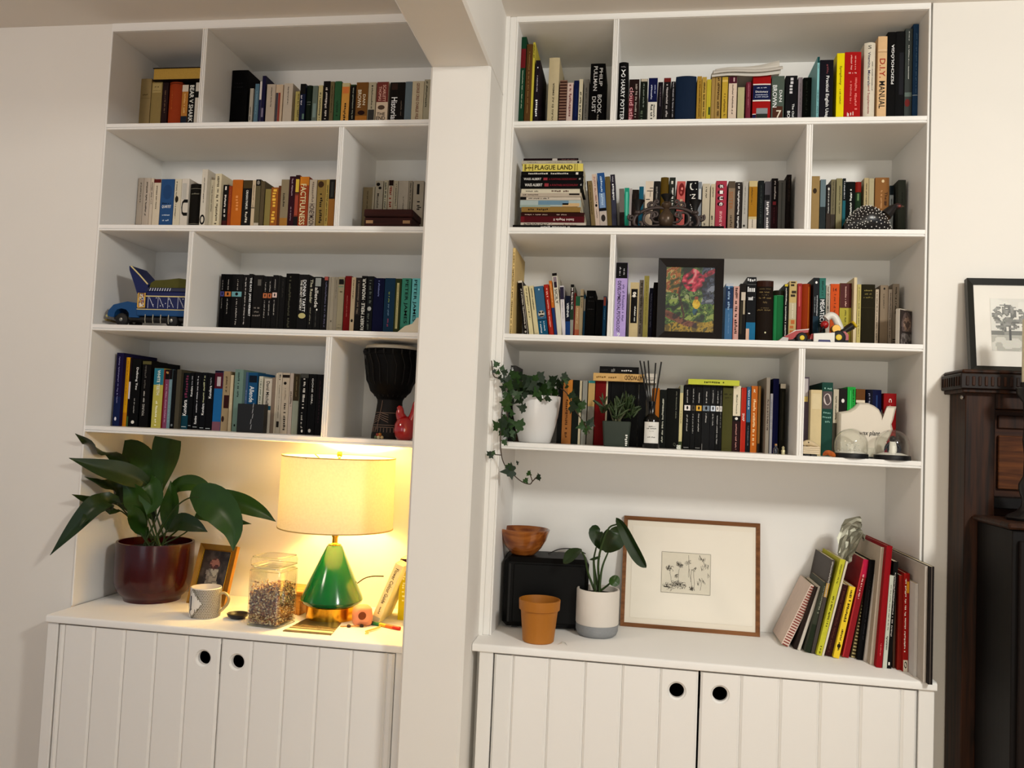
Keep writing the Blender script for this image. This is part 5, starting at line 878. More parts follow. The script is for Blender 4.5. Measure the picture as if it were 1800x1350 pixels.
# ------------------------------------------------------------------ prints
def print_grid(name, w, h, nx, nz, fn, parent, loc=(0,0,0), rot=(0,0,0), rough=.5, coat=0, kc=1.0):
    vs = []; fs = []; cs = []
    for j in range(nz):
        for i in range(nx):
            o = len(vs); x0, x1, z0, z1 = i*w/nx, (i+1)*w/nx, j*h/nz, (j+1)*h/nz
            vs += [(x0, 0, z0), (x1, 0, z0), (x1, 0, z1), (x0, 0, z1)]; fs.append((o, o+1, o+2, o+3))
            c = lin(fn((i+.5)/nx, (j+.5)/nz), kc)
            cs += list(c)*4
    me = G().add(vs, fs).mesh(name); at = me.color_attributes.new('print', 'FLOAT_COLOR', 'POINT'); at.data.foreach_set('color', cs)
    return ob(name, me, vcol(rough, coat), parent, loc, rot)
def frame_parts(r, w, h, bw, dp, mat, inner=None, bev=.3):
    """four mitred bars round a w x h opening-less rectangle, front at y=0"""
    for (ax, az, bx, bz, cx_, cz, dx, dz) in ((0, 0, w, 0, w-bw, bw, bw, bw), (w, 0, w, h, w-bw, h-bw, w-bw, bw), (w, h, 0, h, bw, h-bw, w-bw, h-bw), (0, h, 0, 0, bw, bw, bw, h-bw)):
        y1 = dp; e = bw*bev
        q = [(ax, az), (bx, bz), (cx_, cz), (dx, dz)]
        cxm = w/2; czm = h/2
        vs = [(a, 0, b) for a, b in q]+[(a, y1, b) for a, b in q]
        # bevel towards the picture: inner edge sits back
        vs[2] = (vs[2][0], dp*bev, vs[2][2]); vs[3] = (vs[3][0], dp*bev, vs[3][2])
        ob('frame_bar', G().add(vs, [(0, 1, 2, 3), (7, 6, 5, 4), (0, 4, 5, 1), (1, 5, 6, 2), (2, 6, 7, 3), (3, 7, 4, 0)]), mat, r)
rp = random.Random(5)
def hsh(a, b): return (math.sin(a*127.1+b*311.7)*43758.5453) % 1
def vnoise(x, y):
    i, j = math.floor(x), math.floor(y); u, v = x-i, y-j; u = u*u*(3-2*u); v = v*v*(3-2*v)
    return (hsh(i, j)*(1-u)+hsh(i+1, j)*u)*(1-v)+(hsh(i, j+1)*(1-u)+hsh(i+1, j+1)*u)*v
def pick(cols, t): return cols[min(len(cols)-1, max(0, int(t*len(cols))))]
def painting(u, v):
    # dabs: warp the coordinates, then choose a colour by smooth noise so strokes run together
    wu = u+.05*(vnoise(u*7, v*9)-.5); wv = v+.05*(vnoise(u*7+30, v*9+3)-.5)
    t = .6*vnoise(wu*11+wv*6, wv*16-wu*5)+.4*vnoise(wu*24-wv*13+9, wv*26+7)
    t = min(.999, max(0, (t-.22)*1.75))
    if ((wu-.57)/.23)**2+((wv-.79)/.17)**2 < 1 and t > .06: return pick(['5c0f1e', '8a1830', 'a81c38', 'c83450', 'd8606c', 'd88a88'], t)
    if ((wu-.86)/.15)**2+((wv-.9+.45*(.86-wu))/.045)**2 < 1: return pick(['6a1420', 'a0243a', '7a1c2c'], t)
    if ((u-.63)/.075)**2+((v-.43)/.07)**2 < 1: return pick(['c0920f', 'd8b024', 'e0c040'], t)
    if ((u-.63)/.04)**2+((v-.52)/.03)**2 < 1: return pick(['8a3a28', 'c08060'], t)
    if ((u-.61)/.045)**2+((v-.32)/.06)**2 < 1: return pick(['14384c', '1c5064', '102830'], t)
    if abs(wu-.34-.06*math.sin(v*8)) < .022 and .22 < v < .97: return pick(['2a180c', '4a2c18', '3a2414'], t)
    if abs(wv-.29+.3*wu) < .03+.03*(1-u) and u < .66: return pick(['2a120c', '5c2c1c', '7a4630', '3a1c12'], t)
    if v < .15+.1*(vnoise(u*5, 2)-.5): return pick(['5c4a0c', '8a7014', 'a88820', '4c4410'], t)
    if wu < .3 and wv > .6: return pick(['3a3c1c', '6a5a24', 'a0642c', '8a3424', 'b89a5c', '5c6a34'], t)
    if wu > .74 and wv > .42: return pick(['0c0e12', '181c28', '2c3348', '4a5268', '141c10', '7a8090'], t)
    if wv > .5: return pick(['10200c', '24381a', '3c5826', '6a8444', '1c2c12', '94a068'], t)
    return pick(['0f1c0a', '1c3212', '345420', '5a7a2c', '243c14', '8a9c48'], t)
def framed(name, label, cat, loc, rotx, w, h, bw, dp, matf, rotz=0):
    r = root(name, label, cat, loc, (rotx, 0, rotz))
    frame_parts(r, w, h, bw, dp, matf)
    ob('back_board', G().box(bw*.5, dp*.75, bw*.5, w-bw*.5, dp*.98, h-bw*.5), M('3a2c20', .8), r)
    return r
# oil painting in a dark frame (third right row)
pl = (.1504, .03, 1.8369); pt_ = (.1437, .03, 2.0843)
ph = pt_[2]-1.8363-.001; pw_ = .194
r = framed('framed_painting', 'small dark-framed oil painting of red blossom and green foliage', 'painting', (.146, .03, 1.8363), 0, pw_, ph, .0245, .03, M('120b08', .5, 0, .2, 40, 0, 1, .2))
print_grid('canvas', pw_-.046, ph-.046, 96, 128, painting, r, (.023, .012, .023), (0, 0, 0), .5, 0, .8)
# etching in a thin wooden frame (right worktop)
ew, eh = .441, .357
er = math.radians(-9.5)
r = framed('framed_etching', 'large thin-framed etching of flowers leaning against the wall', 'picture', (.0665, .255, .9185), er, ew, eh, .0125, .022, wood('6a4326', '8a5c38', 6, .45, 'X'))
ob('mount', G().box(.008, .010, .008, ew-.008, .0125, eh-.008), M('ece4d4', .8, 0, .015, 12), r)
ob('paper_edge', G().box(.03, .0085, .03, ew-.022, .0095, eh-.03), M('efe8da', .85, 0, .012, 20), r)
px0, pz0, pw2, ph2 = .128, .117, .157, .13
ob('plate', G().box(px0, .0077, pz0, px0+pw2, .0086, pz0+ph2), M('ddd6c4', .8, 0, .05, 60), r)
def squiggles(fn, wd=.00042):
    g = G()
    for pth in fn:
        for (a, b), (c_, d_) in zip(pth, pth[1:]):
            dx, dz = c_-a, d_-b; L_ = math.hypot(dx, dz) or 1; nx, nz = -dz/L_*wd, dx/L_*wd
            o = len(g.v); g.v += [(a+nx, 0, b+nz), (a-nx, 0, b-nz), (c_-nx, 0, d_-nz), (c_+nx, 0, d_+nz)]; g.f.append((o, o+1, o+2, o+3))
    return g
re_ = random.Random(3); paths = []
def bloom(cx_, cz, rr, k):
    for i in range(int(k*1.3)):        # loose looping petals
        a0 = re_.uniform(0, 6.3); d_ = rr*re_.uniform(.1, .8); r1 = rr*re_.uniform(.15, .45); px_, pz_ = cx_+d_*math.cos(a0), cz+d_*math.sin(a0)*1.1
        paths.append([(px0+pw2*(px_+r1*math.cos(a0+t*.7)*(1+.3*math.sin(2.3*t))), pz0+ph2*(pz_+r1*math.sin(a0+t*.7))) for t in range(re_.randint(4, 8))])
for q in ((.17, .6, .08, 14), (.38, .68, .09, 18), (.15, .15, .1, 20), (.3, .22, .1, 16), (.42, .2, .09, 16), (.54, .76, .07, 9), (.3, .42, .06, 9), (.62, .14, .07, 12), (.68, .62, .05, 6)): bloom(*q)
for q in ((.78, .93, 8), (.85, .88, 8), (.88, .76, 7), (.83, .68, 6), (.92, .7, 6), (.8, .38, 8), (.86, .34, 5), (.74, .28, 5), (.95, .5, 4)):
    for i in range(q[2]):
        a, b = q[0]+re_.uniform(-.03, .03), q[1]+re_.uniform(-.05, .05)
        paths.append([(px0+pw2*a, pz0+ph2*b), (px0+pw2*(a+.012), pz0+ph2*(b-.03)), (px0+pw2*(a+.006), pz0+ph2*(b-.055))])
for a, b, c_, d_ in ((.55, .95, .56, .4), (.56, .62, .64, .1), (.62, .6, .6, .3), (.66, .6, .68, .08), (.17, .55, .2, .3), (.36, .6, .34, .1), (.82, .3, .8, .1), (.6, .6, .7, .55)):
    paths.append([(px0+pw2*(a+(c_-a)*t/6+re_.uniform(-.006, .006)), pz0+ph2*(b+(d_-b)*t/6)) for t in range(7)])
for a, b, c_, d_ in ((0, 0, 1, 0), (1, 0, 1, 1), (1, 1, 0, 1), (0, 1, 0, 0)): paths.append([(px0+pw2*a, pz0+ph2*b), (px0+pw2*c_, pz0+ph2*d_)])
ob('etched_lines', squiggles(paths), M('3a342a', .8), r, (0, .0072, 0))
ob('glass_pane', G().box(.012, .0055, .012, ew-.012, .0062, eh-.012), pane_glass(0.0), r)
# portrait card by the right wall (third right row)
def portrait(u, v):
    n = vnoise(u*9, v*12)
    if ((u-.5)/.25)**2+((v-.62)/.22)**2 < 1: return pick(['6a5448', '8a7060', '4a3830'], n)
    if ((u-.5)/.36)**2+((v-.6)/.36)**2 < 1 and v > .4: return pick(['4a3c38', '5c4c48'], n)
    if v < .36 and abs(u-.5) < .45-.3*v: return pick(['5c5654', '726a66', '3c3432'], n)
    return pick(['1c1412', '2a1e1a', '241a18'], n)
o = ob('book', G().bbox(0, 0, 0, .075, .012, .112, .0008), M('b8aea0', .7), None, (.8491, .06, 1.8441)[:2]+(1.8363,), (0, 0, math.radians(40)))
tag(o, 'small book with a dark portrait cover, standing angled by the right side panel', 'book')
print_grid('portrait_cover', .071, .106, 24, 34, portrait, o, (.002, -.0006, .003))
ob('pages', G().box(.001, .001, .1121, .074, .011, .1124), PAGE, o)

# ------------------------------------------------------------------ left worktop
ZW = .9
CREAM = M('e6dcc4', .5)
BRASS = M('c8962c', .22, 1, .05, 40)
BLACK = M('0c0b0b', .45, 0, .1)
SOIL = M('1c140e', .95, 0, .4, 120, .5)
def cr(pts, n=6):
    """Catmull-Rom through points"""
    P_ = [Vector(q) for q in pts]; P_ = [P_[0]*2-P_[1]]+P_+[P_[-1]*2-P_[-2]]; out = []
    for i in range(1, len(P_)-2):
        for k in range(n):
            t = k/n; a, b, c_, d_ = P_[i-1], P_[i], P_[i+1], P_[i+2]
            out.append(.5*((2*b)+(c_-a)*t+(2*a-5*b+4*c_-d_)*t*t+(3*b-a-3*c_+d_)*t**3))
    out.append(P_[-2]); return out
def leaf_geo(pts, w, face=(0, -1, .3), fold=.25, start=.0, shape=0, wave=0, n=5, nr=4):
    """blade along a path; 'start' = share of the path that is bare stalk"""
    q = cr(pts, n); N_ = len(q)-1; i0 = int(start*N_); g = G(); vs = []; fs = []; fv = Vector(face).normalized()
    cols = 2*nr+1
    for i in range(i0, N_+1):
        t = (i-i0)/(N_-i0)
        d = (q[min(i+1, N_)]-q[max(i-1, 0)]).normalized(); s = d.cross(fv)
        if s.length < 1e-4: s = Vector((1, 0, 0))
        s.normalize(); up = s.cross(d).normalized()
        pr = math.sin(pi*min(1, t**.75)) if shape == 0 else (math.sin(pi*min(.62, t*.62+.0)) if shape == 1 else math.sin(pi*t)**.6)
        pr = max(pr, .02)
        for k in range(cols):
            u = (k-nr)/nr
            off = up*(abs(u)*fold*w*.5*pr+wave*w*math.sin(t*9+u*2)*abs(u))
            vs.append(q[i]+s*(u*w*.5*pr)+off)
    m = N_-i0
    for i in range(m):
        for k in range(cols-1): fs.append((i*cols+k, i*cols+k+1, (i+1)*cols+k+1, (i+1)*cols+k))
    return g.add(vs, fs)
def rel(pts, o): return [tuple(Vector(q)-Vector(o)) for q in pts]
def leafmat(h1, h2, rough=.35):
    key = ('leaf', h1, h2, rough)
    if key in MC: return MC[key]
    m = wood(h1, h2, 10, rough, 'Z'); return m
LEAF = M('1b2f0c', .38, 0, .35, 18, .1, 1, .35)
LEAF2 = M('284612', .36, 0, .3, 24, .1, 1, .35)
STALK = M('2c4018', .5)
# --- aspidistra in the dark red pot
pc = (-1.5444, .185, 1.0024)[:2]+(ZW,)
r = root('potted_aspidistra', 'broad-leaved green plant in a glossy dark red pot, left worktop', 'potted plant', pc)
R_ = .128
RED = M('380405', .22, 0, .08, 12, 0, 1, .4, .1)
H_ = (-1.5616, .2, 1.1075)[2]-ZW-.008
ob('pot', G().lathe([(0, 0), (R_*.72, 0), (R_*.74, .012), (R_*.80, .018), (R_*.91, .034), (R_*.975, .056), (R_, .085), (R_, H_-.008), (R_*.99, H_), (R_*.93, H_), (R_*.92, H_-.03), (0, H_-.035)], 56), RED, r, smooth=40)
ob('soil', G().lathe([(0, H_-.022), (R_*.91, H_-.026)], 32), SOIL, r)
def asp(pts, w, **k):
    Y0 = .185
    P3 = [pts[i] for i in range(len(pts))]
    base = Vector((pc[0]+random.uniform(-.045, .045), pc[1]+random.uniform(-.04, .04), ZW+H_-.02))
    full = [tuple(base)]+P3
    st = k.pop('start', .3); mt_ = k.pop('mat', None)
    lf = ob('leaf', leaf_geo(rel(full, pc), w, start=st, **k), mt_ or (LEAF if random.random() < .5 else LEAF2), r, smooth=60)
    q = cr(rel(full, pc), 5); m = max(3, int(len(q)*(st+.12)))
    ob('stalk', G().tube(q[:m], [.0032-.0012*i/m for i in range(m)], 6), STALK, lf)
FC = (.05, -1, .12)
asp([(-1.533, .18, 1.2142), (-1.5366, .19, 1.2983), (-1.5335, .2, 1.3797), (-1.5259, .2, 1.4561)], .128, shape=1, face=(-.2, -1, .1), start=.42, fold=.18)
asp([(-1.5504, .17, 1.2141), (-1.5519, .14, 1.2908), (-1.598, .08, 1.3286), (-1.6561, .01, 1.3554), (-1.7182, -.06, 1.3864)], .078, face=(0, -1, .45), start=.4, fold=.25)
asp([(-1.5998, .2, 1.2444), (-1.5984, .2, 1.3444), (-1.6747, .21, 1.3966), (-1.7381, .2, 1.3877), (-1.7789, .19, 1.3739)], .098, face=(.1, -1, .4), start=.3, fold=.2)
asp([(-1.6254, .22, 1.2374), (-1.6797, .2, 1.3463), (-1.7065, .1, 1.4017), (-1.6904, 0, 1.4349), (-1.7021, -.06, 1.4664)], .062, face=FC, start=.35)
asp([(-1.6259, .17, 1.186), (-1.6568, .12, 1.2708), (-1.6735, .05, 1.2938), (-1.6805, -.03, 1.3262)], .066, face=(0, -1, .5), start=.25)
asp([(-1.6138, .14, 1.2033), (-1.616, .03, 1.2435), (-1.6253, -.04, 1.2341), (-1.6783, -.07, 1.1592), (-1.7368, -.09, 1.0768)], .072, face=FC, start=.3, fold=.3)
asp([(-1.6731, .17, 1.2069), (-1.6653, .06, 1.2325), (-1.6787, -.01, 1.247), (-1.6912, -.07, 1.2712)], .045, face=(0, -1, .5), start=.3)
asp([(-1.6408, .15, 1.1871), (-1.633, .03, 1.2219), (-1.6361, -.05, 1.2051), (-1.6478, -.08, 1.1731)], .05, face=FC, start=.3)
asp([(-1.465, .13, 1.1995), (-1.3892, .08, 1.2561), (-1.3125, .04, 1.2749), (-1.2195, 0, 1.2541), (-1.158, -.02, 1.1912), (-1.1463, -.03, 1.1217)], .115, face=(.25, -1, .1), start=.42, fold=.22, mat=LEAF2)
asp([(-1.52, .2, 1.1913), (-1.502, .21, 1.279), (-1.4453, .21, 1.302), (-1.381, .2, 1.2903), (-1.3458, .19, 1.2615)], .062, face=(0, -1, .5), start=.3)
asp([(-1.4286, .2, 1.1455), (-1.3379, .15, 1.2534), (-1.221, .12, 1.2568), (-1.1265, .1, 1.2338), (-1.0641, .09, 1.2049)], .07, face=(.1, -1, .3), start=.28, fold=.2, mat=LEAF2)
asp([(-1.4307, .2, 1.1749), (-1.3693, .19, 1.2013), (-1.2692, .17, 1.1879), (-1.1831, .16, 1.1826)], .05, face=(0, -1, .4), start=.3)
asp([(-1.5534, .13, 1.1962), (-1.5789, .1, 1.261), (-1.6217, .09, 1.3017)], .095, face=(-.1, -1, .2), start=.3, fold=.3)
asp([(-1.5505, .13, 1.3012), (-1.5211, .11, 1.2462), (-1.5322, .1, 1.1984)], .085, face=(.1, -1, .3), start=.35)
asp([(-1.4654, .14, 1.1501), (-1.406, .1, 1.1812), (-1.3385, .08, 1.1743), (-1.2967, .08, 1.1581)], .062, face=(0, -1, .4), start=.2)
asp([(-1.5837, .16, 1.1405), (-1.5828, .12, 1.1934), (-1.6106, .1, 1.2323)], .07, face=FC, start=.2)
asp([(-1.4939, .17, 1.1742), (-1.4801, .16, 1.2445), (-1.4952, .17, 1.3116)], .07, face=FC, start=.25)
asp([(-1.5738, .2, 1.1861), (-1.6352, .22, 1.3114), (-1.6808, .23, 1.3897)], .075, face=FC, start=.3)
# --- gilt photo frame
fw, fh = .152, .205
r = framed('photo_frame', 'small gilt photo frame leaning behind the initial mug', 'photo frame', (-1.4059, .165, .9014)[:2]+(ZW,), math.radians(-16), fw, fh, .021, .016, M('a8772c', .35, .7, .15, 60), math.radians(-9))
def photo(u, v):
    n = vnoise(u*9, v*12)
    if ((u-.48)/.16)**2+((v-.72)/.12)**2 < 1: return pick(['6a4038', '8a5c50', '4a2420'], n)
    if abs(u-.48) < .2-.1*(v-.3) and .28 < v < .62: return pick(['8a8478', '6a645c', 'a09a8c'], n)
    if abs(u-.3+.5*(v-.5)) < .05 and v < .6: return '7a7068'
    return pick(['1c1410', '2c241e', '3a302a', '4a4038'], n)
print_grid('photograph', fw-.036, fh-.036, 26, 34, photo, r, (.018, .006, .018), (0, 0, 0), .3)
frame_in = G()
ob('inner_rim', G().tube([(.02, .002, .02), (fw-.02, .002, .02), (fw-.02, .002, fh-.02), (.02, .002, fh-.02), (.02, .002, .021)], .0022, 6), BRASS, r)
# --- mug
mc = (-1.252, .012, .942)[:2]+(ZW,)
r = root('mug', 'white and gold patterned mug bearing a letter L', 'mug', mc)
mr_, mh = .048, .0945
ob('cup', G().lathe([(0, .001), (mr_-.004, .001), (mr_-.001, .003), (mr_, .008), (mr_, mh-.002), (mr_-.001, mh), (mr_-.0035, mh), (mr_-.004, .01), (0, .008)], 48), M('ded8d0', .2, 0, .03, 20, 0, 1, .5, .4), r, smooth=40)
def cyl_patch(poly, rr):      # polygon in (angle, z)
    g = G(); vs = [(rr*math.sin(a), -rr*math.cos(a), z) for a, z in poly]; return g.add(vs, [tuple(range(len(poly)))])
GOLDP = M('8a7a52', .3, .5, .2, 90)
g = G()
for i in range(30):
    for j in range(17):
        a = -.75+i*.1+(j % 2)*.05; z = .006+j*.0052
        da = abs((z-.048)/.05)
        if a < .3-1.0*da or a > 2.2: continue
        o = len(g.v); rr = mr_+.0004
        for aa, zz in ((a-.04, z), (a, z-.0036), (a+.04, z), (a, z+.0036)): g.v.append((rr*math.sin(aa), -rr*math.cos(aa), zz))
        g.f.append((o, o+1, o+2, o+3))
for a, b_ in (((-.42, .098), (.3, .048)), ((.3, .048), (-.42, .0)), ((-1.12, .048), (-.42, .098)), ((-1.12, .048), (-.42, .0))):
    rr = mr_+.0003; g.tube([(rr*math.sin(a[0]+(b_[0]-a[0])*t/8), -rr*math.cos(a[0]+(b_[0]-a[0])*t/8), max(.002, min(mh-.002, a[1]+(b_[1]-a[1])*t/8))) for t in range(9)], .0007, 4)
ob('gold_pattern', g, M('5c5238', .35, .3, .3, 90), r)
vs, fs = text_geo('L'); rr = mr_+.0006
ob('initial', G().add([(rr*math.sin(-.42+u*.5), -rr*math.cos(-.42+u*.5), .047+v*.048) for u, v in vs], fs), M('2a2a38', .4), r)
ob('handle', G().tube(cr([(.046, .0, .074), (.062, .004, .078), (.076, .006, .064), (.072, .006, .044), (.056, .003, .024), (.046, 0, .016)], 6), [.0045]*31, 8), M('b8a478', .3, .3, .2, 80), r, smooth=60)
# --- square glass jar with muesli
def jar_glass():
    if 'jar' in MC: return MC['jar']
    m = bpy.data.materials.new('jar_glass'); m.use_nodes = True
    nt = m.node_tree; N = nt.nodes; L = nt.links; N.remove(N['Principled BSDF'])
    t = N.new('ShaderNodeBsdfTransparent'); t.inputs[0].default_value = (.96, .97, .95, 1)
    gl = N.new('ShaderNodeBsdfGlossy'); gl.inputs['Roughness'].default_value = .03
    lw = N.new('ShaderNodeLayerWeight'); lw.inputs[0].default_value = .5
    pw = N.new('ShaderNodeMath'); pw.operation = 'POWER'; pw.inputs[1].default_value = 2.2; L.new(lw.outputs['Facing'], pw.inputs[0])
    ma = N.new('ShaderNodeMath'); ma.operation = 'MULTIPLY_ADD'; ma.inputs[1].default_value = .7; ma.inputs[2].default_value = .05; L.new(pw.outputs[0], ma.inputs[0])
    mx = N.new('ShaderNodeMixShader'); L.new(ma.outputs[0], mx.inputs[0]); L.new(t.outputs[0], mx.inputs[1]); L.new(gl.outputs[0], mx.inputs[2])
    L.new(mx.outputs[0], N['Material Output'].inputs[0]); MC['jar'] = m
    return m
jc = (-1.015, -.01, ZW); ja = math.radians(-8); JW = .056; JH = .182
r = root('glass_jar', 'square lidded glass jar half full of muesli', 'jar', jc, (0, 0, ja))
def sq_ring(h, rd, n=5):
    q = []
    for cx_, cy_, a0 in ((h-rd, h-rd, 0), (-h+rd, h-rd, pi/2), (-h+rd, -h+rd, pi), (h-rd, -h+rd, 1.5*pi)):
        for k in range(n+1): a = a0+k*pi/2/n; q.append((cx_+rd*math.cos(a), cy_+rd*math.sin(a)))
    return q
def sq_loft(prof, caps=True):
    g = G(); vs = []; fs = []; m = None
    for h, z, rd in prof:
        q = sq_ring(h, rd); m = len(q); vs += [(a, b, z) for a, b in q]
    for i in range(len(prof)-1):
        for k in range(m): k2 = (k+1) % m; fs.append((i*m+k, i*m+k2, (i+1)*m+k2, (i+1)*m+k))
    if caps: fs.append(tuple(range(m))[::-1]); fs.append(tuple((len(prof)-1)*m+k for k in range(m)))
    return g.add(vs, fs)
ob('jar_body', sq_loft([(JW-.004, .0, .01), (JW, .004, .012), (JW, JH-.012, .012), (JW-.006, JH, .014), (JW-.008, JH, .014), (JW-.0035, JH-.014, .01), (JW-.0035, .008, .01)]), jar_glass(), r, smooth=40)
ob('jar_lid', sq_loft([(JW-.009, JH-.006, .012), (JW-.009, JH+.002, .012), (JW-.001, JH+.004, .014), (JW, JH+.02, .014), (JW-.004, JH+.032, .014), (JW-.014, JH+.034, .012)]), jar_glass(), r, smooth=40)
ob('lid_seal', sq_loft([(JW-.0075, JH-.004, .012), (JW-.0075, JH-.001, .012), (JW-.009, JH-.001, .012), (JW-.009, JH-.004, .012)], False), M('d8d4c0', .5), r)
for z, h_ in ((.003, JW-.001), (JH+.004, JW-.002), (JH+.03, JW-.005), (JH-.012, JW-.001)):
    q = sq_ring(h_, .012); ob('rim_edge', G().tube([(a, b, z) for a, b in q]+[(q[0][0], q[0][1], z)], .0011, 5), glass('dfe8d8', .05), r, smooth=60)
# muesli flakes
cr_ = random.Random(21); cols = ['c8a878', 'b08a58', 'd8c096', '8a5a3c', '6a4030', 'e0d0b0', 'a8745c', '7a6450']
gm = {c_: G() for c_ in cols}
def muesli_top(x, y): return .098+.02*math.sin(x*25+1)+.012*math.cos(y*31)+.15*(x*.5+.02)
for i in range(3600):
    s_ = JW-.0065
    fc = cr_.random()
    x = cr_.uniform(-s_, s_); y = cr_.uniform(-s_, s_); z = .011+cr_.random()*(muesli_top(x, y)-.011)
    if fc < .28: y = -s_+cr_.random()*.003
    elif fc < .5: x = s_-cr_.random()*.003
    elif fc < .72: z = muesli_top(x, y)-cr_.random()*.004
    elif fc < .8: x = -s_+cr_.random()*.003
    g = gm[cr_.choice(cols)]; a = cr_.uniform(.0022, .0062); b = a*cr_.uniform(.5, .9); c_ = a*cr_.uniform(.25, .6)
    mt = Matrix.Translation((x, y, z)) @ Matrix.Rotation(cr_.uniform(0, 6.3), 4, Vector((cr_.uniform(-1, 1), cr_.uniform(-1, 1), cr_.uniform(-1, 1))).normalized())
    st = len(g.v); g.add([(a, 0, 0), (0, b, 0), (-a, 0, 0), (0, -b, 0), (0, 0, c_), (0, 0, -c_)], [(0, 1, 4), (1, 2, 4), (2, 3, 4), (3, 0, 4), (1, 0, 5), (2, 1, 5), (3, 2, 5), (0, 3, 5)]); g.xf(mt, st)
gall = G(); idx_ = []
for k, c_ in enumerate(cols): n0 = len(gall.f); gall.add(gm[c_].v, gm[c_].f); idx_ += [k]*(len(gall.f)-n0)
gall.box(-JW+.012, -JW+.012, .01, JW-.012, JW-.012, .088); idx_ += [3]*6
me = gall.mesh('muesli')
for c_ in cols: me.materials.append(M(c_, .8, 0, .15, 90, 0, 1.15))
me.polygons.foreach_set('material_index', idx_)
o = bpy.data.objects.new('muesli', me); COL.objects.link(o); o.location = jc; o.rotation_euler = (0, 0, ja)
tag(o, 'brown and cream muesli flakes filling the lower half of the glass jar', 'muesli', None, 'stuff')
# --- wooden box and small dark dish behind the jar
bw_ = wood('a86a24', 'd09a48', 6, .5, 'X')
r = root('wooden_box', 'honey-coloured wooden box standing behind the glass jar', 'box', (-1.105, .13, ZW), (0, 0, math.radians(-2)))
ob('box_body', G().bbox(0, 0, 0, .13, .12, .062, .002), bw_, r); ob('box_lid', G().bbox(-.002, -.002, .0625, .132, .122, .076, .002), bw_, r)
ob('batten', G().bbox(.118, -.004, .0, .128, -.0005, .05, .001), bw_, r)
dc = (-1.1429, .02, .9126)[:2]+(ZW,)
o = ob('dish', G().lathe([(0, .001), (.02, .001), (.03, .008), (.034, .016), (.032, .017), (.027, .009), (.018, .004), (0, .004)], 28), M('1c1614', .4), None, dc, smooth=50); tag(o, 'small dark dish half hidden behind the muesli jar', 'dish')
# --- table lamp
lc = (-.872, .128, ZW)
r = root('table_lamp', 'lit table lamp with green cone base and cream drum shade', 'lamp', lc)
ob('base', G().lathe([(0, 0), (.078, 0), (.08, .002), (.08, .043), (.076, .046), (0, .046)], 48), BRASS, r, smooth=40)
GREEN = M('065228', .15, 0, .12, 9, 0, 1, .45, .2)
ob('body', G().lathe([(0, .043), (.07, .044), (.088, .047), (.098, .054), (.101, .062), (.098, .072), (.0255, .232), (.022, .236), (0, .236)], 56), GREEN, r, smooth=35)
ob('neck', G().lathe([(.021, .234), (.021, .239), (.012, .241), (.009, .244), (.009, .262), (.011, .263), (.011, .275), (.006, .278), (.006, .36), (0, .362)], 24), BRASS, r, smooth=30)
SHz0, SHz1, SR0, SR1 = (-.8053, -.057, 1.193)[2]-ZW, (-.8024, -.057, 1.4279)[2]-ZW, .187, .185
def shade_mat():
    m = bpy.data.materials.new('lampshade_cloth'); m.use_nodes = True
    nt = m.node_tree; N = nt.nodes; L = nt.links; N.remove(N['Principled BSDF'])
    tc = N.new('ShaderNodeTexCoord'); w1 = N.new('ShaderNodeTexNoise'); w1.inputs['Scale'].default_value = 150; w1.inputs['Detail'].default_value = 6; L.new(tc.outputs['Object'], w1.inputs[0])
    crm = N.new('ShaderNodeValToRGB'); crm.color_ramp.elements[0].color = (.60, .52, .36, 1); crm.color_ramp.elements[1].color = (.76, .67, .48, 1); L.new(w1.outputs[0], crm.inputs[0])
    d = N.new('ShaderNodeBsdfDiffuse'); t = N.new('ShaderNodeBsdfTranslucent'); L.new(crm.outputs[0], d.inputs[0]); L.new(crm.outputs[0], t.inputs[0])
    mx = N.new('ShaderNodeMixShader'); mx.inputs[0].default_value = .075; L.new(d.outputs[0], mx.inputs[1]); L.new(t.outputs[0], mx.inputs[2]); L.new(mx.outputs[0], N['Material Output'].inputs[0])
    return m
ob('shade', G().lathe([(SR0, SHz0), (SR1, SHz1)], 72), shade_mat(), r, smooth=60)
ob('shade_rim', G().lathe([(SR0-.0012, SHz0-.0005), (SR0+.001, SHz0-.0005), (SR0+.001, SHz0+.003), (SR0-.0012, SHz0+.003), (SR0-.0012, SHz0-.0005)], 72), M('b89c5c', .7), r)
ob('shade_rim', G().lathe([(SR1-.0012, SHz1+.0005), (SR1+.001, SHz1+.0005), (SR1+.001, SHz1-.003), (SR1-.0012, SHz1-.003), (SR1-.0012, SHz1+.0005)], 72), M('b89c5c', .7), r)
g = G()
for k in range(3): a = k*2*pi/3+.3; g.tube([(0, 0, SHz1-.03), (SR1*.55*math.cos(a), SR1*.55*math.sin(a), SHz1-.03), (SR1*math.cos(a), SR1*math.sin(a), SHz1-.004)], .0018, 6)
ob('shade_spider', g, BRASS, r)
ob('finial', G().lathe([(0, SHz1-.032), (.004, SHz1-.03), (.004, SHz1-.004), (.0085, SHz1), (.0085, SHz1+.012), (.006, SHz1+.016), (0, SHz1+.017)], 20), BRASS, r, smooth=40)
em = bpy.data.materials.new('bulb_glow'); em.use_nodes = True
bb = em.node_tree.nodes['Principled BSDF']; bb.inputs['Emission Color'].default_value = (1, .72, .38, 1); bb.inputs['Emission Strength'].default_value = 25
ob('bulb', G().sphere((0, 0, .395), (.03, .03, .038), 20, 12), em, r, smooth=60)
pl_ = bpy.data.lights.new('lamp_bulb', 'POINT'); pl_.energy = 18; pl_.color = (1, .64, .18); pl_.shadow_soft_size = .034
plo = bpy.data.objects.new('lamp_bulb', pl_); COL.objects.link(plo); plo.parent = r; plo.location = (0, 0, .44)
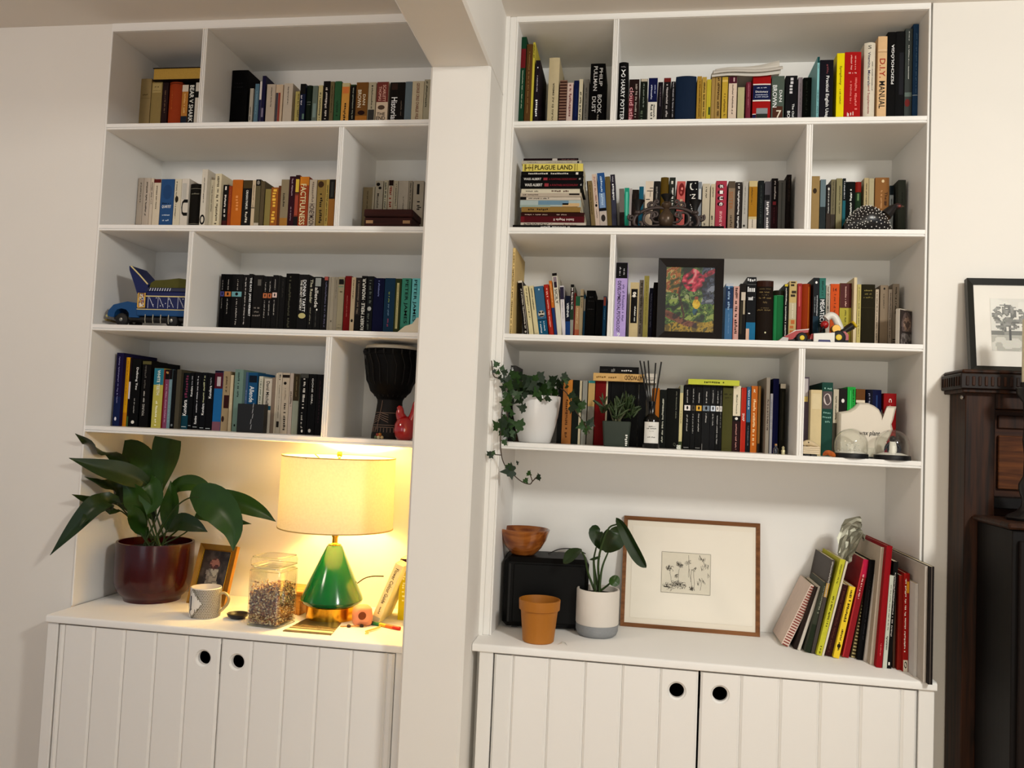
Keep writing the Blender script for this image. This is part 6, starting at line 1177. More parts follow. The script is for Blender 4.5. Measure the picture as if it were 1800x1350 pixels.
# cable of the lamp
cp = [(-.8161, .2, .9993), (-.796, .22, 1.0161), (-.7729, .24, 1.022), (-.7471, .28, 1.017)]
o = ob('lamp_cable', G().tube(cr(rel(cp, cp[0]), 6), .0022, 8), M('2a140e', .5), r, tuple(Vector(cp[0])-Vector(lc)), smooth=60)
# --- things round the lamp
def sharp(name, label, cat, loc, rz): return root(name, label, cat, loc, (0, 0, rz))
g = sq_loft([(.024, 0, .014), (.029, .006, .016), (.031, .03, .018), (.028, .052, .018), (.018, .06, .014)])
o = ob('candle_holder', g, M('d88f72', .55, 0, .05, 30), None, (-.7472, .075, .9314)[:2]+(ZW,), (0, 0, .5), smooth=50); tag(o, 'rounded pink ceramic holder with a round hole, beside the lamp', 'ornament')
ob('hole', G().lathe([(0, 0), (.0125, 0)], 24), M('6a3014', .8), o, (-.006, -.0312, .034), (pi/2, 0, 0))
vs = [(-.9418, -.0862, .9), (-.7887, -.084, .9), (-.8119, .0645, .9), (-.9359, .0772, .9)]
b0 = Vector(vs[0])
r = root('leaflet', 'glossy folded leaflet lying at the worktop edge before the lamp', 'leaflet', vs[0])
g = G(); q = [Vector(v)-b0 for v in vs]; up = Vector((0, 0, .003))
ob('cover', G().add([v for v in q]+[v+up for v in q], [(3, 2, 1, 0), (4, 5, 6, 7), (0, 1, 5, 4), (1, 2, 6, 5), (2, 3, 7, 6), (3, 0, 4, 7)]), M('6a5c44', .25, 0, .3, 30), r)
for a, b_, hx in ((.08, .22, 'd8d0b8'), (.3, .34, 'c8bc98'), (.55, .95, '3c3a2c')):
    e0, e1 = q[0].lerp(q[3], a), q[1].lerp(q[2], a); f0, f1 = q[0].lerp(q[3], b_), q[1].lerp(q[2], b_); u2 = Vector((0, 0, .0034))
    ob('printed_band', G().add([e0+u2, e1+u2, f1+u2, f0+u2], [(0, 1, 2, 3)]), M(hx, .3), r)
# rainbow pencil, beaded pen and hair clip
def pen(name, label, cat, a, b_, rad, segs, group=None):
    a, b_ = Vector(a), Vector(b_); r = root(name, label, cat, tuple(a), group=group)
    for t0, t1, hx in segs: ob('segment', G().tube([(b_-a)*t0, (b_-a)*t1], rad, 10), M(hx, .4), r, smooth=50)
    return r
zc_ = ZW+.006
pa = (-.7462, .0928, .906); pb = (-.611, .0385, .906)
pen('rainbow_crayon', 'thick rainbow crayon lying on the worktop near the pier', 'crayon', pa, pb, .006, [(0, .28, '1a1c24'), (.28, .45, '1c6a3c'), (.45, .62, 'c8a01c'), (.62, .82, 'd8601c'), (.82, 1, 'b81c14')])
pa = (-.7968, .0133, .904); pb = (-.7212, .0472, .904)
r = pen('beaded_stick', 'thin stick with dark brown beads lying by the lamp base', 'stick', pa, pb, .002, [(0, 1, 'a87430')])
for t in (.32, .8):
    q = (Vector(pb)-Vector(pa))*t; ob('bead', G().sphere(tuple(q), (.007, .006, .006), 12, 8), M('2a1210', .4), r, smooth=60)
pa = (-.7004, -.0249, .905); pb = (-.6769, .0428, .905)
r = pen('hair_clip', 'small cream hair clip lying at the crayon', 'clip', pa, pb, .003, [(0, 1, 'c8bc6a')])
ob('prong', G().tube([(0, 0, 0), (.012, -.012, 0), (.004, -.018, -.002)], .0022, 8), M('c8bc6a', .5), r)
# books at the pier end
cg, pg, c_ = cover_geo(.028, .15, .2, 'p')
fx = (-.7261, .1, .9114)
o = ob('book', cg, MB('e6d6a4'), None, (fx[0]-.001, .1, ZW), (0, math.radians(21.5), 0)); o.location.z += .028*math.sin(math.radians(21.5)); tag(o, 'cream flower-guide paperback leaning right beside the lamp cable', 'book')
ob('pages', pg, PAGE, o)
ob('title_lettering', spine_patch(.028, .2, 0, text_geo('Flower Colour Guide'), 'd', .32, .93, .5, .42), MB('4a3c20'), o); ob('title_lettering', spine_patch(.028, .2, 0, blur_geo(9, rb), 'd', .14, .26, .5, .25), MB('8a7a50'), o)
ob('spine_band', G().add([(.001, -.0005, .001), (.027, -.0005, .001), (.027, -.0005, .018), (.001, -.0005, .018)], [(0, 1, 2, 3)]), MB('b8b4a4'), o)
cg, pg, c_ = cover_geo(.03, .13, .2, 'p')
o = ob('book', cg, MB('c8b81c'), None, ((-.6602, .17, .9918)[0]+.002, .17, ZW)); tag(o, 'yellow paperback with purple top standing behind the pier edge', 'book')
ob('pages', pg, PAGE, o); ob('spine_band', G().add([(.0003, -.0005, .158), (.0297, -.0005, .158), (.0297, -.0005, .1995), (.0003, -.0005, .1995)], [(0, 1, 2, 3)]), MB('4a2440'), o)
ob('title_lettering', spine_patch(.03, .2, 0, blur_geo(9, rb), 'd', .3, .75, .5, .4), MB('efe8a0'), o)

# ------------------------------------------------------------------ right worktop
ZR = .9185
# black appliance-like box
bx0, bx1 = -.3, -.03
r = root('black_box', 'large matt black box with rounded edges under the wooden bowl', 'box', (bx0, .1, ZR), (0, 0, math.radians(7)))
BB = M('050505', .5, 0, .1, 30, .03, 1, .12)
ob('casing', G().bbox(0, .0, .006, .268, .17, .222, .014), BB, r, smooth=30)
ob('front_panel', G().bbox(.03, -.0012, .02, .258, .002, .204, .003), M('060606', .5, 0, .1, 30, 0, 1, .12), r, smooth=30)
ob('side_strip', G().bbox(.014, -.001, .02, .024, .002, .204, .002), M('0c0c0d', .4, 0, .1, 30, 0, 1, .2), r)
for x in (.03, .23): ob('foot', G().box(x, .02, 0, x+.02, .04, .008), BLACK, r)
ob('top_lead', G().tube(cr([(.14, .1, .224), (.18, .13, .236), (.23, .14, .236), (.262, .12, .226)], 5), .0018, 6), M('1c1614', .5), r)
# wooden bowl
bc = (-.2505, .17, ZR+.2225)
r = root('wooden_bowl', 'varnished wooden bowl standing on the black box', 'bowl', bc)
BR = .0835
ob('bowl', G().lathe([(0, .002), (.034, .0), (.04, .004), (.058, .024), (.073, .05), (BR, .082), (BR-.003, .0835), (BR-.006, .082), (.066, .05), (.05, .026), (.03, .012), (0, .01)], 56), wood('6a3010', 'a8642a', 4, .2, 'X', 1, .6), r, smooth=50)
g = G(); g.lathe([(0, .05), (.03, .066), (.055, .06)], 7); ob('wrapped_sweets', g, M('4a1c24', .2, 0, .5, 40, .3), r)
# ochre plastic pot
oc = (-.1696, -.02, .9633)[:2]+(ZR,)
r = root('plastic_pot', 'ochre plastic plant pot at the front of the right worktop', 'pot', oc)
OC = M('a8681c', .5, 0, .06, 25)
Ho = .124
ob('pot', G().lathe([(0, .002), (.043, 0), (.0465, .003), (.0555, .094), (.0605, .095), (.062, Ho-.001), (.0605, Ho), (.058, Ho), (.0545, .1), (.045, .012), (0, .01)], 48), OC, r, smooth=35)
ob('contents', G().lathe([(0, .1), (.02, .104), (.054, .098)], 24), M('5c1c14', .5, 0, .4, 60, .4), r)
g = G(); rq = random.Random(2)
for i in range(7): x, y = rq.uniform(-.025, .025), rq.uniform(-.02, .02); g.box(x, y, .1, x+.012, y+.003, .109)
ob('foil_wrappers', g, M('c8b8bc', .25, .6, .2, 80), r)
# white and grey planter with philodendron
wc = (-.0032, .115, .963)[:2]+(ZR,)
r = root('potted_philodendron', 'leafy plant in a white planter with grey base', 'potted plant', wc)
Wr = .0665; Hw = .142
ob('planter', G().lathe([(Wr-.002, .036), (Wr, .04), (Wr, Hw-.003), (Wr-.002, Hw), (Wr-.006, Hw), (Wr-.007, Hw-.02), (Wr-.008, .05), (0, .05)], 56), M('dcd4ca', .6, 0, .02, 30), r, smooth=40)
ob('planter_base', G().lathe([(0, 0), (Wr-.014, 0), (Wr-.006, .006), (Wr-.001, .018), (Wr-.001, .0365), (0, .0365)], 56), M('8a8c8e', .8, 0, .12, 150, .2), r, smooth=40)
ob('soil', G().lathe([(0, Hw-.014), (Wr-.007, Hw-.018)], 28), SOIL, r)
def phil(stalk, blade, w, face=(0, -1, .2), fold=.3, shape=2):
    b_ = (wc[0]+random.uniform(-.01, .01), wc[1]+random.uniform(-.01, .01), ZR+Hw-.02)
    st = [b_]+stalk
    lf = ob('leaf', leaf_geo(rel(blade, wc), w, face=face, fold=fold, shape=shape), LEAF2 if random.random() < .4 else LEAF, r, smooth=60)
    q = cr(rel(st, wc), 5); ob('stalk', G().tube(q, [.0042-.002*i/len(q) for i in range(len(q))], 7), STALK, lf, smooth=60)
phil([(-.0052, .1, 1.1491), (.0199, .08, 1.2458), (.0491, .06, 1.2689)], [(.045, .06, 1.2876), (.0722, .04, 1.2571), (.1048, .03, 1.2027), (.1262, .03, 1.1686), (.1404, .03, 1.1477)], .04, (-.7, -1, .3), .7)
phil([(.0059, .11, 1.122), (.0249, .11, 1.1794)], [(.0145, .11, 1.1734), (.0278, .1, 1.2037), (.0494, .1, 1.2348), (.0429, .12, 1.2549)], .072, (.2, -1, .2), .2)
phil([(-.0203, .13, 1.1346), (-.0151, .13, 1.1846)], [(.0101, .13, 1.1756), (-.0088, .13, 1.2062), (-.021, .14, 1.2327), (-.0056, .15, 1.2396)], .046, (.3, -1, .1), .2)
phil([(-.0358, .11, 1.1051), (-.0472, .09, 1.1565), (-.0597, .08, 1.178)], [(-.0581, .08, 1.1834), (-.0773, .06, 1.1728), (-.0933, .05, 1.1559), (-.1101, .05, 1.1409)], .046, (-.3, -.7, .7), .25)
phil([(.0189, .1, 1.0688), (.0394, .09, 1.0894)], [(.032, .09, 1.0993), (.0464, .08, 1.0934), (.0607, .08, 1.0824)], .036, (.2, -1, .3), .2)
phil([(-.0187, .11, 1.1203), (-.021, .1, 1.148)], [(-.0334, .1, 1.1489), (-.0159, .1, 1.1536), (.0013, .1, 1.1617)], .012, (0, -.6, .8), .1)
# small clear wrapper
o = ob('clear_wrapper', G().add([(-.016, 0, .001), (.0, -.006, .008), (.016, -.002, .002), (.01, .012, .006), (-.01, .01, .003), (.0, .004, .012)], [(0, 1, 5), (1, 2, 5), (2, 3, 5), (3, 4, 5), (4, 0, 5)]), jar_glass(), None, (-.0957, -.05, .9252)[:2]+(ZR,)); tag(o, 'small crumpled clear wrapper beside the ochre pot', 'wrapper')
# silver cellophane sticking out between the magazines
rr_ = random.Random(9); g = G(); n = 9; vs = []; fs = []
a0 = Vector((.7445, .16, 1.1651)); 
cell = [(.7339, .17, 1.1559), (.7411, .17, 1.2062), (.7636, .18, 1.2753), (.7858, .19, 1.2842)]
g2 = leaf_geo(rel(cell, cell[0]), .075, (-.6, -1, .1), .5, 0, 1, .06, 4, 5)
for i, v in enumerate(g2.v): g2.v[i] = (v[0]+rr_.uniform(-.004, .004), v[1]+rr_.uniform(-.006, .006), v[2]+rr_.uniform(-.002, .002))
o = ob('cellophane_bag', g2, M('8a8878', .38, .4, .3, 60, .3), None, cell[0]); tag(o, 'crinkled silvery cellophane bag stuck upright among the magazines', 'bag')

# ------------------------------------------------------------------ ornaments on the left shelves
# wooden toy truck (third left row)
tz = 1.8318
r = root('toy_truck', 'painted blue wooden toy lorry with a green load', 'toy truck', (-1.685, .03, tz))
BL = M('144a80', .45, 0, .08, 30, 0, .85, .2); NV = M('101c54', .45, 0, .1, 40, 0, .9, .2); CRM = M('d8c890', .5)
TW = .1
def tb(n, x0, x1, y0, y1, z0, z1, m, b=.002): return ob(n, G().bbox(x0, y0, z0, x1, y1, z1, b), m, r)
hood = G().prism([(.012, .03), (.0, .034), (.002, .052), (.02, .072), (.07, .084), (.115, .078), (.115, .03), (.08, .03), (.078, .045), (.068, .056), (.05, .06), (.034, .056), (.026, .045), (.024, .03)], .006, TW-.006, 'y')
ob('bonnet', hood, BL, r)
tb('chassis', .02, .29, .012, TW-.012, .022, .034, M('14100e', .6)); tb('sill', .11, .29, .0, TW, .036, .058, BL)
tb('cab_panel', .108, .14, .004, TW-.004, .058, .118, NV)
for a in ((.112, .064, .136, .112),): ob('cab_window_frame', G().tube([(a[0], .002, a[1]), (a[2], .002, a[1]), (a[2], .002, a[3]), (a[0], .002, a[3]), (a[0], .002, a[1]+.002)], .0025, 6), M('d8a838', .4), r)
print_grid('cab_decoration', .02, .044, 10, 20, lambda u, v: pick(['8a2c24', '1c2c6a', 'c8a03c', 'd8d4c8', '24346a'], vnoise(u*7, v*11)), r, (.114, .0015, .066))
pr = G().prism([(.104, .11), (.14, .115), (.142, .142), (.076, .205), (.068, .204), (.07, .19), (.092, .14)], .006, TW-.006, 'y'); ob('crown_board', pr, NV, r)
ob('crown_edge', G().tube([(.142, .004, .143), (.11, .004, .174), (.076, .004, .204)], .0024, 6), CRM, r)
tb('load_box', .142, .29, .0, TW, .058, .118, NV); tb('box_rail', .14, .29, -.002, TW, .1, .104, CRM, .001); tb('box_rail', .11, .29, -.002, TW, .056, .059, CRM, .001)
tb('top_board', .142, .29, .001, TW-.001, .118, .132, M('10183c', .45))
g = G()
for i in range(4): x = .15+i*.036; g.box(x, -.0015, .062, x+.0012, -.0005, .1); g.add([(x+.004, -.0012, .097), (x+.0055, -.0012, .098), (x+.022, -.0012, .066), (x+.0205, -.0012, .065)], [(0, 1, 2, 3)])
for i in range(9): x = .152+i*.009; g.add([(x, -.0006, .12), (x+.0028, -.0006, .12), (x+.006, -.0006, .13), (x+.0032, -.0006, .13)], [(0, 1, 2, 3)])
for i in range(16): x, z = rb.uniform(.148, .28), rb.uniform(.064, .096); g.add([(x, -.0012, z), (x+.003, -.0012, z-.001), (x+.004, -.0012, z+.002), (x+.001, -.0012, z+.003)], [(0, 1, 2, 3)])
ob('white_pattern', g, M('c8ccd8', .5), r)
ob('canvas_load', G().prism([(.144, .132), (.15, .15), (.165, .158), (.2, .16), (.25, .166), (.285, .162), (.289, .132)], .01, TW-.01, 'y'), M('4a4818', .9, 0, .2, 40, .3, 1.1), r)
for x in (.052, .235):
    for y in (.004, TW-.022):
        w_ = ob('wheel', G().lathe([(0, -.009), (.018, -.009), (.022, -.006), (.022, .006), (.018, .009), (0, .009)], 24), M('0d0b0b', .6), r, (x, y+.009, .022), (pi/2, 0, 0), smooth=40)
        ob('hub', G().lathe([(0, .0105), (.006, .0095), (.006, .008)], 12), M('8a8880', .3, .6), w_)
for i in range(4): ob('chain', G().tube([(.145+i*.028, -.003, .04), (.145+i*.028, -.004, .022), (.146+i*.028, -.002, .01)], .0016, 5), M('8a8474', .4, .6), r)
ob('front_bumper', G().tube([(-.004, .004, .02), (-.008, TW/2, .02), (-.004, TW-.004, .02)], .004, 8), M('6a5a2c', .5), r); ob('lamp', G().sphere((-.004, .012, .034), .006, 10, 7), M('b0a878', .3, .4), r)
# djembe drum (fourth left row)
dz = 1.4927
r = root('djembe_drum', 'black djembe drum with carved wooden stem', 'drum', (-.708, .125, dz))
DH = .304
DK = M('040303', .55, 0, .2, 30, 0, 1, .1)
ob('bowl', G().lathe([(.086, DH-.004), (.088, DH-.03), (.085, .24), (.078, .19), (.066, .155), (.048, .138), (.042, .128)], 48), DK, r, smooth=50)
ob('stem', G().lathe([(.042, .13), (.041, .118), (.044, .09), (.05, .05), (.056, .01), (.056, 0), (0, 0)], 48), M('0e0907', .6, 0, .2, 40, 0, 1, .2), r, smooth=50)
ob('drumhead', G().lathe([(0, DH+.003), (.075, DH+.002), (.087, DH-.002), (.089, DH-.012)], 48), M('b8b0a0', .7, 0, .08, 20), r, smooth=50)
for z in (DH-.014, DH-.028): ob('rim_ring', G().tube([(.0905*math.cos(a*2*pi/40), .0905*math.sin(a*2*pi/40), z) for a in range(41)], .0028, 6), DK, r, smooth=60)
g = G()
for k in range(20):
    a = k*2*pi/20; a2 = (k+.5)*2*pi/20
    g.tube([(.091*math.cos(a), .091*math.sin(a), DH-.012), (.093*math.cos(a), .093*math.sin(a), DH-.02), (.091*math.cos(a), .091*math.sin(a), DH-.03)], .0026, 5)
    g.tube([(.0905*math.cos(a), .0905*math.sin(a), DH-.028), (.0875*math.cos(a2), .0875*math.sin(a2), .24), (.08*math.cos(a2), .08*math.sin(a2), .19), (.05*math.cos(a2), .05*math.sin(a2), .138)], .0014, 4)
ob('ropes', g, M('100d0c', .7), r)
g = G()
def onst(a, z, o=.0006):
    rr = .0415+(.118-z)/.108*.0145+o if z < .118 else .042+o
    return (rr*math.sin(a), -rr*math.cos(a), z)
for (a0, z0, a1, z1) in [(-1.0, .085, 1.0, .085), (-1.1, .045, 1.1, .045), (-1.1, .038, 1.1, .038)]+[(-.35, .085-.006*i, .25+.0*i, .078-.008*i) for i in range(4)]+[(-.35, .08-.006*i, -.95, .072-.007*i) for i in range(4)]+[(-1.0+.2*i, .036, -1.0+.2*i, .022) for i in range(11)]+[(-.3, .125, -.5, .03)]:
    g.tube([onst(a0+(a1-a0)*t/5, z0+(z1-z0)*t/5) for t in range(6)], .0009, 4)
ob('carving', g, M('8a7060', .7), r)
# red ceramic jug
r = root('ceramic_jug', 'glossy red ceramic jug beside the djembe, half behind the pier', 'jug', (-.634, .058, dz))
RG = M('a00c0c', .12, 0, .05, 10, 0, 1, .6, .6)
ob('jug_body', G().lathe([(0, 0), (.022, 0), (.03, .012), (.035, .03), (.033, .05), (.026, .064), (.018, .074), (.0, .078)], 40), RG, r, smooth=60)
ob('spout', G().tube(cr([(-.006, 0, .06), (-.016, -.002, .08), (-.018, -.002, .098), (-.024, -.002, .106)], 5), [.019-.0008*i for i in range(16)], 12), RG, r, smooth=60)
ob('tail_handle', G().tube(cr([(.016, 0, .055), (.026, 0, .085), (.03, 0, .115), (.033, 0, .125)], 5), [.014-.0006*i for i in range(16)], 12), RG, r, smooth=60)
# beads
r = root('bead_ornament', 'tiny cluster of coloured beads at the foot of the djembe', 'beads', (-.707, .03, 1.4982)[:2]+(dz,))
for i, (x, z, hx) in enumerate(((-.012, .006, '5c6a4a'), (-.003, .006, 'c8b490'), (.008, .006, 'b8a070'), (.001, .015, 'a86a20'), (-.007, .014, '8a2c1c'))):
    ob('bead', G().sphere((x, 0, z), (.0055, .0055, .0055), 12, 8), M(hx, .3), r, smooth=60)
# white folded card at the pier end of the third left row
q = [(-.6659, .02, 1.8336), (-.5953, .02, 1.8354), (-.5955, .02, 1.8752)]
b0 = Vector((q[0][0], .02, tz))
o = ob('folded_card', G().prism([(0, 0), (.078, 0), (.078, .05), (.064, .05), (.05, .03), (.026, .022)], 0, .02, 'y'), M('d8ccb4', .7, 0, .04, 30), None, tuple(b0)); tag(o, 'crumpled cream paper in front of the turquoise paperbacks', 'paper')
# black boxed card in front of the fourth-row books
cb = (-1.2206, .085, 1.4935)
r = root('black_gift_box', 'small black box with white sketch leaning before the fourth-row books', 'box', (cb[0], .085, dz))
hb = (-1.2248, .085, 1.5882)[2]-dz
ob('box_body', G().bbox(0, 0, 0, .094, .03, hb, .001), M('0a0909', .4), r)
g = G()
for i in range(5): x = .05+rb.uniform(-.004, .004); g.add([(x, -.0005, .01+i*.018), (x+.003, -.0005, .012+i*.018), (x+.005, -.0005, .028+i*.018), (x+.002, -.0005, .026+i*.018)], [(0, 1, 2, 3)])
ob('sketch', g, M('8a8a8c', .6), r)
# mahogany box (second left row)
mz = 2.1682
r = root('mahogany_box', 'dark red-brown wooden box with brass corners, second left row', 'box', (-.803, .05, mz))
MH = wood('1c0805', '3a120a', 5, .75, 'X')
ob('box_body', G().bbox(0, 0, 0, .16, .11, .042, .002), MH, r); ob('box_lid', G().bbox(-.002, -.002, .044, .162, .112, .069, .003), MH, r)
for x in (.006, .13): ob('brass_plate', G().box(x, -.0012, .022, x+.024, .0005, .032), M('8a6a48', .4, .5), r)

# ------------------------------------------------------------------ ornaments on the right shelves
# iron candelabra (second right row)
cz = 2.1681+.0127
r = root('candelabra', 'wrought iron scrolled candelabra with three black cups', 'candelabra', (.164, .06, cz))
IR = M('453b38', .42, .35, .25, 60, .2); IRB = M('0c0a0a', .5, .2, .2)
def spiral(cx_, cz_, r0, a0, turns, sgn, n=26): return [(cx_+sgn*r0*(1-.75*t/n)*math.cos(a0+turns*2*pi*t/n), 0, cz_+r0*(1-.75*t/n)*math.sin(a0+turns*2*pi*t/n)) for t in range(n+1)]
for s in (1, -1):
    ob('arm', G().tube(cr([(0, 0, .064), (s*.03, 0, .066), (s*.065, 0, .058), (s*.092, 0, .04), (s*.098, 0, .018), (s*.086, 0, .004), (s*.074, 0, .008), (s*.074, 0, .018), (s*.082, 0, .02)], 5), .0054, 7), IR, r, smooth=60)
    ob('scroll', G().tube(cr([(s*.02, 0, .012), (s*.05, 0, .008), (s*.068, 0, .022), (s*.066, 0, .044), (s*.05, 0, .052), (s*.036, 0, .046), (s*.04, 0, .034), (s*.05, 0, .036)], 5), .0044, 7), IR, r, smooth=60)
    ob('scroll', G().tube(cr([(s*.018, 0, .02), (s*.036, 0, .022), (s*.046, 0, .034)], 5)+[Vector(q) for q in spiral(s*.034, .044, .011, 0, 1.2, s)], .0038, 7), IR, r, smooth=60)
    ob('scroll', G().tube([Vector(q) for q in spiral(s*.046, .074, .011, -.6, 1.3, s)]+[], .0038, 7), IR, r, smooth=60)
    ob('scroll', G().tube([(s*.02, 0, .068), (s*.03, 0, .072)]+[Vector(q) for q in spiral(s*.03, .084, .008, -1.2, 1.1, s)], .0038, 7), IR, r, smooth=60)
    ob('scroll', G().tube([Vector(q) for q in spiral(s*.106, .035, .011, 2.2, 1.2, -s)], .0038, 7), IR, r, smooth=60)
    ob('drip_cup', G().lathe([(0, .068), (.007, .068), (.009, .078), (.017, .095), (.02, .1), (.017, .098), (.006, .084), (0, .084)], 24), IRB, r, (s*.087, 0, -.012), smooth=50)
    ob('knob', G().sphere((s*.087, 0, .05), (.011, .011, .008), 16, 10), IR, r, smooth=60)
ob('centre_urn', G().lathe([(0, 0), (.012, .002), (.02, .014), (.024, .03), (.021, .042), (.012, .054), (.008, .062), (.014, .068), (.016, .076), (.01, .084), (0, .086)], 32), M('4a3a2c', .3, .3, .3, 60), r, smooth=50)
ob('drip_cup', G().lathe([(0, .084), (.007, .084), (.009, .09), (.017, .102), (.019, .106), (.016, .104), (.006, .094), (0, .094)], 24), IRB, r, smooth=50)
# spotted guinea fowl (second right row, end bay)
hz = 2.1681
r = root('guinea_fowl_ornament', 'black guinea fowl ornament with white spots', 'ornament', (.764, .09, hz))
def hen(u, v):     # u around, v 0..1 from tail to breast along x
    x = -.072+.14*v; env = math.sin(pi*min(1, .06+.92*v))**.62; tilt = .012*(1-v)
    top = (.09 if v > .3 else .02+.07*(v/.3)**.7)*1.0
    zc_ = .002+.046*env; rz = .046*env; ry = .05*env
    return (x, ry*math.cos(u), max(.0005, zc_+rz*math.sin(u)*1.0))
g = G(); nu, nv = 28, 22
for j in range(nv+1):
    for i in range(nu): g.v.append(hen(2*pi*i/nu, j/nv))
for j in range(nv):
    for i in range(nu): g.f.append((j*nu+i, j*nu+(i+1) % nu, (j+1)*nu+(i+1) % nu, (j+1)*nu+i))
HB = M('100c0e', .3, 0, .1, 40, 0, 1, .5)
ob('body', g, HB, r, smooth=70)
ob('neck', G().tube(cr([(.05, 0, .066), (.062, 0, .08), (.072, 0, .09), (.084, 0, .094)], 5), [.018-.0008*i for i in range(16)], 12), HB, r, smooth=60)
ob('head', G().sphere((.083, 0, .094), (.012, .009, .009), 14, 9), M('2a1414', .4), r, smooth=60); ob('wattle', G().sphere((.086, -.007, .092), (.005, .003, .004), 10, 7), M('7a3028', .4), r); ob('beak', G().lathe([(0, .01), (.003, .002), (.004, 0)], 8), M('5c4434', .5), r, (.093, 0, .093), (0, pi/2, 0))
g = G(); rs = random.Random(8); pts = []
for k in range(900):
    u, v = rs.uniform(pi*.42, pi*1.35), rs.uniform(.05, .97)
    q = Vector(hen(u, v))
    if all((q-w_).length > (.0085 if v > .4 else .0065) for w_ in pts): pts.append(q); g.sphere(tuple(q), .0016 if v < .4 else .0019, 6, 4)
ob('white_spots', g, M('e6e2dc', .5), r)
# toy racing kart (third right row)
kz = 1.8363
r = root('toy_kart', 'red and white toy racing kart with yellow wheel hubs', 'toy kart', (.508, .045, kz))
RD = M('a01414', .3, 0, .05, 20, 0, 1, .5); WT_ = M('dcd8d0', .35); 
def kb(n, poly, y0, y1, m): return ob(n, G().prism(poly, y0, y1, 'y'), m, r)
kb('nose', [(.004, .012), (.012, .008), (.04, .012), (.062, .03), (.085, .034), (.085, .042), (.05, .038), (.02, .022)], .012, .068, RD)
kb('nose_stripe', [(.0, .008), (.022, .004), (.03, .012), (.05, .03), (.088, .042), (.09, .047), (.05, .042), (.02, .022)], .028, .052, WT_); kb('front_bumper', [(.0, .006), (.026, .004), (.028, .016), (.012, .018)], .008, .072, M('b8b4b0', .4))
kb('floor_pan', [(.03, .008), (.2, .008), (.2, .014), (.03, .014)], .014, .066, M('14100f', .6))
kb('side_pod', [(.099, .006), (.158, .006), (.158, .034), (.099, .03)], .002, .012, WT_); kb('pod_stripe', [(.11, .003), (.148, .003), (.145, .012), (.113, .012)], .001, .003, M('1c1c5c', .4)); kb('side_pod', [(.099, .006), (.158, .006), (.158, .034), (.099, .03)], .068, .078, WT_)
kb('cockpit', [(.095, .03), (.165, .034), (.19, .04), (.2, .03), (.2, .014), (.09, .014)], .014, .066, RD)
ob('seat_back', G().tube(cr([(.14, .04, .08), (.152, .04, .09), (.166, .04, .084), (.178, .04, .06), (.184, .04, .042)], 5), [.011]*21, 10), WT_, r, smooth=60)
ob('steering_wheel', G().tube([(.13+.01*math.cos(a*pi/6)*.5, .04+.012*math.sin(a*pi/6), .05+.01*math.cos(a*pi/6)) for a in range(13)], .0022, 6), M('14100f', .5), r, smooth=60)
ob('headrest', G().sphere((.137, .04, .062), (.012, .014, .012), 14, 9), RD, r, smooth=60)
for s in (.022, .058):
    ob('exhaust_pipe', G().tube([(.17, s, .034), (.19, s, .042), (.212, s, .058)], [.006, .008, .011], 12), M('14100f', .4), r, smooth=60); ob('exhaust_tip', G().lathe([(0, 0), (.009, 0), (.0115, .002), (.0115, .006), (.009, .006)], 16), M('c8a81c', .35), r, (.214, s, .06), (0, .9, 0))
for x, rr in ((.066, .0165), (.17, .0205)):
    for y in (.006, .062):
        w_ = ob('wheel', G().lathe([(0, -.008), (rr*.8, -.009), (rr, -.006), (rr, .006), (rr*.8, .009), (0, .008)], 28), M('0d0b0b', .6), r, (x, y+.006, rr), (pi/2, 0, 0), smooth=40)
        ob('hub', G().lathe([(0, .0105), (rr*.28, .0105), (rr*.42, .0098), (rr*.42, .008)], 20), M('d8b81c', .35), w_)
ob('engine', G().lathe([(0, -.012), (.012, -.012), (.014, -.008), (.014, .008), (.012, .012), (0, .012)], 18), M('a07a34', .3, .6), r, (.164, .02, .046), (pi/2, 0, 0), smooth=40)
# ivy in a white pot (fourth right row)
iz = 1.5035
ic = (-.22, .095, iz)
r = root('potted_ivy', 'trailing green ivy in a tapered white pot', 'potted plant', ic)
ob('pot', G().lathe([(0, 0), (.045, 0), (.05, .003), (.061, .04), (.071, .085), (.0765, .13), (.0775, .146), (.0755, .148), (.073, .144), (.066, .1), (0, .1)], 48), M('dcdad8', .3, 0, .02, 20, 0, 1, .5, .3), r, smooth=50)
ob('soil', G().lathe([(0, .135), (.072, .132)], 24), SOIL, r)
IV = M('12260c', .45, 0, .4, 90, .15, 1, .3); IV2 = M('203e10', .45, 0, .35, 90, .15, 1, .3)
outline = [(0, -.18), (.16, -.34), (.3, -.3), (.36, -.12), (.62, -.02), (.36, .14), (.34, .3), (.2, .34), (0, .82), (-.2, .34), (-.34, .3), (-.36, .14), (-.62, -.02), (-.36, -.12), (-.3, -.3), (-.16, -.34)]
gl_ = G(); gl_.add([(0, 0, .0)]+[(a, -.12*(abs(a)**1.3)-.1*max(0, b)**2, b) for a, b in outline], [(0, 1+i, 1+(i+1) % 16) for i in range(16)])
ivm = [gl_.mesh('ivy_leaf') for _ in range(2)]; ivm[0].materials.append(IV); ivm[1].materials.append(IV2)
def ivy_leaf(p3, size, par=r):
    p3 = Vector(p3)
    o = ob('leaf', ivm[1] if random.random() < .35 else ivm[0], None, par, tuple(p3-Vector(ic)), (random.uniform(-.5, .5), random.uniform(-2.6, 2.6), random.uniform(-.6, .6)), scale=(size*.95,)*3)
    return o
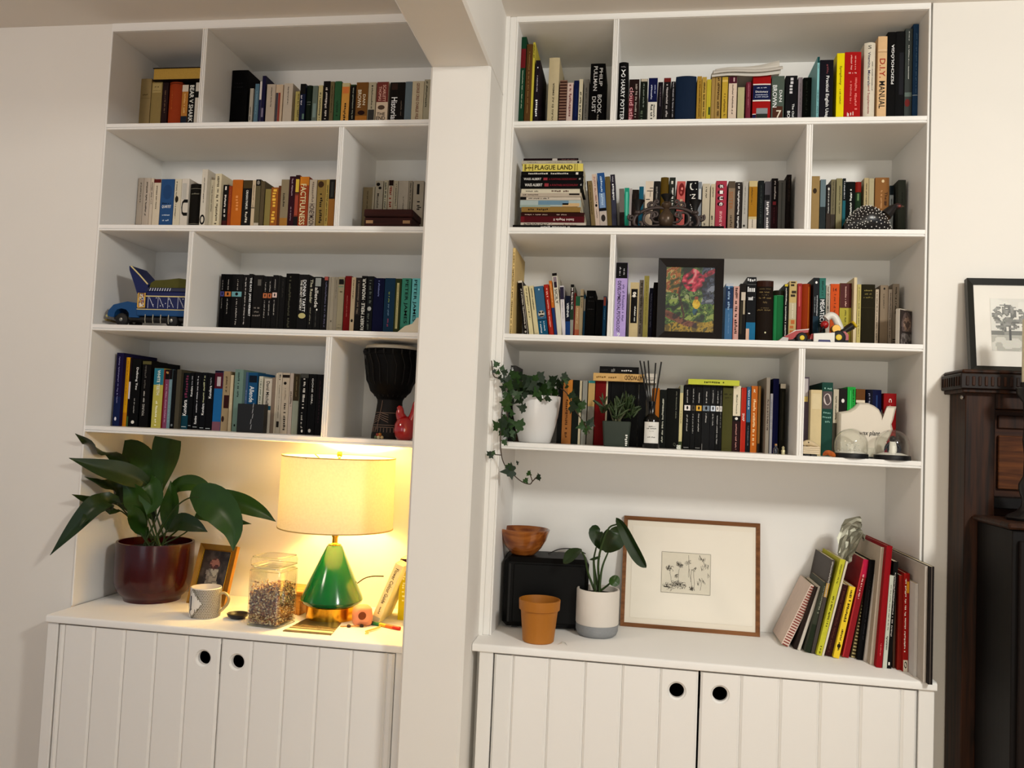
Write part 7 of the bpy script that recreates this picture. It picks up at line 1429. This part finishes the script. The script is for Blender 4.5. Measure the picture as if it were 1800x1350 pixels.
IVY = [
(-.3296,-.035,1.736,.0236),
(-.312,-.035,1.7242,.0197),
(-.3021,-.035,1.7122,.0236),
(-.3171,-.035,1.6994,.0197),
(-.2746,.0142,1.698,.0433),
(-.2421,.0062,1.6986,.0354),
(-.2071,.0238,1.7072,.0433),
(-.1612,.0093,1.6954,.0393),
(-.1268,0,1.7083,.0315),
(-.2159,.004,1.6776,.0393),
(-.1867,.0241,1.6704,.0472),
(-.1584,.0551,1.6668,.0393),
(-.294,.048,1.6615,.0315),
(-.3031,-.035,1.6661,.0275),
(-.2618,.0459,1.6625,.0354),
(-.2592,.0133,1.6361,.0354),
(-.2306,.0322,1.6442,.0393),
(-.2034,.0166,1.6414,.0354),
(-.1745,.0104,1.6392,.0275),
(-.2476,.0064,1.6083,.0315),
(-.2949,-.035,1.6205,.0393),
(-.2855,.0129,1.5914,.0236),
(-.3045,-.035,1.559,.0433),
(-.3196,-.035,1.5491,.0354),
(-.2487,-.035,1.5553,.0433),
(-.2849,-.035,1.5354,.0433),
(-.2656,-.035,1.518,.0236),
(-.2957,-.035,1.5014,.0236),
(-.3373,-.035,1.4629,.0275),
(-.3283,-.035,1.4694,.0157),
(-.2704,-.035,1.4176,.0472),
(-.2802,-.035,1.4323,.0236),
(-.253,-.035,1.4427,.0157),
(-.2181,-.035,1.4143,.0197),
(-.2263,-.035,1.3927,.0197),
(-.1856,-.035,1.4039,.0236),
(-.0999,0,1.6508,.0315),
(-.0987,0,1.6202,.0433),
(-.0652,0,1.6246,.0315),
(-.0628,0,1.5636,.0354),
(-.0418,0,1.5706,.0315),
(-.084,0,1.6361,.0275),
(-.1164,0,1.6779,.0157),
(-.2736,.0556,1.6816,.0393),
(-.2405,.0497,1.673,.0393),
(-.2029,.0484,1.69,.0393),
(-.1772,.048,1.6815,.0354),
(-.2831,.0116,1.685,.0354),
(-.2918,-.035,1.6911,.0275),
(-.2416,.0186,1.6494,.0354),
(-.2192,.0376,1.6574,.0354),
(-.1454,.0439,1.6824,.0275),
(-.2864,-.035,1.6392,.0315),
(-.2991,-.035,1.6448,.0275),
(-.056,0,1.5456,.0236),
(-.1292,0,1.6897,.0197),
(-.3366,-.035,1.7172,.0157),
(-.3239,-.035,1.7115,.0177),
(-.2936,.0513,1.7124,.0354),
(-.2649,.0528,1.7103,.0354),
(-.2291,.0052,1.6896,.0433),
(-.1956,.0364,1.699,.0354),
(-.1755,.0403,1.6592,.0354),
(-.1476,.0304,1.6909,.0315),
(-.291,-.035,1.6727,.0354),
(-.2719,.0107,1.6479,.0354),
(-.2505,.0284,1.6778,.0433),
(-.2059,.0054,1.6595,.0393),
(-.3072,-.035,1.6875,.0236),
(-.291,-.035,1.6023,.0315),
(-.296,-.035,1.5776,.0275),
(-.2798,-.035,1.56,.0354),
(-.2916,-.035,1.5473,.0354),
(-.2723,-.035,1.5299,.0275),
(-.3034,-.035,1.5346,.0315),
(-.281,.0561,1.6306,.0315),
(-.2355,.0519,1.6259,.0275),
(-.1929,.0329,1.6457,.0315),
(-.0899,0,1.6298,.0315),
(-.0769,0,1.6119,.0275),
(-.0504,0,1.558,.0236),
(-.2185,.018,1.697,.0393),
(-.1171,0,1.6963,.0236),
]
for q in IVY: ivy_leaf(q[:3], q[3])
for vine in ([(-.292, .05, 1.6234), (-.3099, 0, 1.6035), (-.3078, -.035, 1.5287), (-.3032, -.035, 1.4672), (-.2903, -.03, 1.4318), (-.2703, -.03, 1.4123), (-.2398, -.03, 1.3883), (-.2137, -.03, 1.3812), (-.2054, -.03, 1.3901), (-.1874, -.03, 1.4098)],
             [(-.2944, .05, 1.6768), (-.3159, 0, 1.696), (-.3375, -.03, 1.702), (-.3467, -.03, 1.7486)], [(-.1516, .05, 1.6819), (-.1181, .02, 1.6605), (-.0921, 0, 1.614), (-.0595, 0, 1.5706), (-.0429, 0, 1.5405)],
             [(-.3031, -.035, 1.4638), (-.3223, -.035, 1.4646)], [(-.2054, -.03, 1.3901), (-.2171, -.03, 1.4201)], [(-.3049, .02, 1.6553), (-.2893, -.02, 1.5675), (-.2645, -.03, 1.5169)]):
    ob('vine', G().tube(cr(rel(vine, ic), 5), .0016, 6), M('3c2c1c', .6), r, smooth=60)
# succulent in a grey-green square pot
sc = (.0363, .085, 1.5052)[:2]+(iz,)
r = root('potted_succulent', 'small bushy succulent in a dark grey-green square pot', 'potted plant', sc)
ob('pot', sq_loft([(.036, 0, .006), (.038, .004, .006), (.0435, .076, .007), (.042, .078, .007), (.04, .074, .006), (.038, .06, .006)]), M('2c352c', .6, 0, .05, 30), r, smooth=40)
ob('soil', sq_loft([(.039, .066, .006), (.038, .067, .006)]), SOIL, r)
vs, fs = blur_geo(6, random.Random(3)); ob('pot_lettering', G().add([(.031-v*.009, -.0445, .022+u*.036) for u, v in vs], fs), M('d8d8d0', .5), r)
rs = random.Random(12); SG = M('2c3c20', .4, 0, .3, 60); SG2 = M('3c4a2c', .4, 0, .3, 60)
for i in range(9):
    a = rs.uniform(0, 6.3); e_ = rs.uniform(.01, .045); tip = Vector((e_*math.cos(a)*1.3, e_*math.sin(a)*.9, rs.uniform(.11, .135)))
    st = ob('stem', G().tube(cr([(rs.uniform(-.01, .01), rs.uniform(-.01, .01), .066), tuple(tip*.6+Vector((0, 0, .04))), tuple(tip)], 4), .0028, 6), M('5c5c44', .7), r, smooth=60)
    for k in range(12):
        b_ = tip+Vector((rs.uniform(-.008, .008), rs.uniform(-.008, .008), rs.uniform(-.03, .008))); d_ = Vector((rs.uniform(-1, 1)+tip.x*12, rs.uniform(-1, 1)+tip.y*9, rs.uniform(.3, 1.5))).normalized()*rs.uniform(.026, .046)
        ob('leaf', G().tube([b_, b_+d_*.35+Vector((0, 0, -.001)), b_+d_*.75, b_+d_], [.002, .0036, .0034, .001], 6), SG if k % 3 else SG2, st, smooth=60)
# reed diffuser
fc = (.1418, .06, 1.5097)[:2]+(iz,)
r = root('reed_diffuser', 'black glass reed diffuser with white label and black sticks', 'diffuser', fc)
ob('bottle', G().lathe([(0, 0), (.0235, 0), (.0252, .003), (.0252, .085), (.022, .094), (.012, .101), (.0095, .106), (.0095, .134), (.0105, .135), (.0105, .143), (.008, .143), (.008, .12), (0, .11)], 36), M('040303', .15, 0, .05, 20, 0, 1, .35), r, smooth=40)
lab = G(); n = 10
for i in range(n+1):
    a = -.98+1.96*i/n
    for z in (.016, .08): lab.v.append((.0256*math.sin(a), -.0256*math.cos(a), z))
lab.f = [(2*i, 2*i+2, 2*i+3, 2*i+1) for i in range(n)]; ob('label', lab, M('dcdad4', .6), r)
for z, s_, w_, nn in ((.066, .0045, .022, 8), (.06, .0045, .03, 10), (.052, .0018, .014, 8), (.034, .004, .024, 9)):
    vs, fs = blur_geo(nn, random.Random(int(z*1000))); ob('label_print', G().add([(.0259*math.sin(u*w_/.0256), -.0259*math.cos(u*w_/.0256), z+v*s_) for u, v in vs], fs), M('2a2826', .6), r)
for (u, v, Y) in ((1125,634,.03), (1133,635,.05), (1140,634,.08), (1153,638,.05), (1162,637,.04)):
    pass
for i, tp in enumerate(((.1, .03, 1.7678), (.1121, .055, 1.7686), (.1253, .09, 1.7738), (.1476, .06, 1.7649), (.164, .035, 1.7667))):
    e_ = Vector(tp)-Vector(fc); ob('reed', G().tube([(-e_.x*.12, -e_.y*.1, .05), tuple(e_)], .0022, 8), M('0c0a0a', .6), r, smooth=50)
# little glass bottles at the right of the fourth row
for u, v, hh, lb_ in ((1363.5, 796, .028, 'tiny clear glass bottle before the dark blue spine'), (1376, 797.5, .026, 'tiny clear glass charm at the right of the dark blue spine')):
    pass
r0 = root('glass_bottle', 'tiny clear glass bottle before the dark blue spine', 'bottle', (.5041, .03, 1.5063)[:2]+(iz,)); ob('bottle', G().lathe([(0, 0), (.007, 0), (.0075, .002), (.0075, .016), (.004, .02), (.004, .026), (.005, .027)], 18), jar_glass(), r0, smooth=40); ob('stopper', G().lathe([(0, .026), (.0035, .026), (.0035, .031), (0, .031)], 12), M('a87c4c', .7), r0)
r0 = root('glass_charm', 'tiny glass charm figure at the right end of the fourth row', 'charm', (.5251, .03, 1.5057)[:2]+(iz,)); ob('figure', G().lathe([(0, 0), (.006, 0), (.005, .006), (.006, .012), (.003, .016), (.0045, .021), (0, .026)], 16), M('c8c098', .15, .5), r0, smooth=50)
r0 = root('glass_dish', 'tiny clear glass cube before the dark paperbacks', 'glass', (.2239, .04, 1.5182)[:2]+(iz,)); ob('cube', sq_loft([(.0075, 0, .001), (.0075, .014, .001), (.0065, .014, .001), (.0065, .002, .001)]), jar_glass(), r0)
# snow globes
for i, (u, lab_) in enumerate(((1495.5, 'snow globe with white flakes and no figure, left of the pair'), (1568, 'snow globe with a penguin figure inside'))):
    pass
def globe(loc, label, rr, peng):
    r = root('snow_globe', label, 'snow globe', loc, group='snow globes')
    ob('base', G().lathe([(0, 0), (rr*1.03, 0), (rr*1.04, .002), (rr*1.02, .012), (rr*.97, .0135), (0, .0135)], 40), BLACK, r, smooth=40)
    ob('dome', G().lathe([(rr*.95, .0135), (rr*.98, .024)]+[(rr*.98*math.cos(a*pi/20), .04+rr*.98*math.sin(a*pi/20)) for a in range(0, 11)], 48), jar_glass(), r, smooth=60)
    ob('snow', G().lathe([(0, .021), (rr*.5, .02), (rr*.9, .014)], 24), M('e8e4dc', .8, 0, .05, 60, .3), r, smooth=60)
    if peng:
        PB = M('121012', .5)
        p_ = ob('penguin', G().lathe([(0, .016), (.009, .017), (.0122, .026), (.0118, .038), (.009, .05), (.006, .056), (0, .058)], 24), M('dcd8cc', .5), r, (0, -.002, 0), smooth=60)
        ob('penguin_back', G().lathe([(0, .0165), (.0095, .0175), (.014, .027), (.0135, .038), (.0098, .051), (0, .056)], 24), PB, p_, (0, .003, 0), smooth=60)
        ob('penguin_head', G().sphere((0, -.001, .059), (.0092, .0095, .0105), 16, 10), PB, p_, smooth=60); ob('beak', G().lathe([(0, .007), (.002, .001), (.0022, 0)], 8), PB, p_, (0, -.0095, .0585), (pi/2, 0, 0))
        for s in (1, -1): ob('flipper', G().tube([(s*.0105, .0, .047), (s*.018, -.002, .037), (s*.0225, -.003, .026)], [.0035, .0042, .0015], 8), PB, p_, smooth=60)
    else:
        g = G(); rs = random.Random(6)
        for k in range(26): a, d_ = rs.uniform(0, 6.3), rs.uniform(0, rr*.8); g.sphere((d_*math.cos(a), d_*math.sin(a), .018+rs.random()**2*.03), rs.uniform(.0012, .0035), 6, 4)
        ob('flakes', g, M('d8d4c8', .8), r)
globe((.7157, .035, 1.5065)[:2]+(iz,), 'snow globe with only white flakes inside, left of the pair', .0465, False)
globe((.8291, .035, 1.5071)[:2]+(iz,), 'snow globe with a penguin figure inside, right of the pair', .0485, True)
o = ob('acrylic_block', sq_loft([(.009, 0, .001), (.009, .032, .001)]), jar_glass(), None, (.7754, .05, 1.509)[:2]+(iz,)); tag(o, 'clear acrylic block standing between the two snow globes', 'block')
# white ceramic vessel with handwriting
vx = (.6939, .1, 1.6381)[0]
poly = [(.0, .005), (.0, .134), (.03, .14), (.045, .15), (.058, .165), (.085, .165), (.102, .158), (.116, .148), (.125, .13), (.128, .118), (.142, .158), (.166, .158), (.158, .12), (.153, .105), (.157, .09), (.15, .07), (.14, .05), (.13, .005)]
g = G(); ny = 6; n = len(poly); cxm, czm = .07, .07
for j in range(ny+1):
    t = j/ny; k = 1-.1*(2*t-1)**4
    for a, b in poly: g.v.append((cxm+(a-cxm)*k, .045*t, (b-.0)*(1-.04*(2*t-1)**4)))
for j in range(ny):
    for i in range(n): i2 = (i+1) % n; g.f.append((j*n+i, j*n+i2, (j+1)*n+i2, (j+1)*n+i))
g.f.append(tuple(range(n))[::-1]); g.f.append(tuple(ny*n+i for i in range(n)))
r = ob('ceramic_ornament', g, M('dcd2c2', .55, 0, .03, 20), None, (vx, .095, iz), smooth=40); tag(r, 'white ceramic ornament with handwritten words behind the snow globes', 'ornament')
vs, fs = text_geo('wax plant'); ob('handwriting', G().add([(.088+u*.058+v*.003, -.0012, .073+v*.018) for u, v in vs], fs), M('1c1a18', .6), r)
# carved bird, paper block and orange leaf at the divider
pb_ = (.6029, .03, 1.5061)
r = root('paper_block', 'small cream layered block on black feet beside the divider', 'block', (.5755+.004, .02, iz))
for i in range(4): ob('layer', G().bbox(0, 0, .006+i*.0055, .047, .04, .011+i*.0055, .001), M('d8c6a8', .7, 0, .05, 40), r)
for x in (.003, .022): ob('foot', G().bbox(x, -.001, 0, x+.017, .03, .0055, .001), BLACK, r)
r = root('carved_bird', 'small carved cream bird resting on the layered block', 'carving', (.5755+.006, .03, iz+.0283))
ob('body', G().tube(cr([(0, 0, .004), (.008, 0, .009), (.02, 0, .009), (.034, 0, .004), (.042, 0, .0)], 5), [.003+.006*math.sin(pi*min(1, .15+i/21)) for i in range(21)], 10), M('c8b490', .6, 0, .2, 60), r, smooth=60); ob('eye', G().sphere((.013, -.0085, .011), .0022, 8, 6), M('2a1c14', .4), r)
o = ob('wooden_leaf', leaf_geo([(0, 0, .003), (.012, -.004, .011), (.026, -.004, .007), (.036, -.002, .002)], .014, (0, -1, .4), .5, 0, 2), wood('8a3c14', 'b05a20', 8), None, (.6341, .02, 1.5071)[:2]+(iz+.001,)); o.modifiers.new('thick', 'SOLIDIFY').thickness = .003; tag(o, 'small orange-brown wooden leaf lying beside the layered block', 'ornament')

# ------------------------------------------------------------------ dark wooden furniture, picture and candle on the right
WD = wood('150a05', '3c1f0d', 5, .55, 'Z'); WDK = wood('040202', '0a0403', 5, .6, 'Z')
fx = .968
r = root('wooden_cabinet', 'tall antique dark wooden cabinet with fluted cornice', 'cabinet', (fx, -.12, 0))
def wb(n, x0, y0, z0, x1, y1, z1, m=WD, b=.002): return ob(n, G().bbox(x0-fx, y0+.12, z0, x1-fx, y1+.12, z1, b), m, r)
wb('post', fx, -.12, 0, 1.043, -.006, 1.7)
wb('side_board', fx+.004, -.1, 0, fx+.02, -.004, 1.7, WDK)
wb('back_panel', 1.043, -.05, 1.36, 1.9, -.01, 1.7, wood('2a140a', '482610', 4, .6, 'X')); wb('top_rail', 1.043, -.115, 1.655, 1.9, -.03, 1.702); wb('lower_rail', 1.043, -.11, 1.39, 1.9, -.03, 1.42, WDK)
wb('inner_panel', 1.075, -.062, 1.44, 1.3, -.05, 1.585, wood('3a1c0c', '643818', 8, .7, 'X')); wb('panel_head', 1.075, -.058, 1.605, 1.3, -.05, 1.64, WD)
wb('cornice', .945, -.150, 1.705, 1.9, -.004, 1.746, M('180c07', .5, 0, .25, 40, 0, 1, .25)); wb('cornice_cap', .95, -.146, 1.746, 1.9, -.004, 1.757, WD, .004); wb('cornice_foot', .953, -.14, 1.695, 1.9, -.004, 1.706, WD)
for i in range(26):
    x = .957+i*.0155
    g = G().bbox(x-fx, -.033, 1.713, x+.0075-fx, -.0295, 1.738, .0016); ob('flute', g, WD, r)
for i in range(8):
    y = -.138+i*.0165; ob('flute', G().bbox(.942-fx, y+.12, 1.713, .946-fx, y+.128, 1.738, .0014), WD, r)
for (x, y, z) in ((fx-.004, -.105, 1.684),): ob('screw', G().sphere((x-fx, y+.12, z), (.004, .006, .006), 10, 7), M('b0a8a0', .3, .8), r)
# projecting lower case
wb('lower_case', 1.0, -.33, 0, 1.9, -.125, 1.355, WDK); wb('lower_top', .985, -.345, 1.357, 1.9, -.125, 1.372, WD, .005); wb('lower_front', 1.012, -.345, .02, 1.9, -.3305, 1.33, wood('080302', '160804', 4, .6, 'Z'))
wb('door_moulding', 1.05, -.352, .2, 1.065, -.3455, 1.255, WDK); wb('door_moulding', 1.05, -.352, 1.24, 1.9, -.3455, 1.255, WDK); wb('door_panel', 1.068, -.35, .2, 1.9, -.3455, 1.238, wood('050202', '0c0403', 5, .6, 'Z'))
ob('screw', G().sphere((1.012-fx, -.2, 1.325), (.005, .005, .005), 10, 7), M('6a6460', .3, .8), r)
# framed photograph on the cabinet
pf = (1.0122, -.055, 1.7636)
r = framed('framed_photograph', 'black framed black-and-white photograph of a tree on the cabinet', 'picture', (.997, -.075, 1.7575), math.radians(-8), .3, .268, .018, .02, M('17160f', .4), 0)
ob('mount', G().box(.016, .008, .016, .284, .011, .252), M('e6e2da', .7, 0, .01, 10), r)
def tree(u, v):
    n = vnoise(u*26, v*26); m_ = vnoise(u*9+4, v*9)
    if v > .35 and ((u-.25)/.26)**2+((v-.62)/.3)**2 < .75+.4*(m_-.5) and n > .3: return pick(['3a3a38', '5c5c58', '7a7a74', '8a8a84'], n)
    if abs(u-.27) < .02 and .2 < v < .55: return '3a3a38'
    if u > .62 and v > .35 and n > .45: return pick(['2a2a28', '4a4a46', '6a6a66'], n)
    if v < .3: return pick(['b8b6ac', 'a8a69c', 'c8c6bc'], m_)
    if v < .38: return pick(['6a6a64', '8a8a82'], m_)
    return pick(['d2d0c8', 'dad8d0'], m_)
print_grid('photograph', .18, .15, 60, 50, tree, r, (.06, .0072, .062), (0, 0, 0), .5)
ob('glass_pane', G().box(.017, .004, .017, .283, .0048, .251), pane_glass(), r)
# candle in a black holder
cc = (1.078, -.235, 1.3725)
r = root('candlestick', 'tall black candlestick holding a cream pillar candle', 'candlestick', cc)
zc0 = (1.0496, -.235, 1.7192)[2]-1.3725
ob('stick', G().lathe([(0, 0), (.05, 0), (.052, .006), (.046, .012), (.03, .02), (.018, .035), (.016, .05), (.024, .075), (.024, .09), (.014, .11), (.012, .16), (.016, .2), (.013, .24), (.016, zc0-.05), (.03, zc0-.03), (.032, zc0-.015), (.022, zc0-.012), (.022, zc0), (0, zc0)], 36), M('0f0d0d', .35, 0, .1, 20, 0, 1, .5), r, smooth=40)
ch = (1.0479, -.235, 1.8819)[2]-1.3725-zc0
o = ob('pillar_candle', G().lathe([(0, 0), (.0185, 0), (.019, .003), (.019, ch-.003), (.017, ch), (0, ch-.002)], 36), M('e6dcbc', .5, 0, .03, 20), None, (cc[0], cc[1], cc[2]+zc0), smooth=40); tag(o, 'cream pillar candle standing in the black candlestick', 'candle')
ob('wick_cone', G().lathe([(.008, ch-.002), (.003, ch+.015), (0, ch+.024)], 12), M('d8ccac', .6), o)
# power cable trailing beside the right worktop magazines
